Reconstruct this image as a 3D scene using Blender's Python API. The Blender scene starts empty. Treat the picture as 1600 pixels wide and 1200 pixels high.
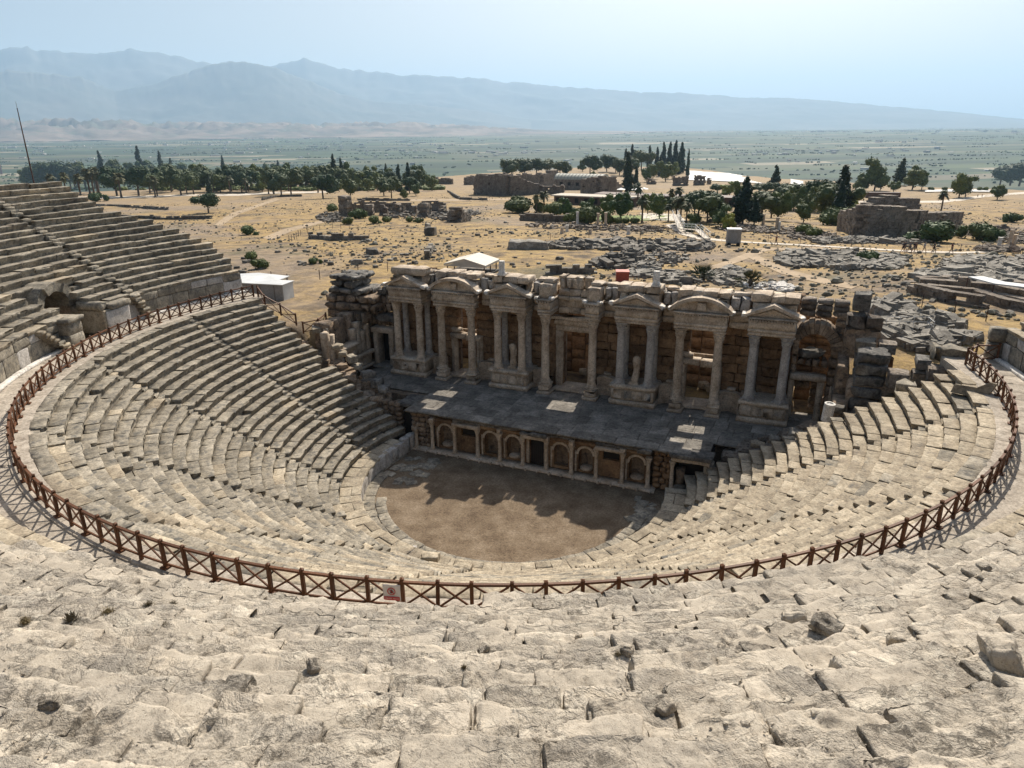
import bpy, bmesh, math, random
import numpy as np
from mathutils import Matrix, Vector, Quaternion

random.seed(7)
sc = bpy.context.scene
col = sc.collection
R = math.radians

# ------------------------------------------------------------------ camera
# theatre frame: origin at the centre of the orchestra, X along the stage, Y towards the stage, Z up, metres
CAM = np.array([18.554, -43.057, 25.074])
PITCH, YAW, ROLL, FPX = R(19.613), R(23.321), R(-0.567), 1118.3      # FPX: focal length in pixels of a 1600 px wide frame
_fw = np.array([-math.sin(YAW), math.cos(YAW), 0]); _rt = np.array([math.cos(YAW), math.sin(YAW), 0]); _up = np.array([0, 0, 1.])
AX_F = math.cos(PITCH)*_fw - math.sin(PITCH)*_up
_U = math.sin(PITCH)*_fw + math.cos(PITCH)*_up
AX_R = math.cos(ROLL)*_rt + math.sin(ROLL)*_U
AX_U = -math.sin(ROLL)*_rt + math.cos(ROLL)*_U
cd = bpy.data.cameras.new('camera')
cam = bpy.data.objects.new('camera', cd); col.objects.link(cam)
m = Matrix.Identity(4)
for i in range(3):
    m[i][0], m[i][1], m[i][2], m[i][3] = AX_R[i], AX_U[i], -AX_F[i], CAM[i]
cam.matrix_world = m
cd.sensor_width = 36; cd.sensor_fit = 'HORIZONTAL'; cd.lens = FPX/1600*36
cd.clip_start = 0.1; cd.clip_end = 150000
sc.camera = cam

# ------------------------------------------------------------------ sky, sun, exposure
SUN_EL = R(42); SUN_DIR = Vector((-0.077*math.cos(SUN_EL), math.cos(SUN_EL), math.sin(SUN_EL))).normalized()
w = bpy.data.worlds.new('World'); sc.world = w; w.use_nodes = True
nt = w.node_tree; nt.nodes.clear()
sky = nt.nodes.new('ShaderNodeTexSky'); sky.sky_type = 'NISHITA'; sky.sun_disc = False
sky.sun_elevation = SUN_EL; sky.sun_rotation = math.atan2(SUN_DIR.x, SUN_DIR.y)
sky.altitude = 350; sky.air_density = 1.0; sky.dust_density = 5.0; sky.ozone_density = 1.0
bg = nt.nodes.new('ShaderNodeBackground'); bg.inputs['Strength'].default_value = 0.068
wo = nt.nodes.new('ShaderNodeOutputWorld')
nt.links.new(sky.outputs[0], bg.inputs['Color']); nt.links.new(bg.outputs[0], wo.inputs['Surface'])
sl = bpy.data.lights.new('sun', 'SUN'); sl.energy = 5.0; sl.angle = R(0.53); sl.color = (1.0, 0.935, 0.835)
so = bpy.data.objects.new('sun', sl); col.objects.link(so)
so.rotation_euler = SUN_DIR.to_track_quat('Z', 'Y').to_euler(); so.location = (0, 0, 200)
sc.view_settings.view_transform = 'Standard'; sc.view_settings.look = 'None'
sc.view_settings.exposure = 0.56; sc.view_settings.gamma = 1; sc.view_settings.use_curve_mapping = False
sc.cycles.volume_step_rate = 1; sc.cycles.max_bounces = 6; sc.cycles.diffuse_bounces = 2; sc.cycles.volume_bounces = 1

# ------------------------------------------------------------------ helpers
def ray(px, py):
    return AX_F + AX_R*(px-800)/FPX + AX_U*(600-py)/FPX
def proj(P):
    v = np.asarray(P, float)-CAM; z = v @ AX_F
    return 800+FPX*(v @ AX_R)/z, 600-FPX*(v @ AX_U)/z, z
def inframe(P, mx=120, my=160):
    x, y, z = proj(P)
    return z > 0 and -mx < x < 1600+mx and -my < y < 1200+my
def on(px, py, ax, v):
    d = ray(px, py); return CAM+d*((v-CAM[ax])/d[ax])

def vnoise(P):
    P = np.asarray(P, float); i = np.floor(P).astype(np.int64); f = P-i; f = f*f*(3-2*f)
    def h(a, b, c):
        n = (a*73856093) ^ (b*19349663) ^ (c*83492791)
        n = (n ^ (n >> 13))*1274126177
        return (((n ^ (n >> 16)) & 0xffff)/32767.5)-1
    x, y, z = i[:, 0], i[:, 1], i[:, 2]; fx, fy, fz = f[:, 0], f[:, 1], f[:, 2]
    L = lambda a, b, t: a+(b-a)*t
    return L(L(L(h(x, y, z), h(x+1, y, z), fx), L(h(x, y+1, z), h(x+1, y+1, z), fx), fy),
             L(L(h(x, y, z+1), h(x+1, y, z+1), fx), L(h(x, y+1, z+1), h(x+1, y+1, z+1), fx), fy), fz)
def fbm(P, o=4, g=.5):
    P = np.asarray(P, float); s = np.zeros(len(P)); a = 1.; t = 0
    for k in range(o):
        s += a*vnoise(P+k*17.3); t += a; a *= g; P = P*2.03
    return s/t

def mesh(name, V, F, mat=None, smooth=False):
    me = bpy.data.meshes.new(name)
    if isinstance(F, np.ndarray):
        V = np.asarray(V, float); n, k = F.shape
        me.vertices.add(len(V)); me.vertices.foreach_set('co', V.ravel())
        me.loops.add(n*k); me.loops.foreach_set('vertex_index', F.ravel().astype(np.int32))
        me.polygons.add(n); me.polygons.foreach_set('loop_start', np.arange(0, n*k, k, dtype=np.int32))
        me.polygons.foreach_set('loop_total', np.full(n, k, dtype=np.int32))
        me.update(calc_edges=True)
    else:
        me.from_pydata([tuple(map(float, v)) for v in V], [], F); me.update()
    if mat: me.materials.append(mat)
    if smooth: me.polygons.foreach_set('use_smooth', np.ones(len(me.polygons), dtype=bool))
    return me
def ob(name, me, parent=None, loc=(0, 0, 0), rz=0., scale=None, rot=None):
    o = bpy.data.objects.new(name, me); col.objects.link(o)
    o.location = loc
    o.rotation_euler = rot if rot else (0, 0, rz)
    if scale is not None: o.scale = scale
    if parent: o.parent = parent
    return o
def tag(o, label=None, cat=None, group=None, kind=None):
    if label: o['label'] = label
    if cat: o['category'] = cat
    if group: o['group'] = group
    if kind: o['kind'] = kind
    return o
def thing(name, label, cat, loc=(0, 0, 0), rz=0., group=None):
    return tag(ob(name, None, None, loc, rz), label, cat, group)
ORD = ['first', 'second', 'third', 'fourth', 'fifth', 'sixth', 'seventh', 'eighth', 'ninth', 'tenth', 'eleventh', 'twelfth', 'thirteenth', 'fourteenth', 'fifteenth', 'sixteenth', 'seventeenth', 'eighteenth', 'nineteenth', 'twentieth', 'twenty-first', 'twenty-second', 'twenty-third', 'twenty-fourth', 'twenty-fifth', 'twenty-sixth', 'twenty-seventh', 'twenty-eighth', 'twenty-ninth', 'thirtieth']

class MB:                                   # collects simple shapes into one mesh
    def __init__(s): s.V = []; s.F = []
    def add(s, V, F):
        n = len(s.V); s.V += [tuple(v) for v in V]; s.F += [tuple(int(i)+n for i in f) for f in F]
    def box(s, x0, x1, y0, y1, z0, z1):
        s.add([(x, y, z) for z in (z0, z1) for y in (y0, y1) for x in (x0, x1)],
              [(0, 2, 3, 1), (4, 5, 7, 6), (0, 1, 5, 4), (2, 6, 7, 3), (0, 4, 6, 2), (1, 3, 7, 5)])
    def rbox(s, c, d, rz=0, tilt=0, ta=0):   # a box with a turn and a tilt
        M = Matrix.Translation(c) @ Matrix.Rotation(rz, 4, 'Z') @ Matrix.Rotation(tilt, 4, 'X') @ Matrix.Rotation(ta, 4, 'Y')
        V = [M @ Vector((x*d[0]/2, y*d[1]/2, z*d[2]/2)) for z in (-1, 1) for y in (-1, 1) for x in (-1, 1)]
        s.add(V, [(0, 2, 3, 1), (4, 5, 7, 6), (0, 1, 5, 4), (2, 6, 7, 3), (0, 4, 6, 2), (1, 3, 7, 5)])
    def prism(s, poly, y0, y1):             # polygon in x,z pushed along y
        n = len(poly)
        s.add([(x, y0, z) for x, z in poly]+[(x, y1, z) for x, z in poly],
              [tuple(range(n)), tuple(range(2*n-1, n-1, -1))]+[(i, i+n, (i+1) % n+n, (i+1) % n) for i in range(n)])
    def extr(s, poly, z0, z1):              # polygon in x,y pushed up
        n = len(poly)
        s.add([(x, y, z0) for x, y in poly]+[(x, y, z1) for x, y in poly],
              [tuple(range(n-1, -1, -1)), tuple(range(n, 2*n))]+[(i, (i+1) % n, (i+1) % n+n, i+n) for i in range(n)])
    def tube(s, p, q, r0, r1, n=8):
        p, q = Vector(p), Vector(q); d = (q-p).normalized(); a = d.orthogonal().normalized(); b = d.cross(a)
        V = []
        for c, r in ((p, r0), (q, r1)):
            V += [c+(a*math.cos(2*math.pi*k/n)+b*math.sin(2*math.pi*k/n))*r for k in range(n)]
        s.add(V, [(k, (k+1) % n, (k+1) % n+n, k+n) for k in range(n)]+[tuple(range(n-1, -1, -1)), tuple(range(n, 2*n))])
    def lathe(s, prof, n=16, c=(0, 0, 0), wob=None):
        V = []
        for i, (r, z) in enumerate(prof):
            for k in range(n):
                a = 2*math.pi*k/n; rr = r*(1+(wob(a, z) if wob else 0))
                V.append((c[0]+rr*math.cos(a), c[1]+rr*math.sin(a), c[2]+z))
        m = len(prof)
        s.add(V, [(i*n+k, i*n+(k+1) % n, (i+1)*n+(k+1) % n, (i+1)*n+k) for i in range(m-1) for k in range(n)]+[tuple(range(n-1, -1, -1)), tuple(range((m-1)*n, m*n))])
    def mesh(s, name, mat, smooth=False): return mesh(name, s.V, s.F, mat, smooth)
    def build(s, name, mat, parent=None, loc=(0, 0, 0), rz=0., smooth=False):
        return ob(name, s.mesh(name, mat, smooth), parent, loc, rz)

def lattice(nx, ny, nz, e=.035):             # surface of a box cut into a lattice, in -.5 .. .5
    def ax(n):
        if n < 3: return np.linspace(-.5, .5, n+1)
        ee = min(e, .6/n); return np.concatenate([[-.5], np.linspace(-.5+ee, .5-ee, n-1), [.5]])
    X, Y, Z = ax(nx), ax(ny), ax(nz)
    idx = -np.ones((nx+1, ny+1, nz+1), dtype=np.int64)
    g = np.zeros_like(idx, dtype=bool)
    g[0] = g[-1] = True; g[:, 0] = g[:, -1] = True; g[:, :, 0] = g[:, :, -1] = True
    idx[g] = np.arange(g.sum()); ii = np.argwhere(g)
    V = np.stack([X[ii[:, 0]], Y[ii[:, 1]], Z[ii[:, 2]]], 1)
    Q = []
    def face(A, flip):
        a, b, c, d = A[:-1, :-1].ravel(), A[1:, :-1].ravel(), A[1:, 1:].ravel(), A[:-1, 1:].ravel()
        Q.append(np.stack([a, d, c, b] if flip else [a, b, c, d], 1))
    face(idx[:, :, 0], True); face(idx[:, :, -1], False)
    face(idx[:, 0, :], False); face(idx[:, -1, :], True)
    face(idx[0], True); face(idx[-1], False)
    return V, np.concatenate(Q)
_lat = {}
def rough_block(dims, n, rad, amp, seed, freq=2.5, chip=0., off=(0, 0, 0)):
    """a weathered stone: rounded box of real size dims, chewed edges, uneven faces"""
    if n not in _lat: _lat[n] = lattice(*n)
    V0, F = _lat[n]; d = np.asarray(dims, float); P = V0*d
    S = P+np.asarray(off)+seed*13.7
    rr = rad*(1+.8*vnoise(S*3.1))
    inn = np.maximum(d/2-rad, d*.15); c = np.clip(P, -inn, inn); v = P-c; l = np.linalg.norm(v, axis=1)
    edge = np.clip((np.sum(np.abs(v) > 1e-6, axis=1)-1), 0, 2)
    nrm = v/np.maximum(l, 1e-6)[:, None]
    Q = np.where((l > 1e-6)[:, None], c+nrm*np.minimum(l, np.maximum(rr, .2*rad))[:, None], P)
    Q += nrm*(amp*fbm(S*freq, 4))[:, None]
    if chip: Q -= nrm*(chip*edge*np.clip(vnoise(S*4.3+5)+.25, 0, 1))[:, None]
    return Q, F
# ------------------------------------------------------------------ materials
def node_mat(name):
    mt = bpy.data.materials.new(name); mt.use_nodes = True
    n = mt.node_tree.nodes; n.clear()
    b = n.new('ShaderNodeBsdfPrincipled'); o = n.new('ShaderNodeOutputMaterial')
    mt.node_tree.links.new(b.outputs[0], o.inputs['Surface'])
    b.inputs['Roughness'].default_value = .9; b.inputs['Specular IOR Level'].default_value = .2
    return mt, n, mt.node_tree.links, b
def pos(n, l, sc_=None):
    g = n.new('ShaderNodeNewGeometry')
    if sc_ is None: return g.outputs['Position']
    mp = n.new('ShaderNodeVectorMath'); mp.operation = 'MULTIPLY'; mp.inputs[1].default_value = sc_
    l.new(g.outputs['Position'], mp.inputs[0]); return mp.outputs[0]
def noise(n, l, v, s, d=6, r=.55, dist=0.):
    t = n.new('ShaderNodeTexNoise'); t.inputs['Scale'].default_value = s; t.inputs['Detail'].default_value = d
    t.inputs['Roughness'].default_value = r; t.inputs['Distortion'].default_value = dist
    l.new(v, t.inputs['Vector']); return t.outputs[0]
def ramp(n, l, f, stops, interp='LINEAR'):
    c = n.new('ShaderNodeValToRGB'); e = c.color_ramp.elements; c.color_ramp.interpolation = interp
    while len(e) < len(stops): e.new(.5)
    for k, (p, rgb) in enumerate(stops):
        e[k].position = p; e[k].color = (*rgb, 1) if len(rgb) == 3 else rgb
    l.new(f, c.inputs[0]); return c.outputs[0]
def mix(n, l, f, a, b, mode='MIX'):
    x = n.new('ShaderNodeMix'); x.data_type = 'RGBA'; x.blend_type = mode
    for s, v in ((0, f), (6, a), (7, b)):
        if isinstance(v, (int, float)): x.inputs[s].default_value = v
        elif isinstance(v, tuple): x.inputs[s].default_value = (*v, 1)
        else: l.new(v, x.inputs[s])
    return x.outputs[2]
def math_(n, l, op, a, b=0.):
    x = n.new('ShaderNodeMath'); x.operation = op
    for s, v in ((0, a), (1, b)):
        if isinstance(v, (int, float)): x.inputs[s].default_value = v
        else: l.new(v, x.inputs[s])
    return x.outputs[0]
def bump(n, l, b, h, st=.5, dist=.03):
    x = n.new('ShaderNodeBump'); x.inputs['Strength'].default_value = st; x.inputs['Distance'].default_value = dist
    l.new(h, x.inputs['Height']); l.new(x.outputs[0], b.inputs['Normal'])
def stone_mat(name, c1, c2, c3, lich=(.10, .095, .085), lo=.56, hi=.70, s=1., var=.28, bst=.6, spots=True, bd=.035):
    mt, n, l, b = node_mat(name)
    p = pos(n, l)
    a = noise(n, l, p, .9*s, 8, .62)
    c = ramp(n, l, a, [(.32, c1), (.5, c2), (.66, c3)])
    f = noise(n, l, p, 9*s, 6, .7)
    c = mix(n, l, .85, c, ramp(n, l, f, [(.3, (.45, .43, .40)), (.52, (1., 1., 1.)), (.7, (1.28, 1.26, 1.23))]), 'MULTIPLY')
    f2 = noise(n, l, p, 3.2*s, 8, .72); c = mix(n, l, .6, c, ramp(n, l, f2, [(.34, (.45, .44, .42)), (.52, (1., 1., 1.)), (.68, (1.25, 1.24, 1.22))]), 'MULTIPLY')
    if spots:
        k = noise(n, l, p, 2.3*s, 9, .68, .3)
        c = mix(n, l, ramp(n, l, k, [(lo, (0, 0, 0)), (hi, (1, 1, 1))]), c, lich)
        k2 = noise(n, l, p, 23*s, 5, .6)
        c = mix(n, l, ramp(n, l, k2, [(.63, (0, 0, 0)), (.72, (.75, .75, .75))]), c, lich)
    oi = n.new('ShaderNodeObjectInfo')
    t = math_(n, l, 'MULTIPLY_ADD', oi.outputs['Random'], var); t.node.inputs[2].default_value = 1-var/2
    c = mix(n, l, 1., c, t, 'MULTIPLY')
    l.new(c, b.inputs['Base Color'])
    v = n.new('ShaderNodeTexVoronoi'); v.inputs['Scale'].default_value = 14*s; l.new(p, v.inputs['Vector'])
    h = math_(n, l, 'ADD', math_(n, l, 'ADD', noise(n, l, p, 6*s, 10, .68), math_(n, l, 'MULTIPLY', f, .5)), math_(n, l, 'MULTIPLY', v.outputs[0], .25))
    bump(n, l, b, h, bst, bd)
    return mt
def plain(name, rgb, rough=.7, s=3., var=.25, bst=.15, spec=.3, objvar=.0):
    mt, n, l, b = node_mat(name); b.inputs['Roughness'].default_value = rough; b.inputs['Specular IOR Level'].default_value = spec
    p = pos(n, l); f = noise(n, l, p, s, 6, .6)
    c = mix(n, l, 1., rgb, ramp(n, l, f, [(.3, (1-var,)*3), (.7, (1+var,)*3)]), 'MULTIPLY')
    if objvar:
        oi = n.new('ShaderNodeObjectInfo')
        t = math_(n, l, 'MULTIPLY_ADD', oi.outputs['Random'], objvar); t.node.inputs[2].default_value = 1-objvar/2
        c = mix(n, l, 1., c, t, 'MULTIPLY')
    l.new(c, b.inputs['Base Color'])
    bump(n, l, b, f, bst, .02)
    return mt
def wood_mat(name, rgb):
    mt, n, l, b = node_mat(name); b.inputs['Roughness'].default_value = .6
    tc = n.new('ShaderNodeTexCoord'); mp = n.new('ShaderNodeVectorMath'); mp.operation = 'MULTIPLY'; mp.inputs[1].default_value = (14, 14, 1.5)
    l.new(tc.outputs['Object'], mp.inputs[0])
    f = noise(n, l, mp.outputs[0], 2, 5, .6)
    c = mix(n, l, 1., rgb, ramp(n, l, f, [(.3, (.55,)*3), (.7, (1.35,)*3)]), 'MULTIPLY')
    oi = n.new('ShaderNodeObjectInfo'); t = math_(n, l, 'MULTIPLY_ADD', oi.outputs['Random'], .5); t.node.inputs[2].default_value = .75
    l.new(mix(n, l, 1., c, t, 'MULTIPLY'), b.inputs['Base Color']); bump(n, l, b, f, .2, .01)
    return mt
def leaf_mat(name, a, bb):
    mt, n, l, b = node_mat(name); b.inputs['Roughness'].default_value = .7
    p = pos(n, l); f = noise(n, l, p, .9, 4, .7)
    c = ramp(n, l, f, [(.35, a), (.68, bb)])
    oi = n.new('ShaderNodeObjectInfo'); c = mix(n, l, 1., c, ramp(n, l, oi.outputs['Random'], [(0, (.62, .78, .75)), (.35, (1., 1., 1.)), (.7, (1.3, 1.15, .8)), (1, (.85, .8, .7))]), 'MULTIPLY')
    l.new(c, b.inputs['Base Color'])
    b.inputs['Subsurface Weight'].default_value = 0
    return mt

M = {}
M['seat_grey'] = stone_mat('weathered_grey_limestone', (.185, .160, .122), (.295, .257, .198), (.39, .342, .268), lo=.50, hi=.66, var=.35)
M['seat_cream'] = stone_mat('weathered_cream_limestone', (.255, .208, .15), (.37, .308, .222), (.455, .388, .288), lo=.56, hi=.72, var=.34)
def fore_mat():
    mt, n, l, b = node_mat('eroded_travertine'); p = pos(n, l)
    a = noise(n, l, p, 1.1, 9, .64, .4)
    c = ramp(n, l, a, [(.30, (.275, .235, .185)), (.44, (.375, .327, .262)), (.56, (.455, .403, .328)), (.70, (.52, .44, .335))])
    st_ = noise(n, l, p, .42, 8, .62, .6); c = mix(n, l, ramp(n, l, st_, [(.50, (0, 0, 0)), (.60, (.6, .6, .6))]), c, (.275, .25, .215))
    g = noise(n, l, p, 3.3, 9, .7); c = mix(n, l, ramp(n, l, g, [(.50, (0, 0, 0)), (.62, (.7, .7, .7))]), c, (.37, .33, .275))
    f = noise(n, l, p, 17, 9, .74)
    c = mix(n, l, .9, c, ramp(n, l, f, [(.28, (.42, .40, .37)), (.48, (.96, .95, .94)), (.72, (1.22, 1.2, 1.17))]), 'MULTIPLY')
    wp = noise(n, l, p, 2.1, 6, .6, .6); c = mix(n, l, ramp(n, l, wp, [(.56, (0, 0, 0)), (.64, (.7, .7, .7))]), c, (.60, .535, .43))
    cl_ = noise(n, l, p, .75, 3, .5)
    k = math_(n, l, 'ADD', noise(n, l, p, 6.5, 10, .8, .5), math_(n, l, 'MULTIPLY', math_(n, l, 'SUBTRACT', cl_, .5), .35)); dk = ramp(n, l, k, [(.55, (0, 0, 0)), (.63, (1, 1, 1))])
    ro = ramp(n, l, noise(n, l, p, 1.05, 5, .62, .5), [(.44, (.12, .12, .12)), (.56, (1, 1, 1))])
    c = mix(n, l, ro, mix(n, l, .45, c, (.50, .43, .335)), c)
    c = mix(n, l, math_(n, l, 'MULTIPLY', math_(n, l, 'MULTIPLY', dk, .9), ro), c, (.13, .112, .088))
    # wandering hairline cracks
    mp = n.new('ShaderNodeVectorMath'); mp.operation = 'ADD'; wv = n.new('ShaderNodeTexNoise'); wv.inputs['Scale'].default_value = 4; wv.inputs['Detail'].default_value = 6; l.new(p, wv.inputs['Vector'])
    sc_ = n.new('ShaderNodeVectorMath'); sc_.operation = 'SCALE'; sc_.inputs['Scale'].default_value = .35; l.new(wv.outputs['Color'], sc_.inputs[0]); l.new(p, mp.inputs[0]); l.new(sc_.outputs[0], mp.inputs[1])
    v = n.new('ShaderNodeTexVoronoi'); v.feature = 'DISTANCE_TO_EDGE'; v.inputs['Scale'].default_value = 1.5; l.new(mp.outputs[0], v.inputs['Vector'])
    cr = ramp(n, l, v.outputs[0], [(.0, (1, 1, 1)), (.022, (0, 0, 0))]); crm = math_(n, l, 'MULTIPLY', cr, ramp(n, l, a, [(.45, (0, 0, 0)), (.55, (1, 1, 1))]))
    c = mix(n, l, math_(n, l, 'MULTIPLY', crm, .4), c, (.11, .095, .075))
    sp = noise(n, l, p, 48, 4, .6); sp2 = noise(n, l, p, 95, 3, .6)
    c = mix(n, l, ramp(n, l, sp, [(.60, (0, 0, 0)), (.66, (.8, .8, .8))]), c, (.15, .125, .095))
    c = mix(n, l, ramp(n, l, sp2, [(.62, (0, 0, 0)), (.67, (.6, .6, .6))]), c, (.17, .14, .105))
    oi = n.new('ShaderNodeObjectInfo'); t = math_(n, l, 'MULTIPLY_ADD', oi.outputs['Random'], .22); t.node.inputs[2].default_value = .87
    l.new(mix(n, l, 1., c, t, 'MULTIPLY'), b.inputs['Base Color'])
    vp = n.new('ShaderNodeTexVoronoi'); vp.inputs['Scale'].default_value = 34; l.new(mp.outputs[0], vp.inputs['Vector'])
    h = math_(n, l, 'ADD', math_(n, l, 'ADD', noise(n, l, p, 8, 12, .74), math_(n, l, 'MULTIPLY', f, .8)), math_(n, l, 'MULTIPLY', vp.outputs[0], .35))
    h = math_(n, l, 'SUBTRACT', math_(n, l, 'SUBTRACT', h, math_(n, l, 'MULTIPLY', dk, .35)), math_(n, l, 'MULTIPLY', crm, .5))
    g_ = math_(n, l, 'MULTIPLY_ADD', ro, .85); g_.node.inputs[2].default_value = .15; h = math_(n, l, 'MULTIPLY', h, g_)
    bump(n, l, b, h, .9, .045); return mt
M['fore'] = fore_mat()
M['marble'] = stone_mat('old_marble', (.37, .285, .205), (.53, .43, .325), (.63, .535, .425), lich=(.17, .13, .10), lo=.60, hi=.78, var=.22, bst=.4)
M['marble_grey'] = stone_mat('grey_marble', (.32, .29, .26), (.45, .415, .375), (.55, .515, .47), lich=(.16, .14, .125), lo=.62, hi=.8, var=.15, bst=.25)
M['marble_white'] = stone_mat('restored_white_marble', (.62, .58, .52), (.70, .66, .60), (.76, .72, .66), lo=.72, hi=.9, var=.12, bst=.25)
M['ashlar'] = stone_mat('brown_ashlar', (.15, .09, .048), (.25, .155, .085), (.34, .225, .13), lich=(.07, .045, .03), lo=.56, hi=.72, var=.45, bst=.6)
M['conglomerate'] = stone_mat('rough_brown_conglomerate', (.20, .14, .09), (.31, .23, .16), (.40, .31, .23), lich=(.07, .06, .05), lo=.5, hi=.66, var=.5, bst=.9, bd=.08)
M['dark_stone'] = stone_mat('dark_lichened_stone', (.12, .11, .10), (.2, .185, .165), (.29, .27, .24), lich=(.055, .055, .05), lo=.48, hi=.65, var=.5, bst=.9, bd=.06)
M['slab'] = stone_mat('grey_stage_paving', (.16, .142, .118), (.24, .214, .18), (.33, .295, .25), lich=(.075, .07, .065), lo=.55, hi=.72, s=.9, var=.55, bst=.25)
M['paving'] = stone_mat('pinkish_walkway_paving', (.31, .26, .205), (.40, .345, .28), (.47, .41, .335), lo=.64, hi=.8, var=.2, bst=.3)
M['bank'] = stone_mat('packed_earth_and_stone', (.16, .14, .11), (.24, .21, .165), (.30, .27, .21), var=0)
M['ruin'] = stone_mat('ruin_masonry', (.17, .135, .105), (.26, .215, .17), (.34, .29, .24), lich=(.07, .06, .05), lo=.52, hi=.68, s=.6, var=.4, bst=.8, bd=.25)
M['rubble'] = stone_mat('grey_rubble', (.15, .135, .112), (.27, .245, .205), (.42, .385, .33), lich=(.09, .085, .075), lo=.56, hi=.7, s=.7, var=.4, bst=.6, bd=.1)
M['rubble_dark'] = stone_mat('dark_rubble', (.09, .081, .067), (.165, .147, .123), (.30, .27, .225), lo=.52, hi=.7, s=.7, var=.4, bst=.6, bd=.1)
M['wood'] = wood_mat('red_brown_stained_wood', (.115, .048, .021))
M['white'] = plain('white_sheeting', (.56, .56, .54), .5, .9, .16)
M['cream'] = plain('cream_canopy_cloth', (.56, .51, .42), .7, 1.5, .12)
M['grey_metal'] = plain('grey_metal', (.28, .27, .26), .5, 5, .2)
M['dark'] = plain('void_shade_and_black', (.03, .027, .024), .95)  # near-black colour standing in for shade inside openings; also tyres and panes
M['red'] = plain('faded_red_paint', (.36, .075, .05), .6, 3, .25)
M['iron'] = plain('rusty_iron', (.10, .06, .045), .7, 9, .3)
M['board'] = plain('brown_boards', (.14, .085, .06), .8, 2, .3)
M['kiosk'] = plain('weathered_grey_panel', (.27, .255, .235), .7, 3, .25)
M['bark'] = plain('bark', (.12, .09, .065), .9, 6, .4)
M['trav'] = plain('white_travertine', (.68, .655, .61), .8, .02, .14, .1)
M['track'] = plain('trodden_earth_track', (.35, .26, .165), .95, .5, .25)
M['pathm'] = plain('pale_gravel_path', (.56, .49, .40), .95, .8, .12)
M['leaf_pine'] = leaf_mat('pine_needles', (.032, .052, .022), (.085, .115, .045))
M['leaf_cypress'] = leaf_mat('cypress_foliage', (.014, .028, .017), (.035, .058, .032))
M['leaf_broad'] = leaf_mat('broad_leaves', (.055, .085, .028), (.125, .155, .05))
M['leaf_lime'] = leaf_mat('lime_green_leaves', (.12, .15, .03), (.25, .27, .06))
M['leaf_palm'] = leaf_mat('palm_fronds', (.06, .07, .035), (.15, .15, .08))
M['leaf_grey'] = leaf_mat('olive_grey_scrub', (.11, .095, .065), (.25, .22, .16))
M['sign_white'] = plain('sign_cloth', (.72, .66, .60), .6, 6, .08)
M['sign_red'] = plain('sign_red_print', (.55, .045, .04), .6, 8, .05)
M['sign_black'] = plain('sign_black_print', (.02, .02, .02), .6)
M['lawn'] = plain('watered_lawn', (.16, .20, .05), .9, .5, .3)
# ------------------------------------------------------------------ the land
def az_px(x, y):                            # where a spot lies across the frame: tangent of its bearing from the view axis
    d = np.stack([np.asarray(x, float)-CAM[0], np.asarray(y, float)-CAM[1]], -1)
    f = d @ _fw[:2]; r = d @ _rt[:2]
    return r/np.maximum(f, 1e-3), np.hypot(d[..., 0], d[..., 1])
EDGE_T = np.array([-1.6, -.62, -.2, -.06, .1, .2, .235, .30, .36, .44, .55, .75, 1.6])
EDGE_D = np.array([640, 640, 660, 760, 900, 940, 900, 760, 690, 640, 575, 560, 560.])
PROF_D = np.array([0, 75, 110, 150, 280, 500, 700, 900, 1200.])
PROF_Z = np.array([8.4, 8.0, 6.6, 4.6, -3., -13., -18.2, -20, -23.])
def ss(a, b, x): t = np.clip((x-a)/(b-a), 0, 1); return t*t*(3-2*t)
def ground_z(x, y):
    x = np.atleast_1d(np.asarray(x, float)); y = np.atleast_1d(np.asarray(y, float))
    t, D = az_px(x, y)
    z = np.interp(D, PROF_D, PROF_Z)
    P = np.stack([x*.02, y*.02, np.zeros_like(x)], 1)
    z = z+ss(70, 160, D)*(1.1*fbm(P, 3)+.25*fbm(P*8, 2))
    z = z+1.3*ss(15, 30, x)*ss(10, 20, y)*(1-ss(90, 140, D))              # higher ground to the right of the stage
    # the pit in which the stage building stands
    pit = (1-ss(20.5, 25, np.abs(x+.5)))*(1-ss(24, 36, y))
    z = z*(1-pit)+3.2*pit
    th = (np.hypot(x, y) < 33) & (y < 7.2) | (y < 14) & (np.abs(x) < 21)
    z = np.where(th, -2., z)
    z = np.where((y < 0) & (np.hypot(x, y) < 70), -2., z)
    E = np.interp(t, EDGE_T, EDGE_D); k = ss(0, 1, (D-E)/330.)
    return z*(1-k)+(-185.)*k
_TS = np.concatenate([[40.], np.geomspace(45, 1500, 420)])
def at(px, py):                             # the spot of ground seen at a pixel of the photograph
    d = ray(px, py); Q = CAM+_TS[:, None]*d
    g = Q[:, 2]-ground_z(Q[:, 0], Q[:, 1]); i = np.where(g < 0)[0]
    i = max(1, i[0]) if len(i) else len(_TS)-1
    a, b = _TS[i-1], _TS[i]
    for _ in range(2):
        ts = np.linspace(a, b, 9); Q = CAM+ts[:, None]*d; g = Q[:, 2]-ground_z(Q[:, 0], Q[:, 1]); k = np.where(g < 0)[0]; k = max(1, k[0]) if len(k) else 8
        a, b = ts[k-1], ts[k]
    return Vector(CAM+(a+b)/2*d)
def gz(x, y): return float(ground_z(x, y)[0])

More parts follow.
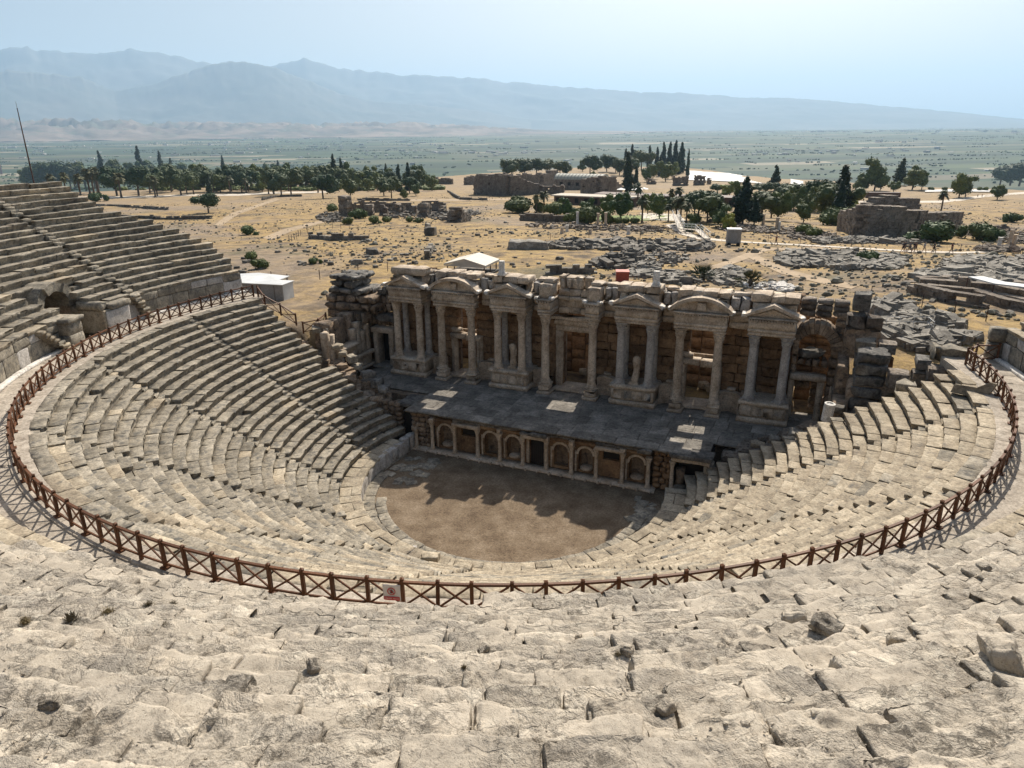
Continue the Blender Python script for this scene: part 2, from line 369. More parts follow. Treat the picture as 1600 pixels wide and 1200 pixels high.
def field_mat():
    mt, n, l, b = node_mat('dry_golden_field')
    p = pos(n, l)
    big = noise(n, l, p, .018, 7, .6, .4)
    mid = noise(n, l, p, .16, 9, .74, .4); fine = noise(n, l, p, .55, 10, .78)
    c = ramp(n, l, mid, [(.36, (.09, .066, .042)), (.45, (.22, .152, .08)), (.53, (.39, .265, .105)), (.60, (.29, .20, .10)), (.69, (.14, .105, .068))])
    c = mix(n, l, ramp(n, l, big, [(.50, (0, 0, 0)), (.62, (.8, .8, .8))]), c, (.25, .195, .145))
    gr = noise(n, l, p, .06, 8, .7); c = mix(n, l, ramp(n, l, gr, [(.56, (0, 0, 0)), (.66, (.8, .8, .8))]), c, (.12, .105, .06))
    c = mix(n, l, .75, c, ramp(n, l, fine, [(.34, (.38, .37, .34)), (.52, (1.0, 1.0, 1.0)), (.68, (1.35, 1.32, 1.25))]), 'MULTIPLY')
    # paler, redder earth further out
    g = n.new('ShaderNodeNewGeometry'); ln = n.new('ShaderNodeVectorMath'); ln.operation = 'LENGTH'; l.new(g.outputs['Position'], ln.inputs[0])
    far = n.new('ShaderNodeMapRange'); far.inputs[1].default_value = 240; far.inputs[2].default_value = 480; l.new(ln.outputs['Value'], far.inputs[0])
    c = mix(n, l, math_(n, l, 'MULTIPLY', far.outputs[0], .7), c, (.30, .22, .135))
    slope = n.new('ShaderNodeSeparateXYZ'); l.new(g.outputs['Position'], slope.inputs[0])
    low = n.new('ShaderNodeMapRange'); low.inputs[1].default_value = -24; low.inputs[2].default_value = -60; l.new(slope.outputs['Z'], low.inputs[0])
    c = mix(n, l, low.outputs[0], c, (.16, .16, .085))
    l.new(c, b.inputs['Base Color']); bump(n, l, b, math_(n, l, 'ADD', fine, math_(n, l, 'MULTIPLY', mid, 3.)), .8, .25)
    return mt
def plateau():
    T = np.linspace(-1.15, 1.15, 330); rad = np.concatenate([np.geomspace(40, 160, 120), np.geomspace(161, 1400, 150)])
    tt, dd = np.meshgrid(T, rad, indexing='ij'); a = np.arctan(tt)
    dx = _fw[0]*np.cos(a)+_rt[0]*np.sin(a); dy = _fw[1]*np.cos(a)+_rt[1]*np.sin(a)
    X = CAM[0]+dx*dd; Y = CAM[1]+dy*dd; Z = ground_z(X.ravel(), Y.ravel())
    V = np.stack([X.ravel(), Y.ravel(), Z], 1); n, k = tt.shape
    i = np.arange(n*k).reshape(n, k)
    F = np.stack([i[:-1, :-1].ravel(), i[:-1, 1:].ravel(), i[1:, 1:].ravel(), i[1:, :-1].ravel()], 1)[:, ::-1]
    tag(ob('ground', mesh('ground', V, F, field_mat(), True)), kind='structure')
plateau()

def plain_mat():
    mt, n, l, b = node_mat('farmed_plain')
    p = pos(n, l)
    rot = n.new('ShaderNodeVectorRotate'); rot.rotation_type = 'Z_AXIS'; rot.inputs['Angle'].default_value = -.5; l.new(p, rot.inputs['Vector'])
    def cells(sx, sy):
        mp = n.new('ShaderNodeVectorMath'); mp.operation = 'MULTIPLY'; mp.inputs[1].default_value = (sx, sy, 0); l.new(rot.outputs[0], mp.inputs[0])
        v = n.new('ShaderNodeTexVoronoi'); v.distance = 'CHEBYCHEV'; v.inputs['Scale'].default_value = 1; v.inputs['Randomness'].default_value = .8
        l.new(mp.outputs[0], v.inputs['Vector']); return v
    v = cells(1/620, 1/170); sep = n.new('ShaderNodeSeparateColor'); l.new(v.outputs['Color'], sep.inputs[0])
    c = ramp(n, l, sep.outputs[0], [(.0, (.025, .045, .022)), (.3, (.04, .065, .03)), (.55, (.06, .085, .038)), (.74, (.08, .09, .048)), (.88, (.15, .13, .085)), (.96, (.24, .21, .15))], 'CONSTANT')
    v2 = cells(1/900, 1/500); sp2 = n.new('ShaderNodeSeparateColor'); l.new(v2.outputs['Color'], sp2.inputs[0])
    c = mix(n, l, .5, c, ramp(n, l, sp2.outputs[1], [(0, (.6, .65, .6)), (1, (1.35, 1.3, 1.2))]), 'MULTIPLY')
    k = noise(n, l, p, .0035, 8, .72); c = mix(n, l, ramp(n, l, k, [(.56, (0, 0, 0)), (.64, (.8, .8, .8))]), c, (.018, .03, .017))
    k = noise(n, l, p, .0006, 6, .6); c = mix(n, l, ramp(n, l, k, [(.55, (0, 0, 0)), (.72, (.5, .5, .5))]), c, (.13, .12, .085))
    l.new(c, b.inputs['Base Color'])
    return mt
def polar(name, T, rad, zf, mat):
    tt, dd = np.meshgrid(T, rad, indexing='ij'); a = np.arctan(tt)
    dx = _fw[0]*np.cos(a)+_rt[0]*np.sin(a); dy = _fw[1]*np.cos(a)+_rt[1]*np.sin(a)
    X = CAM[0]+dx*dd; Y = CAM[1]+dy*dd; Z = zf(tt.ravel(), dd.ravel(), X.ravel(), Y.ravel())
    n, k = tt.shape; i = np.arange(n*k).reshape(n, k)
    F = np.stack([i[:-1, :-1].ravel(), i[1:, :-1].ravel(), i[1:, 1:].ravel(), i[:-1, 1:].ravel()], 1)
    return tag(ob(name, mesh(name, np.stack([X.ravel(), Y.ravel(), Z], 1), F, mat, True)), kind='structure')
PLZ = -172.
plz = lambda d: np.interp(d, [0, 2500, 11000, 20000, 45000], [-160, -140, -48, -56, -60])
polar('valley_plain', np.linspace(-1.4, 1.4, 60), np.geomspace(700, 42000, 60), lambda t, d, x, y: plz(d), plain_mat())

def hill_z(t, d, x, y):
    P = np.stack([x/900, y/900, np.zeros_like(x)], 1)
    r = 1-np.abs(fbm(P, 6, .6))*2.2
    env = np.exp(-((d-12600)/1700)**2)+.45*np.exp(-((d-15500)/1500)**2)
    lat = ss(.10, -.22, t)*(.85+.15*np.sin(t*9+1))+.22*ss(.45, -.05, t)
    return plz(d)-8+np.maximum(0, env*lat*(60+230*np.clip(r-.2, 0, 1)))
def hill_mat():
    mt, n, l, b = node_mat('bare_pink_hills'); p = pos(n, l)
    c = ramp(n, l, noise(n, l, p, .0011, 9, .66), [(.38, (.06, .055, .04)), (.5, (.155, .115, .085)), (.6, (.235, .175, .13))])
    k = noise(n, l, p, .003, 8, .7); c = mix(n, l, ramp(n, l, k, [(.54, (0, 0, 0)), (.62, (.8, .8, .8))]), c, (.10, .11, .07))
    l.new(c, b.inputs['Base Color']); return mt
polar('low_hills', np.linspace(-.95, .55, 420), np.linspace(9800, 19000, 60), hill_z, hill_mat())

# crest lines of the mountains: pixel column, pixel row in the photograph -> bearing and height at a stated distance
def crest(pts, dist):
    T, Z = [], []
    for px, py in pts:
        d = ray(px, py); h = math.hypot(d[0], d[1]); T.append((d[:2] @ _rt[:2])/(d[:2] @ _fw[:2])); Z.append(CAM[2]+d[2]/h*dist)
    return np.array(T), np.array(Z)
def ridge(name, pts, dist, depth, mat, seed):
    T, Z = crest(pts, dist)
    def f(t, d, x, y):
        z = np.interp(t, T, Z)
        k = (d-(dist-depth))/depth; up = np.clip(k, 0, 1); dn = np.clip((d-dist)/(depth*.6), 0, 1)
        P = np.stack([x/2600+seed, y/2600, np.zeros_like(x)], 1)
        spur = np.abs(fbm(P, 5, .55))
        env = up**1.25*(1-dn)
        h = (z-PLZ)*env*(1-.65*spur*(1-up**3)*(1-dn))
        h += (z-PLZ)*.05*fbm(np.stack([t*100+seed, d/1500, np.zeros_like(t)], 1), 6, .62)*env**5
        return PLZ-10+np.maximum(h, 0)+(plz(d)-PLZ)*.9
    return polar(name, np.linspace(T[0], T[-1], 460), np.concatenate([np.linspace(dist-depth, dist, 46), np.linspace(dist+250, dist+depth*.6, 6)]), f, mat)
def mount_mat():
    mt, n, l, b = node_mat('wooded_mountain'); p = pos(n, l)
    c = ramp(n, l, noise(n, l, p, .0008, 8, .65), [(.38, (.06, .07, .05)), (.6, (.11, .105, .08))]); l.new(c, b.inputs['Base Color']); return mt
mm = mount_mat()
ridge('mountains', [(-260, 92), (-120, 90), (0, 82), (40, 79), (60, 85), (75, 84), (100, 88), (160, 89), (205, 84), (250, 86), (285, 95), (330, 104), (360, 102), (395, 106), (425, 108), (450, 104), (475, 98), (490, 101), (515, 109), (560, 115), (620, 121), (690, 124), (750, 128), (800, 134), (850, 138), (930, 143), (1000, 149), (1060, 150), (1130, 155), (1180, 158), (1230, 157), (1290, 162), (1350, 168), (1420, 174), (1500, 181), (1570, 189), (1640, 195), (1900, 199)], 25500, 6500, mm, 3.)
ridge('near_mountain', [(-300, 118), (-80, 112), (60, 120), (130, 128), (180, 150), (230, 140), (300, 118), (345, 105), (385, 103), (430, 112), (480, 132), (530, 152), (590, 165), (680, 172), (760, 180), (830, 196)], 20500, 4200, mm, 9.)

# white travertine terraces on the lip of the plateau
def terrace(name, pts, lift=.25):
    mb = MB(); P = [at(*q) for q in pts]
    V = [(p.x, p.y, gz(p.x, p.y)+lift) for p in P]; n = len(V)//2
    mb.add(V, [(i, i+1, 2*n-2-i, 2*n-1-i) for i in range(n-1)])
    return mb
def strip_on_ground(name, left, right, mat, lift, sub=14):
    """a ribbon laid on the ground between two lines of pixels"""
    V = []; rows = []
    n = len(left)
    for i in range(n-1):
        for s in range(sub if i < n-2 else sub+1):
            u = s/sub; row = []
            a = at(left[i][0]*(1-u)+left[i+1][0]*u, left[i][1]*(1-u)+left[i+1][1]*u)
            b = at(right[i][0]*(1-u)+right[i+1][0]*u, right[i][1]*(1-u)+right[i+1][1]*u)
            for k in range(7):
                x = a.x+(b.x-a.x)*k/6; y = a.y+(b.y-a.y)*k/6; row.append(len(V)); V.append((x, y, gz(x, y)+lift))
            rows.append(row)
    F = [(rows[i][k], rows[i][k+1], rows[i+1][k+1], rows[i+1][k]) for i in range(len(rows)-1) for k in range(6)]
    return tag(ob(name, mesh(name, V, F, mat)), kind='structure')
strip_on_ground('travertine_terrace', [(1076, 262), (1110, 264), (1150, 268), (1200, 274), (1255, 284)], [(1076, 282), (1110, 283), (1150, 285), (1200, 288), (1255, 292)], M['trav'], .5)
strip_on_ground('travertine_terrace', [(1445, 298), (1480, 297), (1520, 297), (1560, 298)], [(1445, 301), (1480, 300.5), (1520, 300.5), (1560, 301)], M['trav'], .5)
strip_on_ground('path', [(1040, 352), (1062, 366), (1090, 374), (1130, 377.5), (1180, 380.5), (1250, 384), (1320, 388), (1420, 394), (1500, 396.5), (1570, 394), (1640, 388)], [(1055, 349), (1076, 363), (1094, 370.5), (1132, 375), (1180, 378.5), (1250, 382), (1320, 386), (1420, 391.5), (1500, 394), (1570, 391.5), (1640, 385)], M['pathm'], .06)
strip_on_ground('path', [(120, 311), (200, 310), (300, 306), (370, 306), (420, 303), (520, 301)], [(120, 307.5), (200, 306.5), (300, 303.5), (370, 303), (420, 300), (520, 299)], M['pathm'], .06)
strip_on_ground('path', [(1325, 318), (1400, 317), (1470, 317), (1500, 314), (1540, 308), (1600, 303), (1650, 300)], [(1325, 315), (1400, 314.5), (1470, 313.5), (1505, 309), (1540, 304.5), (1600, 300), (1650, 297)], M['pathm'], .06)
strip_on_ground('dirt_track', [(1060, 432), (1130, 418), (1170, 404), (1200, 392), (1280, 389.5), (1400, 398)], [(1070, 425), (1120, 413), (1150, 402), (1185, 388), (1280, 386.5), (1400, 395.5)], M['track'], .04)
strip_on_ground('dirt_track', [(1165, 400), (1185, 412), (1220, 428), (1290, 445), (1330, 452)], [(1180, 397), (1205, 410), (1245, 425), (1300, 438), (1345, 446)], M['track'], .05)
strip_on_ground('dirt_track', [(425, 375), (455, 362), (490, 352), (520, 345)], [(410, 372), (440, 359), (478, 350), (510, 343)], M['track'], .05)
strip_on_ground('dirt_track', [(335, 352), (350, 340), (362, 333), (395, 322), (430, 310)], [(345, 354), (362, 342), (375, 334), (408, 322), (440, 311)], M['track'], .05)
strip_on_ground('dirt_track', [(600, 315), (720, 314), (850, 312), (960, 309)], [(600, 312), (720, 311), (850, 309.5), (960, 306.5)], M['track'], .05)
strip_on_ground('lawn', [(880, 345), (940, 346), (1000, 345), (1060, 344)], [(880, 337), (940, 337), (1000, 337), (1060, 337)], M['lawn'], .06)
strip_on_ground('forecourt', [(1005, 343), (1040, 345), (1072, 346)], [(1000, 333), (1035, 334), (1060, 335)], M['pathm'], .09)

# towns and greenhouses far out on the plain: thousands of specks, one object
def far_town():
    rnd = np.random.RandomState(5); mb = MB()
    cl = [(rnd.uniform(-.75, .75), rnd.uniform(4200, 17500), rnd.uniform(150, 900)) for _ in range(26)]
    cl += [(rnd.uniform(-.75, -.1), rnd.uniform(16500, 19500), 1200) for _ in range(34)]
    for t, d, s in cl:
        for _ in range(int(8+s/22)):
            a = math.atan(t); dd = d+rnd.normal()*s; x = CAM[0]+(_fw[0]*math.cos(a)+_rt[0]*math.sin(a))*dd+rnd.normal()*s*1.1; y = CAM[1]+(_fw[1]*math.cos(a)+_rt[1]*math.sin(a))*dd+rnd.normal()*s
            e = rnd.uniform(8, 20)*(1+dd/14000); mb.rbox((x, y, float(plz(dd))+2), (e*rnd.uniform(1, 2.6), e*.8, 4+rnd.rand()*e*.3), rnd.rand()*3)
    tag(mb.build('distant_town', plain('pale_roofs_and_walls', (.50, .46, .42), .8, .01, .4)), 'pale specks of towns and greenhouses strewn over the hazy valley plain', 'town', kind='stuff')
    mb = MB()
    for _ in range(620):                                 # hedges and tree lines along the field edges
        t = rnd.uniform(-.85, .85); d = 2500*math.exp(rnd.rand()*1.7); a = math.atan(t)
        x = CAM[0]+(_fw[0]*math.cos(a)+_rt[0]*math.sin(a))*d; y = CAM[1]+(_fw[1]*math.cos(a)+_rt[1]*math.sin(a))*d
        ho = .5+(math.pi/2 if rnd.rand() < .3 else 0)+rnd.normal()*.08; L = rnd.uniform(20, 420)*(.4 if rnd.rand() < .5 else 1); n_ = int(3+L/16)
        for k in range(n_):
            e = rnd.uniform(2.2, 5.5); u = rnd.uniform(-.5, .5)*L
            mb.lathe([(e*.6, -1), (e, e*.4), (e*.7, e*1.0), (e*.1, e*1.2)], 5, (x+u*math.cos(ho)+rnd.normal()*4, y+u*math.sin(ho)+rnd.normal()*4, float(plz(d))))
    tag(mb.build('distant_trees', M['leaf_pine']), 'dark dots of trees and hedges scattered over the farmed plain', 'trees', kind='stuff')
far_town()

# the air: one even box of haze round everything
HZ = MB(); HZ.box(-52000, 52000, -52000, 52000, -190, 2900)
hm = bpy.data.materials.new('valley_haze'); hm.use_nodes = True; hm.node_tree.nodes.clear()
pv = hm.node_tree.nodes.new('ShaderNodeVolumePrincipled'); ho = hm.node_tree.nodes.new('ShaderNodeOutputMaterial')
pv.inputs['Color'].default_value = (.525, .752, 1.0, 1); pv.inputs['Density'].default_value = 4.6e-5; pv.inputs['Anisotropy'].default_value = .2
hm.node_tree.links.new(pv.outputs[0], ho.inputs['Volume'])
tag(HZ.build('haze', hm), 'pale blue haze filling the air over the valley', 'haze', kind='stuff')
# ------------------------------------------------------------------ the seating bowl
def polar_pt(r, th, z): a = R(th); return (r*math.sin(a), -r*math.cos(a), z)
def revolve(name, prof, t0, t1, n, mat, y_end=None):
    """closed r,z outline swept round the bowl, capped at both ends"""
    V = []; m_ = len(prof)
    for k in range(n+1):
        th = t0+(t1-t0)*k/n; V += [polar_pt(r, th, z) for r, z in prof]
    F = [(k*m_+i, (k+1)*m_+i, (k+1)*m_+(i+1) % m_, k*m_+(i+1) % m_) for k in range(n) for i in range(m_)]
    F += [tuple(range(m_)), tuple(range((n+1)*m_-1, n*m_-1, -1))]
    return tag(ob(name, mesh(name, V, F, mat)), kind='structure')
L_R0, L_TR, L_RI, L_N = 12.35, .672, .431, 23           # lower tier: first riser, tread, rise, rows
L_Z0 = 1.12
U_R0, U_TR, U_RI, U_N = 31.0, .72, .442, 23             # upper tier
U_Z0 = 13.1
ZD = 11.05                                               # the walkway between the tiers
lz = lambda k: L_Z0+(k+1)*L_RI
uz = lambda k: U_Z0+k*U_RI
# packed bank under the stones
revolve('seating_bank', [(11.3, -.6), (11.3, .8)]+[q for k in range(L_N) for q in ((L_R0+k*L_TR+.12, lz(k)-.75 if k else .8), (L_R0+k*L_TR+.12, lz(k)-.2))]+[(27.9, ZD-.2), (30.9, ZD-.2), (30.9, -.6)], -101, 101, 110, M['bank'])
revolve('seating_bank', [(31.25, 2.)]+[q for k in range(U_N+3) for q in ((U_R0+k*U_TR+.25, uz(k)-.7), (U_R0+k*U_TR+.25, uz(k)-.22))]+[(50.5, 24.5), (50.5, 2.)], -69.5, 100, 110, M['bank'])
UE = [(44.6, -92.3), (42.3, -92.5), (41.5, -93.1), (40.8, -93.8), (39.2, -96.2), (38.5, -97.9), (37.7, -99.2), (36.9, -100.3), (34.9, -103.4), (33, -103.6), (31, -103)]
_ur = np.array([q[0] for q in UE][::-1]); _ut = np.array([q[1] for q in UE][::-1])
u_end = lambda r: float(np.interp(r, _ur, _ut))
def left_bank():
    V = []; F = []; cols_ = 9; prof_n = None
    rows = []
    for j in range(cols_+1):
        u = j/cols_; row = []
        pr = []
        for k in range(19):
            r = U_R0+k*U_TR+.25; e = u_end(r)+.5 if r < 47 else -92
            s0 = -77.4
            th = e+(s0-e)*u
            pr.append((r, th, uz(k)-.7)); pr.append((r, th, uz(k)-.22))
        e = -92.; th = e+(-77.4-e)*u
        pr += [(44.9, th, 20.7), (44.9, th, 2.)]
        pr = [(31.25, pr[0][1], 2.)]+pr
        rows.append(len(V)); prof_n = len(pr)
        V += [polar_pt(r, t, z) for r, t, z in pr]
    for j in range(cols_):
        for i in range(prof_n):
            F.append((rows[j]+i, rows[j+1]+i, rows[j+1]+(i+1) % prof_n, rows[j]+(i+1) % prof_n))
    F += [tuple(range(prof_n)), tuple(range(cols_*prof_n+prof_n-1, cols_*prof_n-1, -1))]
    tag(ob('seating_bank', mesh('seating_bank', V, F, M['bank'])), kind='structure')
left_bank()

# --- stone patterns shared by the seats
SEATV = []
for s in range(16):
    d = (1.5, .76, .56); V, F = rough_block(d, (9, 5, 6), .020, .020, s+1, 3.0, .07); V[:, 1] -= np.where((V[:, 1] > .2) & (V[:, 2] < .14), .12*np.clip((.14-V[:, 2])*9, 0, 1), 0)
    SEATV.append(V/np.array(d))
_sf = lattice(9, 5, 6)[1]
def variants(name, mat): return [mesh(name, v, _sf, mat) for v in SEATV]
SV_G = variants('seat_block', M['seat_grey']); SV_C = variants('seat_block', M['seat_cream'])
FINV = []
for s in range(10):
    d = (1.3, .8, .58); V, F = rough_block(d, (16, 10, 7), .03, .035, s+40, 4., .10)
    FINV.append(V/np.array(d))
_ff = lattice(16, 10, 7)[1]
SV_F = [mesh('seat_block', v, _ff, M['fore']) for v in FINV]
rnd = random.Random(11)
def place(name, me, parent, ploc, r, th, z, dims, jit=1., name_rot=True):
    x, y, _ = polar_pt(r, th, 0)
    return ob(name, me, parent, (x-ploc[0], y-ploc[1], z-ploc[2]), scale=dims,
              rot=(R(rnd.gauss(0, .8)*jit), R(rnd.gauss(0, .4)*jit), R(th+rnd.gauss(0, .55)*jit)))

STAIRS = [-86.4, -61.7, -36.5, -11.6, 13.2, 38.1, 63.0, 88.2]
def l_end(r): return 90+math.degrees(math.asin(min(.99, (4.3+.07*(r-12))/r)))
WN = ['narrow shadowed end wedge of grey stone seats by the left side of the stage', 'long grey wedge of worn stone seats on the left, second from the stage', 'grey wedge of stone seats in the left lower tier, third from the stage',
      'wedge of weathered stone seats at lower left behind the wooden rail, just left of centre', 'foreshortened wedge of pale stone seats in the near middle below the warning sign', 'foreshortened wedge of stone seats just right of the middle below the rail',
      'cream wedge of stone seats at lower right beside the near bend of the rail', 'long cream wedge of stone seats on the right facing the shaded stage', 'short bright end wedge of stone seats by the right end of the stage']
bounds = [None]+STAIRS+[None]
for wi in range(9):
    a, b_ = bounds[wi], bounds[wi+1]
    mid = ((a if a is not None else -97)+(b_ if b_ is not None else 97))/2
    pl = polar_pt(12.4, mid, 0)
    T = thing('seating_wedge', WN[wi], 'stone seating', pl, group='wedges of stone seats in the lower tier')
    for k in range(L_N):
        r0 = L_R0+k*L_TR; r = r0+L_TR/2+.02
        gap = math.degrees(.36/r)
        t0 = a+gap if a is not None else -l_end(r)+rnd.uniform(-.6, .5)
        t1 = b_-gap if b_ is not None else l_end(r)+rnd.uniform(-.6, .5)
        t = t0
        while t < t1-.4:
            L = rnd.choice((1.0, 1.3, 1.5, 1.7, 1.9, 2.2)); dt = math.degrees(L/r)
            if t+dt > t1 or t1-t-dt < math.degrees(.45/r): dt = t1-t; L = R(dt)*r
            tc = t+dt/2; t += dt
            if rnd.random() < .012 and 2 < k < 21: continue
            pg = .97 if tc < -55 else .88 if tc < -25 else .62 if tc < 5 else .2 if tc < 40 else .05
            me = rnd.choice(SV_G if rnd.random() < pg else SV_C)
            dz = rnd.gauss(0, .016)-(.07*rnd.random() if rnd.random() < .12 else 0)
            place('seat_block', me, T, pl, r+rnd.gauss(0, .02), tc, lz(k)-.25+dz, (L*1.0-.015, L_TR+.10, .56*rnd.uniform(.92, 1.05)*(-1 if rnd.random() < .0 else 1)))
# stairways between the wedges
STEPV = [mesh('step', rough_block((.72, .4, .3), (4, 3, 2), .03, .02, s+80, 4, .05)[0]/np.array((.72, .4, .3)), lattice(4, 3, 2)[1], M['seat_cream' if s > 2 else 'seat_grey']) for s in range(6)]
SN = ['narrow worn stone stairway beside the left end of the stage', 'narrow stone stairway climbing the grey seats on the far left', 'narrow stone stairway on the left running up to the bend of the rail', 'narrow stone stairway in the lower left below the rail', 'narrow stone stairway in the near middle, right of the warning sign',
      'narrow stone stairway right of the middle leading down to the orchestra', 'narrow stone stairway at lower right ending at the near bend of the rail', 'narrow stone stairway on the right leading up to the far rail']
for si, th in enumerate(STAIRS):
    pl = polar_pt(12.4, th, 0)
    T = thing('stairway', SN[si], 'stairs', pl, group='stairways between the wedges of the lower tier')
    for k in range(L_N*2):
        r = L_R0+k*L_TR/2+.17; z = L_Z0+(k+1)*L_RI/2
        if rnd.random() < .05: continue
        place('step', STEPV[rnd.randrange(3) if th < 0 and rnd.random() < .8 else rnd.randrange(6)], T, pl, r, th+rnd.gauss(0, .1), z-.16+rnd.gauss(0, .015), (.70, .40, .34), 1.3)

# --- orchestra: bare earth, ring of paving, low podium wall with coping
def disc(name, r, z, mat, ymax, n=90, rings=26):
    V = [(0, 0, z)]; F = []
    for i in range(1, rings+1):
        for k in range(n):
            a = 2*math.pi*k/n; x, y = r*i/rings*math.sin(a), -r*i/rings*math.cos(a); V.append((x, min(y, ymax), z))
    V = np.array(V); V[:, 2] += .05*fbm(np.stack([V[:, 0]*.5, V[:, 1]*.5, V[:, 0]*0], 1), 4)
    F = [(0, 1+k, 1+(k+1) % n) for k in range(n)]
    for i in range(rings-1):
        F += [(1+i*n+k, 1+(i+1)*n+k, 1+(i+1)*n+(k+1) % n, 1+i*n+(k+1) % n) for k in range(n)]
    return tag(ob(name, mesh(name, V, F, mat, True)), kind='structure')
def orch_mat():
    mt, n, l, b = node_mat('dry_orchestra_earth'); p = pos(n, l)
    c = ramp(n, l, noise(n, l, p, .5, 9, .7), [(.35, (.11, .075, .046)), (.5, (.18, .13, .083)), (.65, (.25, .19, .13))])
    f = noise(n, l, p, 7, 8, .82); c = mix(n, l, .95, c, ramp(n, l, f, [(.34, (.4, .38, .35)), (.5, (1, 1, 1)), (.66, (1.5, 1.48, 1.42))]), 'MULTIPLY')
    k = noise(n, l, p, 31, 2, .5); c = mix(n, l, ramp(n, l, k, [(.71, (0, 0, 0)), (.75, (.8, .8, .8))]), c, (.5, .46, .38))
    l.new(c, b.inputs['Base Color']); bump(n, l, b, f, .9, .06); return mt
disc('orchestra_floor', 11.3, 0., orch_mat(), 6.)
PAVV = [mesh('paving_slab', rough_block((1., 1., .2), (5, 5, 2), .03, .022, s+120, 3, .05)[0]/np.array((1, 1, .2)), lattice(5, 5, 2)[1], M['seat_grey']) for s in range(8)]
PAVP = [mesh('paving_slab', me_v, lattice(5, 5, 2)[1], M['paving']) for me_v in [rough_block((1., 1., .2), (5, 5, 2), .015, .010, s+140, 3, .02)[0]/np.array((1, 1, .2)) for s in range(6)]]
T = tag(thing('orchestra_ring', 'curved ring of cracked paving around the bare earth orchestra', 'paving', (0, 0, 0)), kind='structure')
for rr, wdt in ((9.55, .75), (10.35, .75)):
    t = -84 if rr > 10 else -62
    while t < 92:
        L = rnd.uniform(.6, 1.25); dt = math.degrees(L/rr)
        place('paving_slab', rnd.choice(PAVV), T, (0, 0, 0), rr+rnd.gauss(0, .02), t+dt/2, -.03+rnd.gauss(0, .012)+(.06 if rr > 10 else 0), (L-.03, wdt, .22), .7); t += dt
for _ in range(46):                                       # broken paving by the left corner and the right corner
    x, y = (rnd.uniform(-10.4, -7.4), rnd.uniform(-2.2, 2.6)) if rnd.random() < .6 else (rnd.uniform(8.7, 10.5), rnd.uniform(-2, 2.6))
    if math.hypot(x, y) > 10.6: continue
    ob('paving_slab', rnd.choice(PAVV), T, (x, y, -.02+rnd.gauss(0, .02)), rnd.uniform(0, 3), (rnd.uniform(.5, 1.1), rnd.uniform(.4, .8), .16))
PODV = [mesh('podium_slab', rough_block((1.2, .5, 1.2), (5, 3, 5), .035, .018, s+160, 2.4, .05)[0]/np.array((1.2, .5, 1.2)), lattice(5, 3, 5)[1], M['marble_grey']) for s in range(6)]
T = thing('podium_wall', 'low curved wall of marble slabs around the orchestra', 'wall', (0, 0, 0))
t = -103.
while t < 103:
    L = rnd.uniform(.9, 1.5); dt = math.degrees(L/11.0)
    P = polar_pt(11.05, t+dt/2, .5)
    if P[1] < 3.6:
        place('podium_slab', rnd.choice(PODV), T, (0, 0, 0), 11.06, t+dt/2, .43, (L-.02, .42, 1.24), .4)
        place('base_slab', rnd.choice(PAVV), T, (0, 0, 0), 10.82, t+dt/2, -.02, (L-.03, .3, .22), .4)
    t += dt
COPV = [mesh('coping_slab', rough_block((1.2, 1.35, .3), (6, 6, 2), .03, .025, s+180, 2.2, .06)[0]/np.array((1.2, 1.35, .3)), lattice(6, 6, 2)[1], M['seat_cream']) for s in range(8)]
t = -103.
while t < 103:
    L = rnd.uniform(.7, 1.6); dt = math.degrees(L/11.5)
    if polar_pt(11.6, t+dt/2, 0)[1] < 3.7:
        if rnd.random() < .55: place('coping_slab', rnd.choice(COPV), T, (0, 0, 0), 11.62, t+dt/2, .98+rnd.gauss(0, .015), (L-.02, 1.5, .3), .5)
        else:
            place('coping_slab', rnd.choice(COPV), T, (0, 0, 0), 11.2, t+dt/2, .99+rnd.gauss(0, .015), (L-.02, .68, .3), .6)
            place('coping_slab', rnd.choice(COPV), T, (0, 0, 0), 11.96, t+dt/2, .97+rnd.gauss(0, .015), (L-.02, .82, .3), .6)
    t += dt

# --- loose blocks near the orchestra
LOOSE = [rough_block((1, .7, .5), (6, 5, 4), .08, .06, s+200, 2.4, .12) for s in range(8)]
LM = {k: [mesh('loose_block', v, f, M[k]) for v, f in LOOSE] for k in ('marble_grey', 'seat_cream', 'seat_grey', 'dark_stone', 'ashlar', 'rubble', 'rubble_dark')}
def loose(label, P, dims, mat='seat_cream', rz=0., rot=None, name='stone_block', cat='stone block', group=None, v=None):
    me = LM[mat][v if v is not None else rnd.randrange(8)]
    o = ob(name, me, None, P, rz, (dims[0], dims[1]/.7, dims[2]/.5), rot)
    return tag(o, label, cat, group)
for px, py, z, d, lab in ((590, 868, 1.25, (1.0, .5, .7), 'tilted pale slab lying at the left rim of the orchestra'), (605, 878, 1.3, (.9, .35, .8), 'second tilted slab leaning beside the pale slab at the orchestra rim'), (640, 862, .9, (.9, .7, .3), 'white squared block on the orchestra rim above the warning sign'), (672, 872, 1.2, (1.1, .7, .4), 'grey broken slab on the orchestra rim above the warning sign'),
                           (722, 888, 1.35, (1.2, .9, .5), 'large cracked cream block on the near rim of the orchestra'), (742, 908, 1.6, (.4, .4, .7), 'small upright stump of stone beside the near rail post')):
    P = on(px, py, 2, z); loose(lab, (P[0], P[1], z+.05), d, 'seat_cream' if 'white' not in lab else 'marble_grey', rnd.uniform(-.6, .6), group='loose blocks on the orchestra rim')

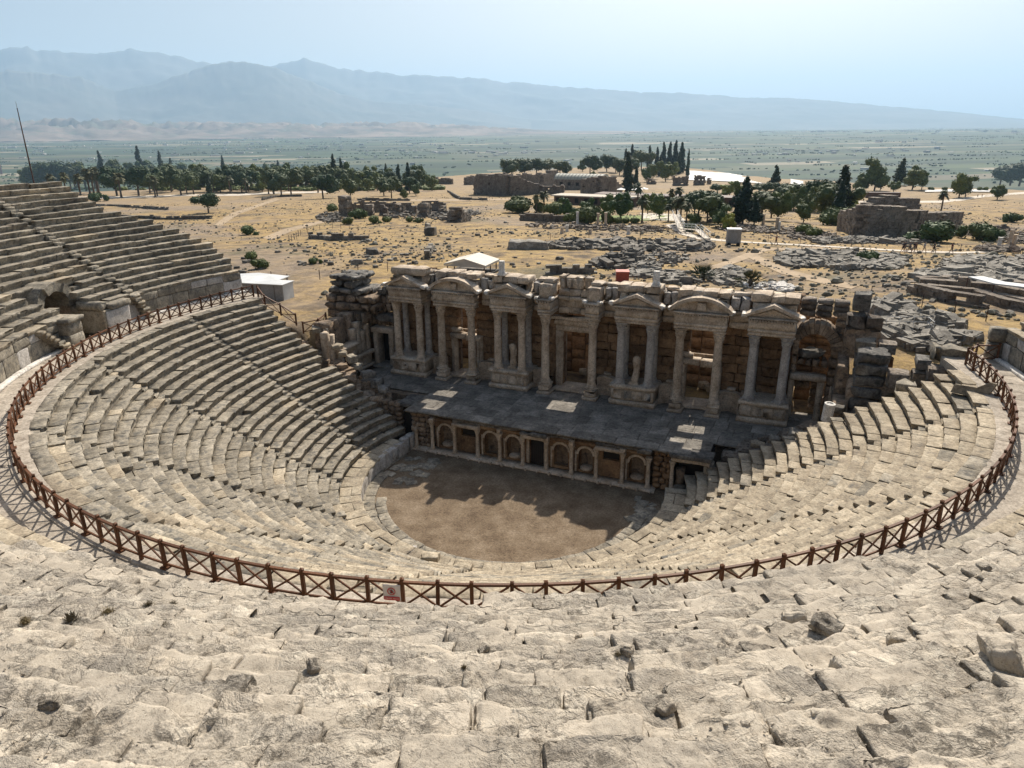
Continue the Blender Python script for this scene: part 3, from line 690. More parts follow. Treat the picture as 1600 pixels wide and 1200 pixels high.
# --- the walkway (diazoma) and the wall behind it
T = tag(thing('walkway', 'paved walkway curving between the two tiers of seats', 'walkway', (0, 0, ZD-.2)), kind='structure')
np_ = 0
for rr, wdt in ((28.3, .95), (29.35, 1.15), (30.45, 1.1)):
    t = -104.
    while t < 106:
        L = rnd.uniform(1.1, 2.1); dt = math.degrees(L/rr); c = polar_pt(rr, t+dt/2, ZD)
        if inframe(c) and not (-9 < t < 78 and rr > 29) and not (t+dt/2 > -30 and t+dt/2 < 60 and rr > 28.6):
            place('paving_slab', PAVP[rnd.randrange(6)], T, (0, 0, ZD-.2), rr, t+dt/2, ZD-.10+rnd.gauss(0, .006), (L-.02, wdt-.01, .2), .3)
        t += dt
# raised grey kerb at the foot of the wall on the right
revolve('walkway_bed', [(27.75, ZD-.6), (27.75, ZD-.06), (31.1, ZD-.06), (31.1, ZD-.6)], -104, 107, 120, M['paving'])
T = thing('podium_wall', 'tall curved wall of upright slabs behind the upper walkway', 'wall', polar_pt(31, 0, ZD))
pl = polar_pt(31, 0, ZD)
WALLV = [mesh('wall_slab', rough_block((1.5, .45, 1.), (7, 3, 5), .03, .02, s+220, 2.2, .06)[0]/np.array((1.5, .45, 1.)), lattice(7, 3, 5)[1], M['seat_grey' if s % 2 else 'marble_grey']) for s in range(8)]
for z0, z1 in ((ZD-.1, ZD+1.25), (ZD+1.25, U_Z0-.2)):
    t = -103.5
    while t < 107:
        L = rnd.uniform(1.3, 2.1); dt = math.degrees(L/31.)
        if not (-77.6 < t+dt/2 < -69.3) and inframe(polar_pt(31, t, z0), 200, 300) and not (-10 < t < 68):
            place('wall_slab', rnd.choice(WALLV), T, pl, 31.22, t+dt/2, (z0+z1)/2, (L-.012, .45, z1-z0-.01), .15)
        t += dt
KV = [mesh('kerb', rough_block((1.6, .3, .25), (6, 3, 2), .03, .012, s+240, 3)[0]/np.array((1.6, .3, .25)), lattice(6, 3, 2)[1], M['marble_white']) for s in range(4)]
for t0, t1 in ((-104, -78), (-69, -45), (70, 106)):
    t = t0
    while t < t1:
        dt = math.degrees(1.7/30.75); place('kerb', rnd.choice(KV), T, pl, 30.78, t+dt/2, ZD+.08, (1.68, .34, .22), .2); t += dt

# --- upper tier
UW = [(-104, -83.6, 'end wedge of grey upper seats at far left, beside the open field'), (-82.4, -58, 'grey wedge of upper seats on the left around the dark archway'), (-58, -33, 'eroded pale seats of the upper tier in the left foreground corner'), (-33, -8, 'eroded pale stone seats filling the lower left foreground'), (-8, 17, 'eroded pale stone seats in the foreground, left of centre'),
      (17, 42, 'eroded pale stone seats in the foreground, right of centre'), (42, 66, 'eroded pale stone seats in the right foreground'), (66, 106, 'upper tier seats at the far right edge above the walkway')]
def lift(k, t): return .46*max(0, 1-k/3.5)*float(ss(20, 24, t)*(1-ss(41, 46, t)))
def covered(r, t): return math.hypot(r*math.sin(R(t))-CAM[0], -r*math.cos(R(t))-CAM[1])
nfore = 0
for a, b_, lab in UW:
    pl = polar_pt(31.2, (a+b_)/2, U_Z0)
    T = thing('seating_wedge', lab, 'stone seating', pl, group='wedges of stone seats in the upper tier')
    for k in range(19 if a < -60 else U_N+1):
        r = U_R0+k*U_TR+U_TR/2; t = max(a, u_end(r)+rnd.uniform(-.5, .5)); z = uz(k)
        far = a < -60
        while t < b_-.2:
            D = covered(r, t); L = rnd.choice((1.3, 1.6, 1.9, 2.3) if far else (1.0, 1.3, 1.6, 2.0)); dt = math.degrees(L/r)
            if t+dt > b_ or b_-t-dt < math.degrees(.5/r): dt = b_-t; L = R(dt)*r
            tc = t+dt/2; t += dt
            if -76.8 < tc < -69.9 and k < (5 if -75.6 < tc < -71 else 4): continue
            c = polar_pt(r, tc, z)
            seen_ = inframe(c, 140, 260)
            if not seen_ and not inframe(c, 900, 900): continue
            D = float(np.linalg.norm(np.array(c)-CAM))
            if D > 15 or not seen_:
                me = rnd.choice(SV_F if (D < 26 and not far) else SV_G if rnd.random() < (.9 if far else .35) else SV_C)
                place('seat_block', me, T, pl, r+rnd.gauss(0, .03), tc, z+lift(k, tc)-.26+rnd.gauss(0, .025), (L-.015, U_TR+.12, .58), .9)
            else:
                res = max(.013, D*.0047); d = (L-.015+rnd.uniform(-.03, .03), U_TR+.15, .62); n = tuple(int(min(120, max(4, q/res))) for q in d)
                nfore += 1
                sd = nfore*3.1
                V0, F = lattice(*n) if n not in _lat else _lat[n]; _lat[n] = (V0, F)
                V, F = rough_block(d, n, .03, .010, sd, 7., .07)
                # wide hollows, broken lips and pits cut into the stone
                S = V+sd*7.7; up = np.clip(V[:, 2]/.31, 0, 1)
                fr = np.clip((V[:, 1]+.1)/(d[1]/2), 0, 1)               # towards the front lip
                big = fbm(S*1.15, 4); V[:, 2] -= up*(.03*np.clip(big+.1, 0, 1)+.06*np.clip(fbm(S*3.1+3, 5, .6)-.06, 0, 1)*(.5+fr))
                lip = np.clip(vnoise(S*np.array([1.7, .2, .2])+9)+.05, 0, 1); V[:, 1] -= fr*fr*lip*.14; V[:, 2] -= fr*fr*lip*.06*up; rid = 1-np.abs(fbm(S*6.3+11, 4, .6))*3; V[:, 2] -= up*.030*np.clip(rid-.45, 0, 1)*np.clip(fbm(S*1.9+2, 3)*3+.4, 0, 1)
                cl = np.clip(fbm(S*1.3+19, 3)*3+.45, 0, 1); pit = np.clip(vnoise(S*8.)-.25, 0, 1)+.7*np.clip(vnoise(S*17+4)-.25, 0, 1); V[:, 2] -= up*pit*cl*.11
                V += .013*np.stack([fbm(S*15, 4, .65), fbm(S*15+31, 4, .65), fbm(S*15+67, 4, .65)], 1)
                me = mesh('seat_block', V, F, M['fore'], D > 6)
                place('seat_block', me, T, pl, r+rnd.gauss(0, .035), tc, z+lift(k, tc)-.28+rnd.gauss(0, .028), (1, 1, 1), .75)
# the wall steps and the upper stair on the left
T = thing('stairway', 'small flight of stone steps climbing the wall to the upper seats on the left', 'stairs', polar_pt(30.6, -83, ZD))
pl = polar_pt(30.6, -83, ZD)
for k in range(7): place('step', rnd.choice(STEPV), T, pl, 30.65+.04*k, -84.4+.28*k, ZD+.15+.3*k, (.75, .7, .32), .5)
for k in range(37): rnd.random() < .75 and place('step', rnd.choice(STEPV[:3]), T, pl, 31.2+k*U_TR/2, -83+rnd.gauss(0, .08), U_Z0-.15+k*U_RI/2+.08, (.75, .42, .34), 1.2)
T = thing('stairway', 'crumbling stone steps beside the square pier left of the archway', 'stairs', polar_pt(30.6, -67, ZD))
pl = polar_pt(30.6, -67, ZD)
for k in range(7): place('step', rnd.choice(STEPV), T, pl, 30.55+.05*k, -67.3+.6*k, ZD+.13+.27*k, (.8, .7, .32), .8)

# --- the vaulted entrance through the upper tier
def frame_at(r, th):
    a = R(th); return Matrix(((math.cos(a), -math.sin(a), 0, r*math.sin(a)), (math.sin(a), math.cos(a), 0, -r*math.cos(a)), (0, 0, 1, 0), (0, 0, 0, 1)))
def stone(name, x0, x1, y0, y1, z0, z1, mat, parent=None, seed=None, amp=.03, rad=.04, chip=.06, seg=.4, ploc=(0, 0, 0), rz=0., smooth=False):
    """one roughly hewn stone given by its extents"""
    d = (abs(x1-x0), abs(y1-y0), abs(z1-z0)); n = tuple(int(max(2, min(9, q/seg))) for q in d)
    s = seed if seed is not None else rnd.uniform(0, 500)
    V, F = rough_block(d, n, min(rad, min(d)*.3), amp, s, 2., chip)
    return ob(name, mesh(name, V, F, mat, smooth), parent, ((x0+x1)/2-ploc[0], (y0+y1)/2-ploc[1], (z0+z1)/2-ploc[2]), rz)
VT = -73.3
gate = thing('vaulted_entrance', 'dark arched entrance cut through the upper seats on the left', 'archway', polar_pt(32, VT, ZD), R(VT))
# local frame of the entrance: x along the rows, y towards the orchestra
for sx in (-1, 1):
    for j, (y0, y1) in enumerate(((-4.6, -3.2), (-3.2, -1.7), (-1.7, .2))):
        for z0, z1 in ((-.1, 1.1), (1.1, 2.2)):
            stone('side_block', sx*1.42, sx*2.15, y0, y1-.02, z0, min(z1, 1.9), M['seat_grey' if sx < 0 else 'ashlar'] if j < 2 else M['seat_cream'], gate)
for j in range(9):
    a0, a1 = math.pi*j/9, math.pi*(j+1)/9; mb = MB()
    poly = [(1.40*math.cos(a0), 1.95+1.40*math.sin(a0)), (2.05*math.cos(a0), 1.95+2.05*math.sin(a0)), (2.05*math.cos(a1), 1.95+2.05*math.sin(a1)), (1.40*math.cos(a1), 1.95+1.40*math.sin(a1))]
    mb.prism(poly, -3.2-.08*(j % 2), -.9-.1*(j % 3)); mb.build('voussoir', M['seat_grey'], gate)
mb = MB(); pts = [(1.41*math.cos(math.pi*j/12), 1.95+1.41*math.sin(math.pi*j/12)) for j in range(13)]
V = []; F = []
for y in (-1.2, -11.):
    V += [(x, y, z) for x, z in [(1.41, -.1)]+pts+[(-1.41, -.1)]]
n = 15
F = [(i, i+1, i+1+n, i+n) for i in range(n-1)]+[tuple(range(n, 2*n))]
ob('vault', mesh('vault', V, F, M['conglomerate']), gate)
pier = thing('stone_pier', 'square stone pier standing left of the dark archway on the walkway', 'pier', polar_pt(31.2, -69.2, ZD), R(-69.2))
for z0, z1, w_ in ((-.1, .9, 1.), (.9, 1.75, .97)): stone('pier_block', -.85*w_, .75*w_, -1.0, .9*w_, z0, z1-.01, M['seat_grey'], pier, amp=.03)
stone('capping_slab', -.95, .85, -1.1, 1.05, 1.74, 2.05, M['seat_grey'], pier, amp=.05, chip=.12)
stone('capping_slab', -.9, .3, -1.9, -.7, 2.05, 2.45, M['seat_grey'], pier, amp=.05, chip=.12)
pier = thing('stone_pier', 'warm brown pier with a pale marble face right of the dark archway', 'pier', polar_pt(31.3, -76.9, ZD), R(-76.9))
stone('pier_block', -1.9, .75, -1.2, .9, -.1, 1.65, M['seat_cream'], pier, amp=.025)
stone('marble_facing', -1.9, .6, .9, 1.0, -.05, 1.55, M['marble_grey'], pier, amp=.008, rad=.02)
stone('capping_slab', -2.1, .1, -.8, 1.15, 1.64, 2.05, M['seat_grey'], pier, amp=.06, chip=.14)
stone('capping_slab', .05, .9, -1.2, .8, 1.7, 2.3, M['seat_grey'], pier, amp=.06, chip=.14)

# dry plants and loose fragments lodged in the near seats
def tuft_mesh(seed):
    q = random.Random(seed); V = []; F = []
    for _ in range(150):
        a = q.uniform(0, 6.28); e = abs(q.gauss(.5, .4)); L = q.uniform(.08, .2); d = Vector((math.cos(a)*math.sin(e), math.sin(a)*math.sin(e), math.cos(e)))
        b0 = Vector((q.gauss(0, .03), q.gauss(0, .03), 0)); s = d.orthogonal().normalized()*.004; n = len(V)
        V += [b0-s, b0+s, b0+d*L*.6+s, b0+d*L*.6-s, b0+d*L+Vector((q.gauss(0, .02), q.gauss(0, .02), 0))]
        F += [(n, n+1, n+2, n+3), (n+3, n+2, n+4)]
        for _ in range(3):
            c = b0+d*L*q.uniform(.4, 1); n = len(V); u = Vector((q.gauss(0, 1), q.gauss(0, 1), q.gauss(0, 1))).normalized(); v_ = u.orthogonal().normalized(); r_ = q.uniform(.008, .016)
            V += [c+u*r_, c+v_*r_*.6, c-u*r_, c-v_*r_*.6]; F.append((n, n+1, n+2, n+3))
    return mesh('dry_tuft', V, F, M['leaf_grey'])
TM = [tuft_mesh(s) for s in range(4)]
def cone_hit(px, py):
    d = ray(px, py); ts = np.linspace(1.5, 60, 6000); Q = CAM+ts[:, None]*d
    r = np.hypot(Q[:, 0], Q[:, 1]); k = np.clip(np.floor((r-U_R0)/U_TR), 0, U_N); g = Q[:, 2]-(U_Z0+k*U_RI)
    i = np.argmax(g < 0); return Vector(Q[i])
for i, (px, py, s) in enumerate(((40, 975, 1.5), (112, 968, 1.7), (170, 960, 1.6), (232, 948, 1.7), (270, 946, 1.4), (345, 943, 1.), (378, 940, .9), (258, 980, 1.2), (725, 1045, .8), (965, 1025, 1.))):
    P = cone_hit(px, py); tag(ob('dry_tuft', TM[i % 4], None, (P.x, P.y, P.z-.02), rnd.uniform(0, 6), (s*.62,)*3), ORD[i]+' small dry grey tuft from the left growing between the foreground stones', 'dry plant', 'dry tufts in the foreground seats')
for i, (px, py, s) in enumerate(((1240, 970, (.7, .5, .4)), (1290, 985, (.75, .55, .42)), (1400, 1005, (.4, .35, .32)), (1560, 1035, (.75, .6, .6)), (755, 1018, (.35, .3, .22)), (903, 998, (.22, .18, .2)), (980, 1020, (.3, .3, .25)), (490, 1045, (.4, .3, .25)), (1040, 1110, (.3, .25, .18)), (1460, 890, (.55, .4, .35)), (1535, 890, (.5, .4, .3)), (1350, 895, (.8, .6, .3)), (80, 1105, (.35, .25, .22)))):
    P = cone_hit(px, py); s = tuple(q*.68 for q in s); V, F = rough_block(s, (14, 12, 9), min(s)*.22, .045, 300+i, 5, .06)
    V += .012*np.stack([fbm(V*14+i, 3), fbm(V*14+31, 3), fbm(V*14+67, 3)], 1)
    o = ob('stone_fragment', mesh('stone_fragment', V, F, M['fore'], True), None, (P.x, P.y, P.z+s[2]*.3), rnd.uniform(0, 3), rot=(rnd.gauss(0, .2), rnd.gauss(0, .2), rnd.uniform(0, 3)))
    tag(o, ['low rounded stone block sticking up at right in the foreground seats', 'boulder-like rounded stone beside the low block in the right foreground', 'small upright stone stub in the right foreground below the boulder', 'large dark-faced stone lump at the right edge of the foreground', 'small wedge of broken stone left of the middle in the foreground', 'tiny upright chip of stone near the middle of the foreground', 'small pale stone knob right of the middle in the foreground', 'flat broken fragment lying left of centre in the foreground', 'small chip of stone low in the middle of the foreground', 'dark-ended stone block below the rail at right', 'small dark-ended block near the right edge below the rail', 'broad low block lying below the rail at right', 'stubby stone chip low in the left foreground'][i], 'stone fragment', 'loose fragments on the foreground seats')

# stone chips and grit gathered in the hollows of the near seats
mb = MB()
for _ in range(1500):
    px, py = rnd.uniform(-40, 1640), rnd.uniform(950, 1240)
    P = cone_hit(px, py); e = rnd.lognormvariate(-4.25, .5)
    if vnoise(np.array([[P.x*1.7, P.y*1.7, P.z*1.7]]))[0] < .05: continue
    mb.lathe([(e*.5, -e*.3), (e*.9, e*.1), (e*.75, e*.6), (e*.2, e*.8)], 6, (P.x, P.y, P.z-.035), wob=lambda a, z: rnd.uniform(-.35, .35))
tag(mb.build('stone_chips', M['fore']), 'small stone chips and grit lying on the eroded foreground seats', 'stone chips', kind='stuff')

# --- the wooden rail on the walkway
rail = thing('wooden_fence', 'red-brown wooden rail with crossed braces curving round the walkway', 'fence', polar_pt(28.5, 0, ZD))
pl = Vector(polar_pt(28.5, 0, ZD))
def beam_mesh(name, w_, h_): 
    mb = MB(); mb.box(-.5, .5, -w_/2, w_/2, -h_/2, h_/2); return mb.mesh(name, M['wood'])
mb = MB(); mb.box(-.055, .055, -.055, .055, 0, 1.12); mb.add([(-.065, -.065, 1.12), (.065, -.065, 1.12), (.065, .065, 1.12), (-.065, .065, 1.12), (0, 0, 1.16)], [(0, 1, 4), (1, 2, 4), (2, 3, 4), (3, 0, 4), (3, 2, 1, 0)])
POST = mb.mesh('post', M['wood']); TOPR = beam_mesh('top_rail', .10, .075); BOTR = beam_mesh('bottom_rail', .05, .07); BRC = beam_mesh('brace', .04, .06)
mb = MB(); mb.box(-.14, .14, -.14, .14, 0, .06); FOOT = mb.mesh('foot', M['wood'])
def beam(me, name, a, b, par, pl):
    a, b = Vector(a), Vector(b); d = b-a
    return ob(name, me, par, (a+b)/2-pl, scale=(d.length, 1, 1), rot=tuple(d.to_track_quat('X', 'Z').to_euler()))
def bay(par, pl, a, b, h=1.0, off=.03):
    a, b = Vector(a), Vector(b); up = Vector((0, 0, 1)); side = (b-a).cross(up).normalized()*off
    beam(TOPR, 'top_rail', a+up*h, b+up*h, par, pl); beam(BOTR, 'bottom_rail', a+up*.17, b+up*.17, par, pl)
    u = (b-a)*.06
    beam(BRC, 'brace', a+u+up*.2+side, b-u+up*(h-.05)+side, par, pl); beam(BRC, 'brace', a+u+up*(h-.05)-side, b-u+up*.2-side, par, pl)
NP = 92; tp = [-102.2+(103.6+102.2)*k/NP for k in range(NP+1)]
FP = []
for k, t in enumerate(tp):
    a = Vector(polar_pt(28.5, t+rnd.gauss(0, .08), ZD)); FP.append(a)
    p = ob('post', POST, rail, a-pl, rot=(rnd.gauss(0, .022), rnd.gauss(0, .022), R(t)+rnd.gauss(0, .06))); 
    if k % 2: ob('foot', FOOT, rail, a-pl, R(t))
for k in range(NP): bay(rail, pl, FP[k], FP[k+1])
def straight_fence(label, pts, step=None):
    o = thing('wooden_fence', label, 'fence', pts[0]); p0 = Vector(pts[0])
    for i, q in enumerate(pts):
        ob('post', POST, o, Vector(q)-p0)
        if i: bay(o, p0, pts[i-1], q)
    return o
e0 = FP[0]
straight_fence('stepped dark wooden fence running down from the rail at the left end of the seats', [(e0.x+.3, e0.y+.25, ZD-.1), (-26.4, 5.75, 10.3), (-24.9, 5.95, 9.6), (-23.4, 6.05, 8.8)])
straight_fence('short dark wooden fence by the gap left of the ruined tower', [(-23.0, 6.4, 8.0), (-22.4, 7.8, 8.0), (-22.9, 9.6, 8.1)])
straight_fence('short dark return of the wooden rail at its far right end', [(FP[-1].x+.25, FP[-1].y+.2, ZD), (28.35, 7.9, ZD), (29.6, 8.3, ZD)])
# the warning sign hung on the rail
Pm = on(616, 925, 2, 11.6); tm = math.degrees(math.atan2(Pm[0], -Pm[1]))
sg = thing('warning_sign', 'white cloth sign with a red-ringed hand and a red strip tied to the rail', 'sign', polar_pt(28.62, tm, ZD+.42), R(tm))
V = []; F = []
for i in range(9):
    for k in range(9):
        u, v_ = i/8-.5, k/8; V.append((u*.56*(1-.04*math.sin(v_*3.1)), -.02+.012*math.sin(u*9+v_*4), v_*.56))
F = [(i*9+k, (i+1)*9+k, (i+1)*9+k+1, i*9+k+1) for i in range(8) for k in range(8)]
me = mesh('cloth', V, F, M['sign_white'], True); o = ob('cloth', me, sg); sd = o.modifiers.new('s', 'SOLIDIFY'); sd.thickness = .006
mb = MB(); mb.box(-.25, .25, -.052, -.046, .03, .15); mb.build('red_strip', M['sign_red'], sg)
def text_part(name, s, x, y, z, h, mat, par):
    cu = bpy.data.curves.new(name, 'FONT'); cu.body = s; cu.size = h; cu.align_x = 'CENTER'; cu.align_y = 'CENTER'; cu.extrude = .001
    t = bpy.data.objects.new('tmp', cu); col.objects.link(t); dg = bpy.context.evaluated_depsgraph_get(); me = bpy.data.meshes.new_from_object(t.evaluated_get(dg)); bpy.data.objects.remove(t)
    me.materials.clear(); me.materials.append(mat)
    return ob(name, me, par, (x, y, z), rot=(R(90), 0, 0))
text_part('lettering', 'GİRMEK YASAK', 0, -.054, .088, .068, M['sign_white'], sg)
def ring(mb, r0, r1, n=28, y0=-.052, y1=-.046):
    V = [(r*math.cos(2*math.pi*k/n), y, r*math.sin(2*math.pi*k/n)) for y in (y0, y1) for r in (r0, r1) for k in range(n)]
    F = [(k, (k+1) % n, n+(k+1) % n, n+k) for k in range(n)]+[(2*n+k, 3*n+k, 3*n+(k+1) % n, 2*n+(k+1) % n) for k in range(n)]+[(n+k, n+(k+1) % n, 3*n+(k+1) % n, 3*n+k) for k in range(n)]
    mb.add(V, F)
mb = MB(); ring(mb, .105, .13); mb.rbox((0, -.055, 0), (.022, .004, .22), 0, 0, R(-45)); mb.build('prohibition_ring', M['sign_red'], sg, (0, 0, .345))
mb = MB()                                                 # the raised hand: palm, four fingers, thumb
mb.box(-.035, .035, -.051, -.047, -.06, .0)
for i, hgt in enumerate((.045, .06, .055, .04)): mb.box(-.035+.018*i, -.035+.018*i+.014, -.051, -.047, -.002, hgt)
mb.rbox((.048, -.049, -.015), (.014, .004, .05), 0, 0, R(32)); mb.build('hand_symbol', M['sign_black'], sg, (0, 0, .345))
# ------------------------------------------------------------------ the stage platform
ZS = 3.40; YP = 3.92
st = thing('stage_platform', 'grey paved stage platform with a niched and columned front over the orchestra', 'stage', (0.2, YP, 0))
pl = (0.2, YP, 0)
SLABV = [mesh('stage_slab', rough_block((1.2, 1.6, .2), (5, 5, 2), .012, .008, s+260, 2, .01)[0]/np.array((1.2, 1.6, .2)), lattice(5, 5, 2)[1], M['slab']) for s in range(8)]
y = YP-.12
for row, dy in enumerate((1.1, 1.5, 1.6, 1.5, 1.4, 1.5, 1.4, 1.3)):
    x = -19.7 if row > 2 else -11.3
    while x < 18.6 and y < 14.3:
        L = rnd.uniform(.9, 2.0)
        if not (row < 2 and x+L > 13.3):
            ob('stage_slab', rnd.choice(SLABV), st, (x+L/2-pl[0]+.0, y+dy/2-pl[1]+(rnd.uniform(-.12, .05) if row == 0 else 0), ZS-.1+rnd.gauss(0, .008)), 0, (L-.035, dy-.03, .2))
        x += L
    y += dy
mb = MB(); mb.box(-11.2, 10.6, YP+1.1, 13.2, -.3, ZS-.21); mb.box(-19.6, -11.2, 7.3, 13.2, 0, ZS-.21); mb.box(10.6, 18.4, 7.3, 13.2, 0, ZS-.21); mb.build('stage_core', M['conglomerate'], st, (-pl[0], -pl[1], 0))
PCX = [-8.9, -6.85, -4.78, -2.83, -.86, 1.1, 3.13, 5.08, 7.08, 9.02]
kinds = ['arch', 'window', 'arch', 'arch', 'door', 'arch', 'arch', 'window', 'arch']
def sbox(name, x0, x1, y0, y1, z0, z1, mat, par, pl=(0, 0, 0), **k): return stone(name, x0, x1, y0, y1, z0, z1, mat, par, ploc=pl, **k)
def pcol_mesh():
    mb = MB()
    mb.box(-.2, .2, -.2, .2, 0, .08)
    mb.lathe([(.19, .08), (.2, .13), (.17, .17), (.185, .21), (.15, .25), (.15, .9), (.135, 1.95), (.15, 1.97), (.15, 2.0)], 12)
    me1 = mb.mesh('shaft', M['marble'], True)
    mb = MB(); mb.lathe([(.14, 2.0), (.17, 2.1), (.165, 2.14), (.20, 2.24), (.24, 2.36)], 16, wob=lambda a, z: .08*math.cos(8*a)); mb.box(-.22, .22, -.22, .22, 2.36, 2.42)
    return me1, mb.mesh('capital', M['marble'])
PS, PC = pcol_mesh()
for i, x in enumerate(PCX):
    c = ob('column', PS, st, (x-pl[0], YP+.05-pl[1], .2)); ob('capital', PC, c)
ob('column', PS, st, (-10.5-pl[0], YP+.15-pl[1], .15), 0, (1, 1, .78)); c = ob('column', PS, st, (10.72-pl[0], YP+.1-pl[1], .2), 0, (1, 1, 1)); ob('capital', PC, c)
sbox('plinth', -10.9, 9.6, YP-.35, YP+.6, -.1, .19, M['marble'], st, pl, seg=.8, amp=.02)
x = -9.3
while x < 9.6:                                            # small bracket stones along the foot
    sbox('foot_block', x-.09, x+.09, YP-.55, YP-.33, -.05, .2, M['marble'], st, pl, seg=.15, rad=.03); x += .98
YB = YP+.55
for i, kd in enumerate(kinds):
    x0, x1 = PCX[i], PCX[i+1]; xm = (x0+x1)/2; hw = (x1-x0)/2
    mb = MB()
    if kd == 'arch':
        r = .58; zc = 1.72; n = 14
        arc = [(xm+r*math.cos(math.pi*k/n), zc+r*math.sin(math.pi*k/n)) for k in range(n+1)]
        # wall plate with an arched opening
        for j in range(n):
            a, b_ = arc[j], arc[j+1]; mb.prism([a, (a[0], 2.55), (b_[0], 2.55), b_], YB, YB+.3)
        mb.box(x0, xm-r, YB, YB+.3, .19, 2.55); mb.box(xm+r, x1, YB, YB+.3, .19, 2.55)
        mb.box(xm-r, xm+r, YB, YB+.3, .19, .42)
        mb.build('niche_wall', M['ashlar'], st, (-pl[0], -pl[1], 0))
        mb = MB()                                         # rounded niche behind
        V = []; F = []
        for k in range(n+1):
            a = math.pi*k/n; xx, yy = xm-r*math.cos(a), YB+.28+r*math.sin(a)
            V += [(xx, yy, .42), (xx, yy, 2.4)]
        F = [(2*k, 2*k+1, 2*k+3, 2*k+2) for k in range(n)]; mb.add(V, F); mb.build('niche', M['ashlar'], st, (-pl[0], -pl[1], 0))
        mb = MB()                                         # raised arch moulding and shell sill
        for j in range(n):
            a0, a1 = math.pi*j/n, math.pi*(j+1)/n
            mb.prism([(xm+q*math.cos(t), zc+q*math.sin(t)) for q, t in ((r-.01, a0), (r+.17, a0), (r+.17, a1), (r-.01, a1))], YB-.1, YB+.05)
        mb.build('arch_moulding', M['marble'], st, (-pl[0], -pl[1], 0))
        if i in (0, 3, 6, 8):
            mb = MB(); mb.lathe([(.5, .0), (.52, .12), (.38, .22), (.15, .28)], 14, (xm, YB+.35, .42)); mb.build('basin', M['marble'], st, (-pl[0], -pl[1], 0))
        for sx in (-1, 1): sbox('pilaster', xm+sx*.78-.08, xm+sx*.78+.08, YB-.08, YB+.02, .2, 2.0, M['marble'], st, pl, seg=.3, rad=.02, amp=.01)
    else:
        w_ = .62 if kd == 'door' else .66; zt = 2.3; zb = .2 if kd == 'door' else 1.6
        mb.box(x0, xm-w_, YB, YB+.35, .19, 2.55); mb.box(xm+w_, x1, YB, YB+.35, .19, 2.55); mb.box(xm-w_, xm+w_, YB, YB+.35, zt, 2.55)
        if kd != 'door': mb.box(xm-w_, xm+w_, YB+.02, YB+.33, .19, zb)
        mb.build('window_wall' if kd != 'door' else 'doorway', M['ashlar'], st, (-pl[0], -pl[1], 0))
        mb = MB(); mb.box(xm-w_-.1, xm+w_+.1, YB+.36, YB+1.9, .1, 2.55); mb.build('dark_infill', M['dark'], st, (-pl[0], -pl[1], 0))  # solid near-black box: shade of the opening put into its colour
        if kd == 'door':
            for sx in (-1, 1): sbox('door_jamb', xm+sx*(w_+.12)-.13, xm+sx*(w_+.12)+.13, YB-.1, YB+.04, .2, 2.35, M['marble'], st, pl, seg=.3, rad=.02, amp=.01)
            for k in range(7): mb_ = MB(); mb_.box(xm-.5+k*.165, xm-.485+k*.165, YB+.2, YB+.215, .2, 1.7); mb_.build('gate_bar', M['iron'], st, (-pl[0], -pl[1], 0))
    # entablature over the bay: set forward over the door and windows, back over the niches
    yo = YP-.25 if kd != 'arch' else YP+.18
    sbox('architrave', x0-.1, x1+.1, yo, YB+.6, 2.60, 2.88, M['marble' if kd != 'arch' else 'ashlar'], st, pl, seg=.4, rad=.03, amp=.02)
    if rnd.random() < .8: sbox('cornice', x0-.15, x1+.12, yo-.12, YB+.6, 2.885, ZS-.21, M['marble' if kd == 'window' else 'dark_stone'], st, pl, seg=.35, rad=.07, amp=.05, chip=.15)
    else: sbox('cornice', x0-.1, x1+.1, yo+.2, YB+.6, 2.885, ZS-.22, M['dark_stone'], st, pl, seg=.3, rad=.09, amp=.07, chip=.15)
    if kd == 'arch': sbox('bracket_block', x0-.2, x0+.22, YP-.22, YP+.4, 2.61, 3.0, M['marble'], st, pl, seg=.15, amp=.03)
# rough ends of the stage front
for x0, x1 in ((-11.0, -9.15), (9.3, 10.6)):
    for zz in range(7):
        xx = x0
        while xx < x1-.05:
            L = min(rnd.uniform(.35, .75), x1-xx); sbox('wall_block', xx, xx+L-.015, YP+.2, YP+.8, .1+zz*.44, .53+zz*.44, M['conglomerate' if x0 < 0 else 'ashlar'], st, pl, seg=.25, amp=.05, rad=.06, chip=.1); xx += L
sbox('overhanging_slab', 8.2, 9.3, YP-.45, YP+.5, 2.98, 3.32, M['dark_stone'], st, pl, seg=.25, amp=.06, chip=.15)

# the side passages beside the stage
ps = thing('side_passage', 'dark square side entrance with a carved lintel at the right end of the stage front', 'doorway', (11.8, 4.2, 0))
pl2 = (11.8, 4.2, 0)
sbox('lintel', 10.6, 13.3, 3.75, 4.7, 2.62, 3.02, M['marble'], ps, pl2, amp=.03, chip=.1)
sbox('cornice', 10.5, 13.5, 3.55, 5.0, 3.03, 3.34, M['dark_stone'], ps, pl2, amp=.05, chip=.14)
sbox('jamb', 12.9, 13.5, 3.9, 5.2, .3, 2.61, M['seat_grey'], ps, pl2, amp=.03)
sbox('jamb', 10.9, 11.55, 4.25, 5.1, .2, 1.9, M['conglomerate'], ps, pl2, amp=.05)
mb = MB(); mb.box(10.95, 13.2, 5.25, 7.2, -.2, 3.0); mb.build('dark_infill', M['dark'], ps, (-pl2[0], -pl2[1], 0))  # near-black box painted as the shade inside the entrance
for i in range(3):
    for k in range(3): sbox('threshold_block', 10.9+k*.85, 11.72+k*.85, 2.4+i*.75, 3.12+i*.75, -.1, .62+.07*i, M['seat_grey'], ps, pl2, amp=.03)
ps = thing('side_passage', 'tall dark passage opening at the left end of the stage front', 'doorway', (-11.6, 4.6, 0)); pl2 = (-11.6, 4.6, 0)
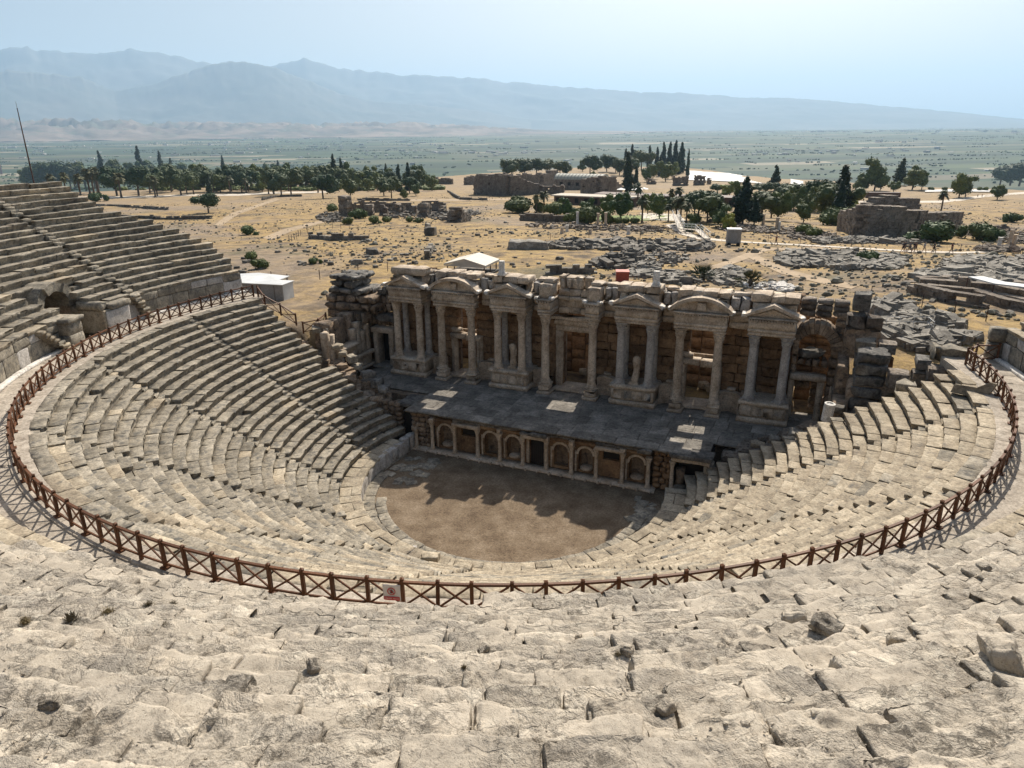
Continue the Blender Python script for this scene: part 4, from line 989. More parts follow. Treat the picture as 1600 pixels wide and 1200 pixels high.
mb = MB(); mb.box(-12.6, -11.05, 5.6, 7.25, -.2, 3.3); mb.build('dark_infill', M['dark'], ps, (-pl2[0], -pl2[1], 0))  # near-black box painted as the shade inside the passage
for zz in range(8): 
    for k in range(3): sbox('wall_block', -14.3+k*.62, -13.7+k*.62, 4.9, 5.6, .0+zz*.42, .41+zz*.42, M['conglomerate'], ps, pl2, seg=.25, amp=.05, chip=.1)
sbox('lintel', -12.8, -10.9, 5.0, 7.3, 3.02, 3.38, M['dark_stone'], ps, pl2, amp=.05, chip=.12)
# wall of upright slabs between the orchestra and the left passage
for i in range(6): sbox('podium_slab', -11.35+.03*i, -10.75+.03*i, -.9+i*.85, -.08+i*.85, -.1, 1.15+(.15 if i > 3 else 0), M['marble_grey'], ps, pl2, amp=.03)

# ------------------------------------------------------------------ the scaenae frons
fr = thing('stage_facade', 'ruined marble facade of columns, pediments and doorways behind the stage', 'facade', (0.2, 13.9, ZS))
fl = (0.2, 13.9, ZS)
def fb(name, x0, x1, y0, y1, z0, z1, mat='marble', par=fr, **k): return stone(name, x0, x1, y0, y1, z0, z1, M[mat], par, ploc=fl, **k)
YW = 13.9
openings = [(-1.08, 1.32, 3.4, 9.9), (-11.55, -9.35, 3.4, 7.0), (-11.4, -9.5, 7.45, 10.0), (-11.6, -9.2, 10.75, 12.1), (9.3, 12.1, 10.75, 12.1), (9.55, 11.95, 3.4, 7.05), (9.7, 11.8, 7.55, 10.0)]  # high side slots and tall centre gap shaped to let sun patches through
WBV = [mesh('wall_block', rough_block((1.5, .8, .6), (7, 2, 4), .03, .04, s+300, 2.6, .06)[0]/np.array((1.5, .8, .6)), lattice(7, 2, 4)[1], M['ashlar']) for s in range(10)]
# ashlar courses cut round the openings
zc = ZS; course = 0
while zc < 12.0:
    h = (.78, .7, .82, .74)[course % 4]; z1 = min(zc+h, 12.05)
    xs = -18.3
    segs = []
    cuts = [(a, b_) for a, b_, c, d in openings if c < z1-.05 and d > zc+.05]
    x = -18.4
    for a, b_ in sorted(cuts)+[(17.55, 99)]:
        if a > x: segs.append((x, a))
        x = b_
    for a, b_ in segs:
        x = a
        while x < b_-.02:
            L = rnd.uniform(1.2, 2.0)
            if b_-x < 2.3: L = b_-x if b_-x < 1.6 else (b_-x)/2
            ob('wall_block', rnd.choice(WBV), fr, (x+L/2-fl[0], YW+.42+rnd.gauss(0, .018)-fl[1], (zc+z1)/2-fl[2]), 0, (L-.014, .84, z1-zc-.012)); x += L
    zc = z1; course += 1
def fwall_back():                                         # rubble core behind the ashlar face
    mb = MB(); zc = ZS-.2; tops = [3.4, 7.0, 7.45, 8.62, 9.6, 9.7, 12.0]
    z0 = 3.2
    for z1 in (7.02, 7.5, 9.9, 10.7, 12.0):
        cuts = sorted((a, b_) for a, b_, c, d in openings if c < z1-.1 and d > z0+.1); x = -18.4
        for a, b_ in cuts+[(17.5, 99)]:
            if a > x+.02: mb.box(x, a, YW+.80, YW+1.05, z0, z1)
            x = b_
        z0 = z1
    mb.build('wall_core', M['conglomerate'], fr, (-fl[0], -fl[1], -fl[2]))
fwall_back()
# --- columns
def col_meshes(mat):
    k = lambda a, z: .012*math.sin(3*a+z)
    mb = MB(); mb.box(-.47, .47, -.47, .47, 0, .12); mb.lathe([(.46, .12), (.49, .18), (.46, .25), (.40, .29), (.43, .34), (.41, .40), (.37, .44)], 20); b = mb.mesh('base', M[mat], False)
    mb = MB(); mb.lathe([(.375, 0), (.36, .06), (.36, .3), (.357, 1.2), (.348, 2.4), (.335, 3.5), (.318, 4.5), (.31, 4.9), (.335, 4.95), (.335, 5.0)], 20, wob=k); s = mb.mesh('shaft', M[mat], True)
    mb = MB()
    mb.lathe([(.31, 0), (.36, .10), (.40, .22), (.36, .25), (.41, .36), (.45, .46), (.39, .50), (.43, .62), (.52, .74)], 24, wob=lambda a, z: .07*math.cos(8*a+(math.pi if .2 < z < .48 else 0))*min(1, z*4))
    mb.extr([(.5*math.cos(t+math.pi/4)*q, .5*math.sin(t+math.pi/4)*q) for t, q in [(i*math.pi/4, (1.25 if i % 2 == 0 else .88)) for i in range(8)]], .74, .85)
    return b, s, mb.mesh('capital', M[mat])
CM = {k: col_meshes(k) for k in ('marble', 'marble_grey', 'marble_white')}
def column(x, y, z0, ztop=10.35, mat='marble', par=fr, k=.93):
    h = ztop-z0; c = ob('column', CM[mat][1], par, (x-fl[0], y-fl[1], z0+.44*k-fl[2]), rnd.uniform(0, 1), (k, k, (h-.44*k-.85*k)/5.))
    b = ob('base', CM[mat][0], None, (x, y, z0), 0, (k, k, k)); cp = ob('capital', CM[mat][2], None, (x, y, ztop-.85*k), 0, (k, k, k))
    for q in (b, cp):
        q.parent = c; s = c.scale; lx = Vector(q.location)-Vector((x, y, z0+.44*k))
        q.location = (lx.x/s[0], lx.y/s[1], lx.z/s[2]); q.scale = (k/s[0], k/s[1], k/s[2])
    return c
ZT, ZPOD, ZPED = 10.35, 5.12, 4.36
PAV = [(-17.25, -13.65), (-7.05, -3.55), (3.95, 7.6), (14.2, 17.75)]
for i, (x0, x1) in enumerate(PAV):
    gm = 'marble_grey' if i in (2, 3) else 'marble'
    # podium: plinth, die with carved faces, cornice
    xm = (x0+x1)/2
    fb('podium', x0-.12, x1+.12, 11.28, 13.9, ZS, ZS+.42, seg=.5, amp=.02)
    fb('podium', x0+.06, x1-.06, 11.48, 13.88, ZS+.425, ZPOD-.30, seg=.35, amp=.035, rad=.03)
    fb('podium', x0-.10, x1+.10, 11.32, 13.89, ZPOD-.295, ZPOD, seg=.4, amp=.035, chip=.1)
    for k in range(4): fb('carved_panel', x0+.25+k*(x1-x0-.4)/4, x0+.15+(k+1)*(x1-x0-.4)/4, 11.40, 11.50, ZS+.55, ZPOD-.42, seg=.2, amp=.05, rad=.04)
    for cx in (x0+.62, x1-.62):
        column(cx, 11.88, ZPOD, mat='marble_grey' if (i == 3 and cx > xm) else gm if i != 2 else 'marble_grey'); column(cx+.04, 13.35, ZPOD, mat='marble_grey', k=.8)
for cx, a in ((-12.0, 0), (-8.98, 0), (-1.98, 0), (2.18, 0), (9.3, 0), (12.25, 0)):
    fb('pedestal', cx-.60, cx+.60, 11.25, 12.45, ZS, ZS+.26, seg=.25, amp=.02)
    fb('pedestal', cx-.48, cx+.48, 11.37, 12.33, ZS+.265, ZPED-.2, seg=.25, amp=.015)
    fb('pedestal', cx-.54, cx+.54, 11.31, 12.39, ZPED-.195, ZPED, seg=.25, amp=.02)
    column(cx, 11.86, ZPED, k=.98)
# curved podium screens linking pedestals and pavilions
def screen(xa, xb, ya, yb, bulge, z1):
    n = 12; pts = []
    for k in range(n+1):
        u = k/n; pts.append((xa+(xb-xa)*u, ya+(yb-ya)*u+bulge*math.sin(math.pi*u)))
    for z0, zz, o in ((ZS, ZS+.35, .1), (ZS+.355, z1-.25, 0), (z1-.245, z1, .1)):
        mb = MB()
        for k in range(n):
            (x, y_), (u, v_) = pts[k], pts[k+1]; mb.extr([(x, y_-o), (u, v_-o), (u, v_+.5), (x, y_+.5)], z0, zz)
        mb.build('curved_podium', M['marble'], fr, (-fl[0], -fl[1], -fl[2]))
for xa, xb in ((-13.5, -12.2), (-8.75, -7.15), (-3.45, -2.2), (2.4, 3.85), (7.7, 9.1), (12.5, 14.1)): screen(xa, xb, 12.75, 12.75, .55, ZPOD-.05)
for xa, xb in ((-13.4, -12.4), (-8.4, -7.3), (-3.3, -1.9), (2.5, 3.7), (7.9, 9.0), (12.8, 13.9)): fb('loose_slab', (xa+xb)/2-.35, (xa+xb)/2+.35, 13.35, 13.8, ZPOD, ZPOD+.22, 'marble', amp=.03)
# --- entablatures, pediments and attic
def entab(x0, x1, y0, y1=13.9, z=ZT):
    fb('architrave', x0, x1, y0, y1, z, z+.24, seg=.5, rad=.02, amp=.012)
    fb('architrave', x0-.05, x1+.05, y0-.05, y1, z+.243, z+.52, seg=.5, rad=.03, amp=.02)
    fb('frieze', x0-.02, x1+.02, y0-.02, y1, z+.523, z+1.12, seg=.22, rad=.03, amp=.045)
    n = int((x1-x0)/.19)
    mb = MB()
    for k in range(n): mb.box(x0-.05+(x1-x0+.1)*k/n, x0-.05+(x1-x0+.1)*(k+.55)/n, y0-.16, y0-.02, z+1.125, z+1.25)
    mb.build('dentil_course', M['marble'], fr, (-fl[0], -fl[1], -fl[2]))
    fb('cornice', x0-.14, x1+.14, y0-.18, y1, z+1.253, z+1.42, seg=.3, rad=.04, amp=.03, chip=.1)
def pediment(x0, x1, y0, z, kind, h):
    xm = (x0+x1)/2; hw = (x1-x0)/2+.25
    mb = MB()
    if kind == 'tri':
        mb.prism([(xm-hw, z), (xm, z+h), (xm+hw, z)], y0+.25, y0+.95); mb.build('tympanum', M['marble'], fr, (-fl[0], -fl[1], -fl[2]))
        for s in (-1, 1):
            mb = MB(); t = .27; mb.prism([(xm+s*(hw+.15), z-.02), (xm+s*(hw+.15), z+.16), (xm, z+h+.2), (xm, z+h+.2-t)], y0-.2, y0+.9); mb.build('raking_cornice', M['marble'], fr, (-fl[0], -fl[1], -fl[2]))
            mb = MB(); q = hw*.58; mb.prism([(xm+s*q, z+.06), (xm+s*q, z+.2), (xm, z+h*.72), (xm, z+h*.72-.16)], y0+.08, y0+.3); mb.build('inner_moulding', M['marble'], fr, (-fl[0], -fl[1], -fl[2]))
            fb('acroterion', xm+s*(hw+.1)-.22, xm+s*(hw+.1)+.22, y0-.22, y0+.5, z-.05, z+.3, 'marble_white', seg=.15, amp=.05, chip=.1)
    else:
        n = 14; aw = hw; rr = (aw*aw+h*h)/(2*h); cz = z+h-rr; a0 = math.asin(aw/rr)
        arc = [(xm+rr*math.sin(-a0+2*a0*k/n), cz+rr*math.cos(-a0+2*a0*k/n)) for k in range(n+1)]
        mb.prism([(xm+aw, z)]+[(xm-aw, z)]+arc[1:-1], y0+.3, y0+.95); mb.build('tympanum', M['marble'], fr, (-fl[0], -fl[1], -fl[2]))
        grp = [(0, 4), (4, 7), (7, 10), (10, 14)]
        for a, b_ in grp:
            mb = MB()
            for k in range(a, b_):
                p, q = arc[k], arc[k+1]; s = 1+.26/rr
                P = lambda v: (xm+(v[0]-xm)*s, cz+(v[1]-cz)*s)
                mb.prism([p, P(p), P(q), q], y0-.2, y0+.9)
            mb.build('curved_cornice', M['marble'], fr, (-fl[0], -fl[1], -fl[2]))
        fb('carved_head', xm-.35, xm+.35, y0+.1, y0+.4, z+.1, z+.75, seg=.12, amp=.08)
        for s in (-1, 1): fb('acroterion', xm+s*(hw+.1)-.22, xm+s*(hw+.1)+.22, y0-.2, y0+.5, z-.05, z+.28, 'marble_white', seg=.15, amp=.05, chip=.1)
def attic(x0, x1, y0, y1, z0, z1, n):
    x = x0
    for k in range(n):
        L = (x1-x0)/n*(1+.25*math.sin(k*2.3+x0)); L = min(L, x1-x) if k < n-1 else x1-x
        fb('attic_block', x, x+L-.02, y0+rnd.gauss(0, .03), y1, z0, z1-rnd.uniform(0, .14), seg=.28, amp=.05, rad=.05, chip=.13); x += L
for i, (x0, x1) in enumerate(PAV):
    entab(x0+.12, x1-.12, 11.45); pediment(x0+.12, x1-.12, 11.45, 11.78, 'tri', .85)
    attic(x0+.2, x1-.2, 12.15, 13.8, 11.79, 12.75, 3); attic(x0+.1, x1-.05, 12.05, 13.85, 12.76, 13.42, 3 if i else 2)
for x0, x1 in ((-12.5, -8.45), (8.8, 12.75)):
    entab(x0, x1, 11.42, 12.35); pediment(x0, x1, 11.42, 11.78, 'seg', .92)
    attic(x0+.1, x1-.1, 12.2, 13.8, 11.79, 12.72, 3); attic(x0+.05, x1, 12.1, 13.85, 12.73, 13.36, 4)
# the two great columns of the middle carry their own broken entablature
for cx in (-1.98, 2.18):
    entab(cx-.55, cx+.55, 11.4); fb('attic_block', cx-.55, cx+.5, 11.75, 13.4, 11.78, 12.95, amp=.05, chip=.14, seg=.2); fb('attic_block', cx-.45, cx+.6, 12.4, 13.7, 12.955, 13.25, amp=.06, chip=.15, seg=.2)
    for s in (-1, 1): fb('acroterion', cx+s*.62-.2, cx+s*.62+.2, 11.2, 11.75, 11.72, 12.0, 'marble_white', seg=.12, amp=.06, chip=.1)
for z0, z1, n, y0 in ((10.2, 10.75, 3, 13.45), (10.755, 11.4, 4, 13.5), (11.405, 11.75, 3, 13.2), (11.755, 12.35, 3, 13.35)):
    x = -1.4
    for k in range(n): L = 3.0/n; fb('frieze_block', x, x+L-.015, y0, 14.7, z0, z1, amp=.03, seg=.3); x += L
attic(-1.4, 1.6, 13.4, 14.6, 12.36, 13.45, 4)
for k in range(5): fb('carved_figure', -1.2+k*.56, -.82+k*.56, 13.28, 13.45, 12.45, 13.2, amp=.06, seg=.14, rad=.06)
# recessed curved links between the projecting bays
for xa, xb in ((-13.6, -12.45), (-8.45, -7.1), (-3.5, -2.5), (2.75, 4.0), (7.6, 8.8), (12.75, 14.25)):
    fb('architrave', xa, xb, 12.95, 13.9, ZT, ZT+.5, seg=.35, amp=.03); fb('frieze', xa, xb, 13.05, 13.9, ZT+.505, ZT+1.15, seg=.3, amp=.04); fb('cornice', xa, xb, 12.8, 13.9, ZT+1.155, ZT+1.42, seg=.3, amp=.04)
    xm = (xa+xb)/2
    fb('attic_block', xa+.02, xm-.01, 12.7, 14.2, 11.80, 12.85, 'marble_grey' if xa > -12 else 'dark_stone', amp=.08, chip=.15, rad=.12, seg=.2); fb('attic_block', xm+.01, xb-.02, 12.75, 14.3, 11.80, 12.75+rnd.uniform(0, .2), 'marble_grey', amp=.08, chip=.15, rad=.12, seg=.2)
    fb('attic_block', xa+.1, xb-.05, 13.3, 14.4, 12.8, 13.1, amp=.07, chip=.15, seg=.25)
for k in [q for q in range(20) if q not in (4, 16)]:                                       # top of the rear wall
    x = -18+k*1.78; fb('wall_top_block', x, x+1.75, 13.95, 15.3, 12.02, 12.6+rnd.uniform(-.1, .25), 'ruin' if k % 3 else 'marble', amp=.07, chip=.15)
# stumps of the upper storey
for cx in (-6.15, 7.08):
    s = ob('column_stub', None, fr, (cx-fl[0], 12.5-fl[1], 13.38-fl[2])); bpy.data.objects.remove(s)
    mb = MB(); mb.box(-.34, .34, -.34, .34, 0, .12); mb.lathe([(.33, .12), (.34, .2), (.28, .26), (.30, .32), (.26, .38), (.25, 1.2)], 16); mb.build('column_stub', M['marble_white'], fr, (cx-fl[0], 12.3-fl[1], 13.36-fl[2]))
# --- door frames
def door_frame(x0, x1, z1, y0=13.55, lint=.55, full=True):
    for a, b_ in ((x0-.62, x0), (x1, x1+.62)):
        fb('door_jamb', a, b_, y0+.12, 14.1, ZS, z1, seg=.4, rad=.03, amp=.015); fb('door_jamb', a+(.3 if a < x0 and b_ <= x0 else .08), b_-(.08 if b_ <= x0 else .3), y0, y0+.14, ZS, z1, seg=.4, rad=.02, amp=.015)
    if full:
        fb('door_lintel', x0-.62, x1+.62, y0+.02, 14.1, z1, z1+lint, seg=.3, rad=.03, amp=.03); fb('door_lintel', x0-.72, x1+.72, y0-.12, 14.1, z1+lint+.003, z1+lint+.5, seg=.25, amp=.045); fb('door_cornice', x0-.95, x1+.95, y0-.38, 14.1, z1+lint+.503, z1+lint+.85, seg=.3, amp=.04, chip=.1)
    fb('threshold', x0-.6, x1+.6, 12.6, 14.9, ZS, ZS+.2, seg=.5, amp=.015)
door_frame(-1.08, 1.32, 8.6)
for x0, x1, zt in ((-11.45, -9.45, 6.85), (9.65, 11.85, 6.85)):
    door_frame(x0, x1, zt, 13.6, full=False); xm = (x0+x1)/2
    fb('door_lintel', x0-.62, xm-.01, 13.45, 14.4, zt, zt+.5, amp=.05, chip=.1); fb('door_lintel', xm+.01, x1+.62, 13.45, 14.4, zt-.08, zt+.46, amp=.05, chip=.1)
    fb('broken_block', x0-.5, x0+.5, 13.5, 14.3, zt+.51, zt+1.0, amp=.06, chip=.14)
# --- outer bays: arch on the right, ruined pier on the left
rb = thing('ruined_arch', 'brown ruined arch with a doorway beneath it right of the marble facade', 'arch', (19.0, 14, ZS)); rl = (19.0, 14, ZS)
def rbk(name, x0, x1, y0, y1, z0, z1, mat='conglomerate', **k): return stone(name, x0, x1, y0, y1, z0, z1, M[mat], rb, ploc=rl, **{**dict(amp=.06, chip=.12, rad=.07), **k})
ax, az_, r0, r1 = 19.05, 9.25, 1.15, 1.95
for j in range(15):
    a0, a1 = math.pi*j/15+.012, math.pi*(j+1)/15-.012; o = rnd.uniform(-.05, .06); mb = MB()
    mb.prism([(ax+q*math.cos(t), az_+q*math.sin(t)) for q, t in ((r0, a0), (r1+o, a0), (r1+o, a1), (r0, a1))], 13.4-o, 15.2); mb.build('voussoir', M['conglomerate'], rb, (-rl[0], -rl[1], -rl[2]))
for sx in (0, 1):
    for k in range(8):
        z0 = ZS+k*.74; rbk('pier_block', *( (17.55, 17.95) if not sx else (20.2, 21.25)), 13.5, 15.2, z0, min(z0+.73, 9.3))
for k in range(5): rbk('wall_block', 20.25+.0*k, 21.4, 13.6, 15.2, 9.3+k*.55, 9.84+k*.55)
for k in range(3):
    for q in range(3): rbk('wall_block', 17.7+q*1.15, 18.83+q*1.15, 14.2, 15.3, 11.5+k*.45, 11.94+k*.45, 'ruin')
for k in range(4): rbk('door_header_block', 17.95+.56*k, 18.49+.56*k, 13.6, 14.9, 7.75, 8.35)
mb = MB(); mb.box(17.5, 20.8, 16.7, 17.4, 6.2, 11.0); mb.build('back_wall_core', M['ashlar'], rb, (-rl[0], -rl[1], -rl[2]))
for k in range(8):
    for q in range(2): rbk('back_wall_block', 17.9+q*1.2, 19.08+q*1.2, 16.4, 17.0, 6.3+k*.6, 6.88+k*.6, 'ashlar')
rbk('door_jamb', 17.55, 17.98, 13.3, 14.3, ZS, 6.65, 'marble', amp=.02, rad=.03); rbk('door_jamb', 19.6, 20.1, 13.3, 14.3, ZS, 6.65, 'marble', amp=.02, rad=.03)
rbk('door_lintel', 17.55, 20.2, 13.2, 14.3, 6.66, 7.15, 'marble', amp=.02, rad=.03); rbk('sill', 17.9, 19.7, 12.9, 14.4, ZS-.1, ZS+.15, 'slab', amp=.02)
rbk('pilaster', 20.5, 21.1, 12.9, 13.5, ZS, 6.5, 'marble', amp=.03)
for k in range(5):
    rbk('inner_wall_block', 19.15, 20.3, 15.6, 16.3, ZS+k*.62, ZS+.6+k*.62, 'conglomerate'); 
    if k > 2: rbk('inner_wall_block', 17.6, 19.1, 15.6, 16.3, ZS+k*.62, ZS+.6+k*.62, 'conglomerate')
for k in range(4): rbk('side_wall_block', 20.6, 21.6, 9.6+k*.95, 10.5+k*.95, 6.0, 6.9, 'ruin')
for k in range(4): rbk('side_wall_block', 20.9, 21.6, 9.6+k*.95, 10.5+k*.95, ZS, 6.0, 'marble', amp=.03)
loose('big carved cornice block lying inside the ruined arch', (18.9, 14.2, 8.7), (1.9, 1.2, .65), 'rubble_dark', .4, name='carved_block', cat='stone block')

lt = thing('ruined_tower', 'dark lichened pile of massive blocks rising left of the marble facade', 'ruin', (-21.8, 13, ZS)); ll = (-21.8, 13, ZS)
def lbk(name, x0, x1, y0, y1, z0, z1, mat='dark_stone', **k): return stone(name, x0, x1, y0, y1, z0, z1, M[mat], lt, ploc=ll, **{**dict(amp=.10, chip=.2, rad=.14, seg=.28), **k})
lev = [(3.4, 4.6, -24.2, -20.9, 'ashlar'), (4.6, 5.8, -24.2, -20.9, 'ashlar'), (5.8, 6.9, -24.3, -20.9, 'conglomerate'), (6.9, 7.9, -24.3, -20.8, 'conglomerate'), (7.9, 8.8, -24.9, -20.4, 'conglomerate'), (8.8, 9.6, -25.0, -19.2, 'conglomerate'), (9.6, 10.35, -24.8, -19.4, 'conglomerate'), (10.35, 11.0, -24.5, -20.3, 'dark_stone'), (11.0, 11.65, -24.2, -21.5, 'dark_stone'), (11.65, 12.2, -24.2, -21.0, 'dark_stone')]
for z0, z1, x0, x1, mt_ in lev:
    x = x0+rnd.uniform(-.1, .1)
    while x < x1-.3:
        L = min(rnd.uniform(.9, 1.7), x1-x)
        for y0, y1 in ((12.2+rnd.uniform(-.15, .15), 13.9), (13.95, 15.6)): lbk('tower_block', x, x+L-.03, y0, y1, z0, z1-.02, mt_)
        x += L
for k in range(6):                                        # broken wall running from the tower to the facade
    for q in range(3):
        z0 = 7.4+q*.9+(.35*k if k < 4 else 1.2); 
        if z0 < 11.6: lbk('wall_block', -20.9+.46*k, -20.3+.46*k, 13.8, 15.4, z0, z0+.85, 'dark_stone' if q == 2 else 'conglomerate')
for k in range(5): lbk('lintel_block', -20.7+.5*k, -20.2+.5*k, 13.7, 15.2, 7.25, 7.75, 'conglomerate', amp=.06)
lbk('lintel_slab', -20.0, -17.9, 13.2, 14.6, 7.8, 8.5, 'dark_stone')
lbk('door_jamb', -20.35, -19.85, 13.2, 14.3, ZS, 6.7, 'marble', amp=.02, rad=.03, chip=.04); lbk('door_jamb', -18.6, -18.1, 13.2, 14.3, ZS, 6.7, 'marble', amp=.02, rad=.03, chip=.04); lbk('door_lintel', -20.5, -18.0, 13.1, 14.3, 6.7, 7.2, 'marble', amp=.02, rad=.03, chip=.05); lbk('threshold', -20.2, -18.2, 12.5, 14.5, ZS-.1, ZS+.16, 'slab', amp=.02, chip=.03)
mb = MB(); mb.box(-21.2, -17.6, 14.7, 16.4, ZS-.2, 7.3); mb.build('dark_infill', M['dark'], lt, (-ll[0], -ll[1], -ll[2]))  # near-black box added behind the door, its colour standing for shade

vs = thing('side_wall', 'marble-faced side wall with a small doorway at the left end of the stage', 'wall', (-20.6, 10, ZS)); vl = (-20.6, 10, ZS)
def vb(name, x0, x1, y0, y1, z0, z1, mat='marble', **k): return stone(name, x0, x1, y0, y1, z0, z1, M[mat], vs, ploc=vl, **{**dict(amp=.025, chip=.06, rad=.04), **k})
for y0, y1, zt in ((6.3, 7.0, 8.3), (7.0, 7.7, 7.9), (10.3, 11.0, 7.6), (11.0, 11.7, 8.1), (11.75, 12.5, 7.1), (12.5, 13.2, 7.5)): vb('wall_slab', -21.2, -20.62, y0, y1-.02, 5.0, zt)
for y0, y1 in ((6.3, 7.7), (10.3, 11.7), (11.72, 13.2)): vb('wall_slab', -21.2, -20.6, y0, y1-.02, ZS, 4.98)
vb('wall_moulding', -20.7, -20.2, 10.5, 13.2, 4.7, 5.05); vb('wall_moulding', -20.7, -20.3, 10.5, 13.2, ZS, ZS+.3)
for y0, y1, zt in ((7.1, 8.5, 8.9), (8.5, 10.2, 8.8), (10.2, 11.7, 9.0)): vb('core_block', -22.4, -21.2, y0, y1-.03, 6.4, zt, 'conglomerate', amp=.08, chip=.15)
vb('door_jamb', -21.0, -20.2, 7.75, 8.25, ZS, 5.85); vb('door_jamb', -21.0, -20.2, 9.55, 10.15, ZS, 5.85); vb('door_lintel', -21.0, -20.1, 7.6, 10.25, 5.86, 6.25); vb('door_cornice', -21.0, -19.8, 7.45, 10.4, 6.26, 6.55)
mb = MB(); mb.box(-21.6, -20.75, 8.25, 9.55, ZS, 5.86); mb.build('dark_infill', plain('dark_red_door_leaf', (.09, .035, .025)), vs, (-vl[0], -vl[1], -vl[2]))

# the rear hall wall behind the facade, broken down; tops shaped for sun patches
rw = thing('rear_wall', 'broken brown wall of the hall behind the facade', 'wall', (0, 19, 3.2))
for k in range(30):
    x = -19+k*1.32; top = 11.3+.5*math.sin(k*1.7)+rnd.uniform(-.4, .4)
    if k in (5, 6): top = 10.6
    if k in (13, 14): top = 10.9
    if k in (21, 22): top = 10.6
    if k == 8: top = 6.5
    if k in (28, 29): top = 6.2
    z = 3.2
    while z < top:
        h = rnd.uniform(.9, 1.5); stone('wall_block', x, x+1.30, 18.6, 19.6, z, min(z+h, top)-.02, M['ashlar'], rw, amp=.05, chip=.1, ploc=(0, 19, 3.2)); z += h
for i, (px, z, sx) in enumerate(((-10.6, 3.6, 1.2), (-9.9, 3.55, .8), (-.4, 3.5, .9), (10.6, 3.5, 1.0), (11.3, 3.5, .7))):
    loose(('wide pale fallen block behind the second doorway from the left', 'small pale fallen block behind the second doorway from the left', 'pale fallen block inside the tall central doorway', 'pale fallen block inside the doorway right of the centre', 'small fallen block beside the other inside the right-hand doorway')[i], (px, 17.0+.3*i % 1, z+.2), (sx, .7, .6), 'seat_cream', i, group='fallen blocks behind the facade')

# --- statues on the podiums
def statue(label, x, y, z, h, seed, lean):
    t = thing('statue', label, 'statue', (x, y, z), 0, 'headless statues between the columns')
    V = []; n = 18; prof = [(.30, .22, 0), (.31, .23, .12), (.27, .20, .35), (.25, .19, .55), (.29, .20, .72), (.33, .21, .88), (.34, .20, 1.0), (.24, .16, 1.06), (.10, .10, 1.10)]
    prof = [p for i in range(len(prof)-1) for p in [tuple(prof[i][k]+(prof[i+1][k]-prof[i][k])*u/3 for k in range(3)) for u in range(3)]]+[prof[-1]]
    for a, b_, u in prof:
        for k in range(n):
            t_ = 2*math.pi*k/n; f = 1+.09*math.sin(5*t_+u*7+seed)*(u < .95)+.05*math.sin(9*t_-u*13)
            V.append((a*f*math.cos(t_)+lean*u+.05*math.sin(u*4), b_*f*math.sin(t_), u*h*.88+.2))
    m_ = len(prof); F = [(i*n+k, i*n+(k+1) % n, (i+1)*n+(k+1) % n, (i+1)*n+k) for i in range(m_-1) for k in range(n)]+[tuple(range((m_-1)*n, m_*n))]
    ob('draped_body', mesh('draped_body', V, F, M['marble'], True), t)
    mb = MB(); mb.box(-.42, .42, -.34, .34, 0, .12); mb.box(-.36, .36, -.30, .30, .12, .21); mb.build('plinth', M['marble'], t)
    mb = MB(); mb.tube((.3, -.05, .2+h*.75), (.36, -.14, .2+h*.5), .09, .07); mb.tube((.36, -.14, .2+h*.5), (.1, -.25, .2+h*.52), .07, .05); mb.build('broken_arm', M['marble'], t)
statue('pale headless draped statue standing between the columns left of the central doorway', -5.2, 12.35, ZPOD, 2.1, 1, .0)
statue('headless statue on a stepped plinth between the columns right of the central doorway', 5.75, 12.2, ZPOD, 2.25, 4, .18)

# --- ruined flank to the right: stacked blocks, fallen drums, retaining courses
sk = thing('block_stack', 'tall stack of thick dark weathered seat blocks at the right end of the stage', 'ruin', (22.4, 9.2, 6)); kl = (22.4, 9.2, 6)
for k in range(6):
    stone('stacked_block', 21.5+.05*k, 23.6+.04*k, 8.0+.10*k, 10.3, 6.0+.8*k-(.1 if k else .6), 6.68+.8*k, M['dark_stone' if k > 1 else 'ruin'], sk, ploc=kl, amp=.07, rad=.18, chip=.16, seg=.22)
sk = thing('retaining_wall', 'broken retaining courses of big squared blocks behind the right-hand seats', 'wall', (25, 8, 8)); kl = (25, 8, 8)
for (x0, x1, y0, y1, z0, z1, mt_) in ((23.7, 25.0, 7.6, 9.2, 8.6, 9.7, 'ruin'), (25.0, 26.2, 7.4, 9.0, 9.0, 10.0, 'ruin'), (24.0, 25.3, 6.0, 7.3, 8.6, 9.6, 'seat_grey'), (26.1, 28.2, 8.2, 9.6, 10.6, 11.6, 'seat_grey'), (25.8, 27.0, 6.9, 8.6, 9.4, 10.55, 'ruin'), (27.05, 28.3, 6.9, 8.4, 9.5, 10.55, 'ruin'), (25.2, 26.1, 7.8, 9.2, 10.0, 10.8, 'dark_stone'),
    (21.6, 23.0, 10.6, 12.0, 9.9, 10.9, 'seat_grey'), (21.7, 22.8, 10.7, 12.0, 8.8, 9.85, 'ruin'), (23.1, 24.3, 10.6, 12.0, 10.0, 10.9, 'ruin'), (23.1, 24.2, 10.4, 12, 8.9, 9.95, 'ashlar'), (20.9, 22.2, 12.4, 14, 11.3, 12.3, 'ruin'), (22.2, 23.3, 12.4, 14, 11.3, 12.2, 'ruin'), (20.9, 23.3, 12.5, 14, 9.0, 11.25, 'conglomerate'), (21.2, 22.4, 13.0, 14.5, 12.35, 13.7, 'dark_stone'), (20.6, 21.6, 7.4, 9.6, 5.6, 7.2, 'conglomerate'), (21.4, 25.6, 8.6, 10.6, 3.2, 8.5, 'conglomerate'), (25.6, 29, 8.6, 10.2, 5, 9.4, 'conglomerate'), (20.7, 21.5, 9.7, 13.5, 6.9, 9.2, 'conglomerate')):
    stone('retaining_block', x0, x1, y0, y1, z0, z1, M[mt_], sk, ploc=kl, amp=.07, rad=.1, chip=.15, seg=.3)
